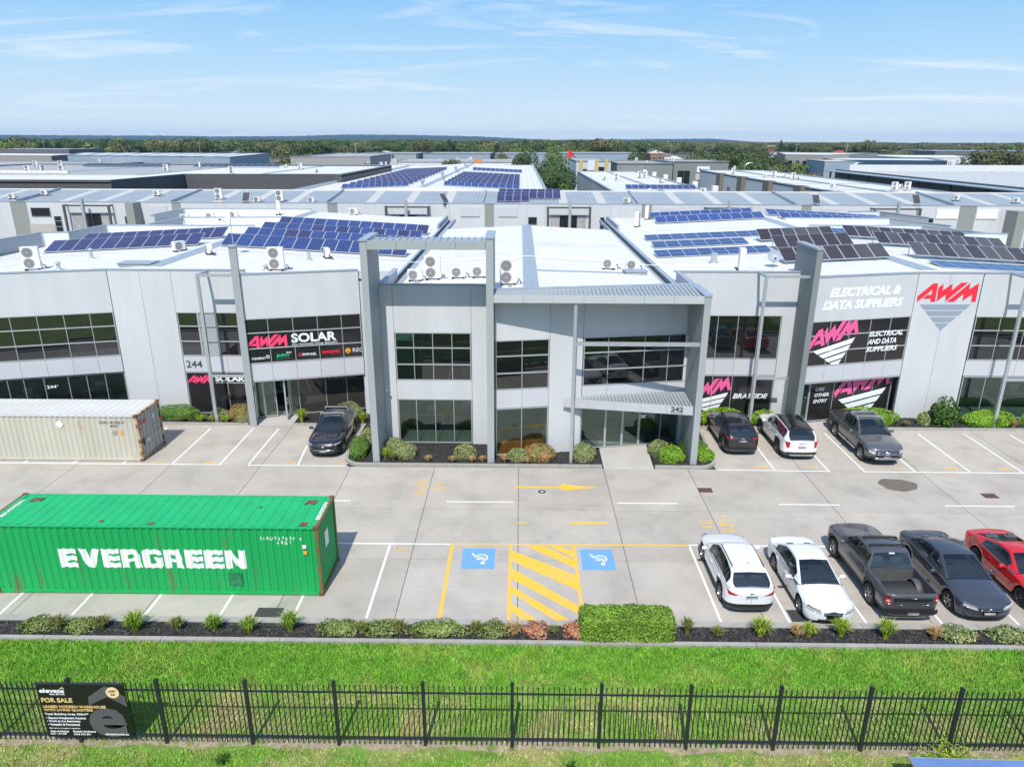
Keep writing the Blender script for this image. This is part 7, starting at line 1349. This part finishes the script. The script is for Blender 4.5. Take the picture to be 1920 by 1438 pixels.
FBg = frame((122, 346), (136.5, 336))
for k in range(5): window(FBg, 1.6+k*3.2, 3.5+k*3.2, 1.5, 8.2, (), (), mb_, m_pane_d, -.1)
mc = block('pale blue gabled office annex with four slit windows', [(113, 278), (123.5, 274), (128, 300), (116, 304)], 9.3, m_bluew, m_roofw, par=.15, joints=8)
FBl = frame((113, 278), (123.5, 274))
for k in range(4): window(FBl, 5.6+k*1.35, 6.3+k*1.35, 3.4, 6.4, (), (), mc, m_pane_d, -.1)
window(FBl, 1.2, 3.2, 1.5, 5.5, (), (), mc, m_mgrey, -.1, name='door')
block('white roofed warehouse with a dark blue glazed band, right', [(126, 302), (166, 292), (190, 350), (145, 368)], 9.0, mat('dark_blue_band', (.03, .08, .14), .3), m_roofw, par=.5)
m8 = block('white walled warehouse numbered 10-12 at the right', [(186, 362), (231.5, 365), (250, 432), (200, 440)], 9.0, m_white_wall, m_roofw, par=.3, joints=24)
FN = frame((186, 362), (231.5, 365)); letter(FN, '10-12', 18.5, 5.9, 4.2, 1.5, m_black, m8, .0, d=-.3); letter(FN, '8', 39, 5.9, 1.0, 1.5, m_black, m8, .0, d=-.3)
b = MB(); b.box(27, 45, -.2, -.05, 0, 9.2, 0, FN); b.build('grey_wall_face', m_mgrey, m8); b = MB(); b.box(27, 29, -.5, -.2, 0, 9.4, 0, FN); b.build('dark_pier', m_charw2, m8); b = MB(); b.box(25, 26.8, -.9, -.2, 6.5, 8.2, 0, FN); b.box(29.3, 31, -.9, -.2, 6.5, 8.2, 0, FN); b.build('wall_unit', m_white_wall, m8)
block('dark blue banded warehouse with white roof at the right edge', [(216, 336), (240, 336), (246, 352), (222, 352)], 6.2, mat('navy_band', (.03, .07, .12), .3), m_roofw, par=.2)
block('long slate blue roofed shed far right behind the numbered warehouse', [(278, 505), (420, 525), (420, 570), (280, 560)], 11, m_charw2, m_roofb)
t = thing('banner_flag', 'red vertical banner on a pole left of the yellow pier office', 'banner', (16.5, 262, 0)); b = MB(); b.tube((16.5, 262, 0), (16.5, 262, 13.2), .12, 6); b.build('pole', m_galv, t); b = MB(); b.box(16.65, 18.1, 261.95, 262.05, 10.6, 13); b.build('cloth', m_red, t)
rnd = random.Random(21)
for nm, x0, x1, y0, y1, z, n in (('dull roof of the dark walled warehouse', -122, -66, 140, 186, 10.0, 7), ('pale roof of the dark walled warehouse', -60, -36, 140, 186, 9.95, 4), ('low grey warehouse at far left', -195, -135, 210, 250, 8.85, 5), ('brown pier unit row', 49, 62, 108, 190, 8.95, 7), ('cream walled warehouse', 16, 28, 130, 188, 8.75, 5), ('long white warehouse behind the solar roof', -44, 3, 264, 298, 9.05, 5), ('white low building', -58, -38, 208, 246, 8.25, 4), ('green grey office block', 36, 60, 232, 258, 9.7, 3)):
    for k in range(n): ac(rnd.uniform(x0, x1), rnd.uniform(y0, y1), 'small plant unit on the '+nm, rnd.uniform(-1.2, 1.2), rnd.random() < .6, lambda x_, z=z: z)['group'] = 'small plant units on the '+nm
for x, y0, y1, z in ((-90, 140, 188, 10.0), (-50, 138, 188, 9.95), (55.5, 106, 193, 9.0), (22, 108, 189, 8.78)): b = MB(); b.box(x, x+.5, y0, y1, z-.05, z+.08); b.build('roof_flashing', m_flash, {-90: m4, -50: m4, 55.5: m2, 22: m1}[x])
# ---------------------------------------------------------------- trees, houses, poles, hills
TM = {}
def crown_mesh(kind, seed, n, leaf, m):
    rnd = random.Random(seed); b = MB(); lobes = []
    for _ in range({'round': 7, 'wide': 11, 'tall': 7}[kind]):
        a = rnd.uniform(0, 6.28); r = rnd.uniform(0, .62); z = rnd.uniform(.38, .86)
        if kind == 'wide': lobes.append((Vector((r*1.15*math.cos(a), r*1.15*math.sin(a), .50+.32*rnd.random())), rnd.uniform(.24, .40)))
        elif kind == 'tall': lobes.append((Vector((r*.45*math.cos(a), r*.45*math.sin(a), rnd.uniform(.3, .9))), rnd.uniform(.16, .3)))
        else: lobes.append((Vector((r*math.cos(a)*(1.2-z*.6), r*math.sin(a)*(1.2-z*.6), z)), rnd.uniform(.26, .44)))
    for _ in range(n):
        c, rr = rnd.choice(lobes); v = Vector((rnd.gauss(0, 1), rnd.gauss(0, 1), rnd.gauss(0, 1)+.25)).normalized(); p = c+Vector((v.x*rr, v.y*rr, v.z*rr*.72))*rnd.uniform(.80, 1.05); nn = (v+Vector((rnd.uniform(-1, 1), rnd.uniform(-1, 1), rnd.uniform(-.3, 1)))*.42).normalized(); t = nn.orthogonal().normalized(); t = Matrix.Rotation(rnd.uniform(0, 6.28), 3, nn) @ t; s = nn.cross(t); l = leaf*rnd.uniform(.6, 1.35)
        b.face([p-t*l*.5, p+s*l*.34, p+t*l*.5, p-s*l*.34])
    return b.mesh('crown', m)
def treem(name, c, c2): return mat(name, c, .8, isl=.5, var=.25, vscale=.35, objvar=.42, col2=c2, c2t=(.45, .62), c2scale=.9)
t_dark = treem('dark_tree_leaves', (0.042, 0.080, 0.020), (0.070, 0.11, 0.026)); t_mid = treem('tree_leaves', (0.072, 0.120, 0.026), (0.115, 0.150, 0.040)); t_olive = treem('olive_tree_leaves', (0.11, 0.12, 0.042), (0.17, 0.165, 0.065)); t_brown = treem('brown_tree_leaves', (0.12, 0.095, 0.042), (0.16, 0.14, 0.06)); m_trunk = mat('trunk_bark', (0.10, 0.08, 0.06), .9)
b = MB(); b.tube((0, 0, 0), (.02, .01, .5), .035, 7, 0, .02); b.tube((.02, .01, .38), (.3, .1, .62), .018, 5, 0, .006); b.tube((.02, .01, .35), (-.25, -.12, .6), .018, 5, 0, .006); b.tube((.02, .01, .42), (-.05, .28, .68), .016, 5, 0, .006); m_tk = b.mesh('trunk', m_trunk)
KIND = [('round', t_dark, 'dense dark green tree'), ('round', t_mid, 'rounded mid green tree'), ('wide', t_olive, 'wide olive gum tree'), ('wide', t_mid, 'broad green gum tree'), ('tall', t_dark, 'tall dark narrow tree'), ('round', t_olive, 'pale olive rounded tree')]
CRN = [[crown_mesh(k, 10*i+j, 1500, .085, m) for j in range(3)] for i, (k, m, l) in enumerate(KIND)]
def tree(label, x, y, h, w_, ki, rz=0, group=None, name='tree', me=None, z=-.3):
    t = thing(name, label, 'tree', (x, y, z), 0, group); s = (w_/1.7, w_/1.7, h); put('trunk', m_tk, t, (0, 0, 0), (0, 0, rz), s); return t, put('crown', me or CRN[ki][int(rz*10) % 3], t, (0, 0, 0), (0, 0, rz), s)
big = crown_mesh('round', 77, 6500, .052, t_dark); eu = crown_mesh('wide', 78, 5200, .055, t_olive); bm_ = crown_mesh('round', 79, 3000, .07, t_brown)
tree('big dense tree beside the solar covered warehouse', 9.4, 205, 12.4, 19, 0, 1.0, me=big); tree('lighter tree left of the big dense tree', 1.5, 240, 12.0, 12, 1, 2.0, me=crown_mesh('round', 80, 3200, .065, t_mid)); tree('bright bush under the big dense tree', 10.6, 160, 7.0, 7, 1, .4, me=crown_mesh('round', 81, 1500, .08, leafm('bush_leaves', (.10, .16, .03))))
tree('wide spreading gum tree rising over the pale shed roof at the right', 168, 268, 14.3, 30, 2, .3, me=eu); tree('olive tree at the corner of the dark wall, left of the solar roof', -46, 226, 10.6, 7, 5, .8, me=crown_mesh('round', 82, 1800, .075, t_olive)); tree('small tree showing above the solar covered roof', -24, 252, 10.3, 9, 2, .2)
for x, y, w_, lb in ((62, 205, 16, 'left brown gum behind the brown pier unit row'), (84, 215, 20, 'right brown gum behind the brown pier unit row')): tree(lb, x+17, y, 8.4, w_, 2, .5, me=bm_)
for x, y, h, w_, k, lb in ((92, 300, 9, 16, 1, 'green tree right of the showroom, front'), (105, 330, 10.5, 20, 3, 'green tree right of the showroom, middle'), (122, 345, 9, 14, 1, 'bright tree left of the beige office'), (98, 380, 11, 24, 0, 'dark tree right of the showroom, rear'), (128, 420, 11, 24, 0, 'dark tree behind the beige office'), (112, 254, 6.5, 7, 1, 'small tree beside the pale blue annex'), (80, 330, 11, 20, 3, 'broad tree just right of the showroom wall, rear'), (112, 300, 8.5, 13, 1, 'bright bushy tree in front of the dark trees right of the showroom'), (100, 285, 7.5, 11, 5, 'pale olive bush beside the curved street lamp'), (140, 345, 9.5, 15, 0, 'dark tree hugging the beige office corner'), (118, 375, 12, 22, 3, 'wide green tree at the back, right of the showroom'), (-8, 305, 11.5, 13, 2, 'olive tree behind the white warehouse wall, centre'), (48, 300, 12, 16, 0, 'dark tree behind the green grey office'), (15, 312, 12.5, 16, 3, 'green tree behind the red banner'), (-100, 330, 12, 22, 1, 'green tree right behind the blue grey shed gable'), (-125, 345, 12.5, 24, 0, 'dark tree behind the middle of the blue grey shed'), (-165, 345, 12.5, 26, 3, 'broad tree behind the left of the blue grey shed'), (-215, 400, 13.5, 26, 2, 'olive gum tree right of the beige warehouse'), (-255, 450, 14, 28, 1, 'rounded tree behind the beige warehouse'), (-66, 345, 11, 18, 0, 'dark tree right of the blue grey shed')): tree(lb, x, y, h, w_, k, .7)
HN = ((-.405, 440, 17, 0, 0, 'bright red tiled house left, above the blue grey shed'), (-.285, 520, 13, 0, 1, 'small red roofed house above the rough concrete building'), (-.31, 470, 16, 3, 0, 'brown roofed house left of the small red one'), (-.255, 455, 18, 1, 0, 'terracotta roofed house just over the concrete building'), (.555, 560, 17, 0, 1, 'red roofed house right, behind the wide gum tree'), (.35, 540, 14, 1, 0, 'terracotta house above the trees by the showroom'), (.395, 600, 13, 4, 0, 'pale roofed house right of centre among dark trees'), (-.11, 520, 18, 2, 2, 'dark hip roofed house above the solar covered roof'), (.205, 560, 14, 4, 2, 'pale gabled house above the green grey office'), (.64, 640, 14, 1, 0, 'terracotta house towards the right edge'), (-.455, 560, 14, 2, 1, 'grey roofed house with white walls far left'), (-.51, 480, 16, 4, 2, 'pale roofed house beyond the beige warehouse'))
rh = random.Random(31); HRND = []
for k in range(46): y_ = rh.uniform(540, 860) if k % 2 else rh.uniform(860, 1300); HRND.append((rh.uniform(.1, .78) if k % 3 else rh.uniform(-.7, .1), y_))
CLR = [(q[0], q[1]) for q in HN]+[q for q in HRND if q[1] < 860]
rnd = random.Random(3); TG = 'trees of the suburb beyond the warehouses'; nt_ = 0; tl = []
while nt_ < 265:
    y = 410+720*rnd.random()**1.1; u = rnd.uniform(-.80, .80); x = u*y
    if -.23 < u < -.02 and y < 470: continue
    if 170 < x < 300 and y < 560: continue
    if any(y < yh+6 and abs(u-uh) < 15/yh+7/y for uh, yh in CLR): continue
    left = u < .12; k = rnd.choices(range(6), (5, 4, 3, 4, .5, 3) if left else (4, 3, 3, 3, .9, 3))[0]; h = rnd.uniform(10.5, 18.2)*(1.0 if left else .84)*(.85 if y < 520 else 1); w_ = h*rnd.uniform(1.1, 1.8)*(.45 if k == 4 else 1)
    tl.append((u, y, h, w_, k, rnd.uniform(0, 6))); nt_ += 1
LM = [(-.60, 'left of the white red sign'), (-.47, 'above the beige warehouse'), (-.40, 'over the blue shed left end'), (-.33, 'over the blue shed right half'), (-.27, 'above the rough concrete building'), (-.20, 'above the dark wall end'), (-.13, 'over the left solar field'), (-.06, 'over the solar roof ridge'), (.01, 'over the right solar field'), (.07, 'behind the big dense tree'), (.14, 'over the yellow pier office'), (.21, 'over the green grey office'), (.28, 'above the showroom'), (.35, 'right of the showroom'), (.42, 'over the beige office'), (.50, 'left of the wide gum'), (.58, 'above the 10-12 wall'), (.66, 'over the slate blue shed'), (.9, 'near the right edge')]
lmk = lambda u: [n for q, n in LM if u < q][0]
cnt = {}
for u, y, h, w_, k, rz_ in sorted(tl, key=lambda q: q[1]):
    d_ = 'front row' if y < 540 else ('second row' if y < 680 else ('third row' if y < 850 else 'back row')); lm = lmk(u); z_ = 'tall ' if h > 15 else ('low ' if h < 11.5 else '')
    tree('%s%s, %s, %s' % (z_, KIND[k][2], d_, lm), u*y, y, h, w_, k, rz_, '%s%s, %s, %s' % (z_, KIND[k][2], d_, lm))
for px_, y, h, w_, k, lb in ((.075, 620, 17, 18, 0, 'tall dark dome of a tree on the skyline right of centre'), (.20, 700, 18, 22, 2, 'flat topped pine on the skyline, left of the sea'), (.345, 820, 19, 7, 4, 'slim pine on the skyline above the beige office'), (.69, 620, 18, 26, 2, 'wide crowned tree on the skyline at the right edge'), (.46, 900, 20, 20, 2, 'umbrella crowned tree against the sea'), (-.095, 700, 18.5, 9, 4, 'dark spire of a tree left of centre on the skyline')): tree(lb, px_*y, y, h, w_, k, .3)
# far woodland reads as one mass: instances of one crown mesh
src = MB(); wd = src
def woodland(name, poly, dens, hmin, hmax, seed, src_obj):
    b = MB(); b.face([(x, y, -.3) for x, y in poly]); o = b.build(name, t_dark); tag(o, kind='stuff'); ng = bpy.data.node_groups.new('woodland', 'GeometryNodeTree')
    ng.interface.new_socket('Geometry', in_out='INPUT', socket_type='NodeSocketGeometry'); ng.interface.new_socket('Geometry', in_out='OUTPUT', socket_type='NodeSocketGeometry')
    gi = ng.nodes.new('NodeGroupInput'); go = ng.nodes.new('NodeGroupOutput'); L = ng.links.new; d = ng.nodes.new('GeometryNodeDistributePointsOnFaces'); d.inputs['Density'].default_value = dens; d.inputs['Seed'].default_value = seed
    oi = ng.nodes.new('GeometryNodeObjectInfo'); oi.inputs[0].default_value = src_obj; oi.transform_space = 'ORIGINAL'; ip = ng.nodes.new('GeometryNodeInstanceOnPoints'); rv = ng.nodes.new('FunctionNodeRandomValue'); rv.data_type = 'FLOAT_VECTOR'; rv.inputs[0].default_value = (0, 0, 0); rv.inputs[1].default_value = (.05, .05, 6.28)
    rs = ng.nodes.new('FunctionNodeRandomValue'); rs.data_type = 'FLOAT_VECTOR'; rs.inputs[0].default_value = (15, 15, hmin); rs.inputs[1].default_value = (30, 30, hmax)
    L(gi.outputs[0], d.inputs['Mesh']); L(d.outputs['Points'], ip.inputs['Points']); L(oi.outputs['Geometry'], ip.inputs['Instance']); L(rv.outputs[0], ip.inputs['Rotation']); L(rs.outputs[0], ip.inputs['Scale']); L(ip.outputs[0], go.inputs[0]); md = o.modifiers.new('woodland', 'NODES'); md.node_group = ng
s1 = tree('rounded mid green tree at the front of the belt, over the blue shed middle', -190, 520, 12, 17, 1, .5)[1]; s2 = tree('wide olive gum tree standing before the numbered 10-12 warehouse roof', 262, 520, 11, 16, 2, .5)[1]
woodland('woodland', [(-900, 860), (120, 860), (900, 3600), (-3800, 3600)], .0011, 9, 19.5, 1, s1); woodland('woodland', [(-1500, 1000), (1500, 1000), (4200, 4600), (-4200, 4600)], .0004, 7, 17, 2, s2)
woodland('woodland', [(120, 1000), (900, 1000), (2400, 2200), (300, 2200)], .0006, 6, 13.5, 4, s2)
# houses
HR = [mat('red_tile_roof', (.38, .055, .035), .8, var=.1), mat('terracotta_roof', (.30, .12, .07), .8, var=.1), mat('grey_tile_roof', (.16, .155, .155), .8, var=.1), mat('brown_tile_roof', (.19, .13, .10), .8, var=.1), mat('pale_tile_roof', (.48, .45, .42), .8)]; HW = [mat('brick_house_wall', (.30, .19, .14), .85), m_white_wall, m_beige]
def house(label, x, y, w_, d_, rf, wl, rz, hw=3.0, hr=2.6, z=-.3):
    t = thing('house', label, 'house', (x, y, z), rz, 'suburban houses among the trees'); b = MB(); b.box(-w_/2, w_/2, -d_/2, d_/2, 0, hw); b.build('wall', HW[wl], t, world=False); o = .6; W2, D2 = w_/2+o, d_/2+o; r = max(0, W2-D2); b = MB()
    P4 = [(-W2, -D2, hw), (W2, -D2, hw), (W2, D2, hw), (-W2, D2, hw)]; a, c = (-r, 0, hw+hr), (r, 0, hw+hr); b.face([P4[0], P4[1], c, a]); b.face([P4[2], P4[3], a, c]); b.face([P4[1], P4[2], c]); b.face([P4[3], P4[0], a]); b.face(P4[::-1]); b.build('roof', HR[rf], t, world=False)
    b = MB()
    for s in (-.28, .2): b.box(w_*s-.7, w_*s+.7, -d_/2-.05, -d_/2+.02, 1, 2.3)
    b.build('window', m_pane_d, t, world=False)
for u, y, w_, rf, wl, lb in HN: house(lb, u*y, y, w_, 11, rf, wl, rnd.uniform(-.3, .3), 3.6, 3.0)
for k in range(46):
    u, y = HRND[k]; rf, wl = rnd.choice((0, 1, 2, 2, 3, 4, 4)), rnd.choice((0, 1, 1, 2)); s_ = lmk(u)+(', near' if y < 800 else (', mid distance' if y < 1050 else ', far off')); house('%s house with %s walls %s' % (('red tiled', 'terracotta roofed', 'grey tiled', 'brown tiled', 'pale roofed')[rf], ('brick', 'white', 'beige')[wl], s_), u*y, y, rnd.uniform(11, 18), rnd.uniform(9, 12), rf, wl, rnd.uniform(-.5, .5), rnd.choice((3.2, 3.2, 6)), 2.8)
for k in range(38):
    y = rnd.uniform(1300, 3200); u = rnd.uniform(.2, .78); w_ = rnd.uniform(18, 60); t = thing('distant_building', 'pale flat roofed building far off among trees, %s' % lmk(u), 'building', (u*y, y, -.3), rnd.uniform(-.3, .3), 'pale distant buildings, '+lmk(u)); h = rnd.uniform(8, 13); b = MB(); b.box(-w_/2, w_/2, -12, 12, 0, h); b.build('wall', rnd.choice((m_white_wall, m_cream, m_beige)), t, world=False); b = MB(); b.box(-w_/2-.3, w_/2+.3, -12.3, 12.3, h, h+.5); b.build('roof', rnd.choice((m_roofw, HR[2], HR[4])), t, world=False)
# power and light poles
for k, (x, y, h, lb) in enumerate(((-185, 430, 16.2, 'timber power pole above the blue grey shed'), (-86, 390, 16.0, 'concrete light pole left of the rough concrete building'), (24, 480, 14.5, 'grey pole above the pale shed by the red banner'), (104, 520, 15.2, 'thin pole on the skyline over the green grey office'), (183, 500, 16.0, 'pole above the beige office, left one'), (184, 425, 15.8, 'pole with cross arm behind the beige office'), (370, 700, 15.6, 'thin pole in front of the sea at the right'), (352, 500, 16, 'timber power pole near the right edge'), (-320, 500, 16.4, 'timber power pole far left over the slate warehouse'), (-52, 300, 12.6, 'stubby mast behind the white warehouse wall'))):
    t = thing('power_pole', lb, 'pole', (x, y, -.3)); b = MB(); b.tube((0, 0, 0), (0, 0, h), .22, 7, 0, .14); b.build('pole', m_galv if k % 2 else m_beige, t, world=False); b = MB(); b.box(-1.2, 1.2, -.08, .08, h-1.2, h-1.0); b.build('cross_arm', m_beige, t, world=False)
for x, y, lb in ((78.5, 262, 'curved street lamp among the trees right of the showroom'), (118, 266, 'curved street lamp before the beige office'), (198, 340, 'curved street lamp before the 10-12 wall')):
    t = thing('street_lamp', lb, 'street lamp', (x, y, 0)); b = MB(); b.path([(0, 0, 0), (0, 0, 7.6), (.5, 0, 8.6), (1.6, 0, 9.2), (2.6, 0, 9.3)], .12, 6); b.build('pole', m_galv, t, world=False); b = MB(); b.box(2.4, 3.4, -.2, .2, 9.2, 9.35); b.build('lamp_head', m_flash, t, world=False)
# hills on the skyline
def ridge_(name, pts, y, depth, m, jag, seed):
    rnd_ = random.Random(seed); b = MB(); n = 420; x0, x1 = pts[0][0], pts[-1][0]; top_ = []
    for k in range(n+1):
        x = x0+(x1-x0)*k/n; h = curve(pts, x); top_.append((x, max(.1, h+(rnd_.uniform(-jag, jag) if h > 8 else 0))))
    for (xa, ha), (xb_, hb) in zip(top_, top_[1:]):
        for f0, f1, g0, g1 in ((0, .35, 0, .55), (.35, .7, .55, .85), (.7, 1, .85, 1)): b.face([(xa, y+depth*f0, ha*g0-.4), (xb_, y+depth*f0, hb*g0-.4), (xb_, y+depth*f1, hb*g1-.4), (xa, y+depth*f1, ha*g1-.4)])
        b.face([(xa, y+depth, ha-.4), (xb_, y+depth, hb-.4), (xb_, y+depth*1.6, -.4), (xa, y+depth*1.6, -.4)])
    tag(b.build(name, m), kind='structure')
m_hill = mat('forested_hill', (0.035, 0.055, 0.03), .9, var=.4, vscale=.02, coords='World')
ridge_('hills', [(-7000, 52), (-5000, 62), (-3600, 60), (-3000, 54), (-2300, 60), (-1700, 78), (-1000, 74), (-500, 66), (0, 44), (350, 34), (700, 38), (1100, 42), (1500, 46), (1850, 50), (2050, 40), (2250, 20), (2400, 6), (2600, .2)], 6600, 900, m_hill, 2.6, 4)
# ---------------------------------------------------------------- air
hz = MB(); hz.box(-10500, 10500, -420, 10500, -1.4, 130); h_o = tag(hz.build('haze', []), kind='stuff')
hm = bpy.data.materials.new('haze_air'); hm.use_nodes = True; t = hm.node_tree; t.nodes.clear(); pv = N(t, 'ShaderNodeVolumePrincipled'); ou = N(t, 'ShaderNodeOutputMaterial'); t.links.new(pv.outputs[0], ou.inputs['Volume'])
pv.inputs['Color'].default_value = (0.26, 0.56, 1.0, 1); pv.inputs['Density'].default_value = 5.0e-5; pv.inputs['Anisotropy'].default_value = 0.0
h_o.data.materials.append(hm)
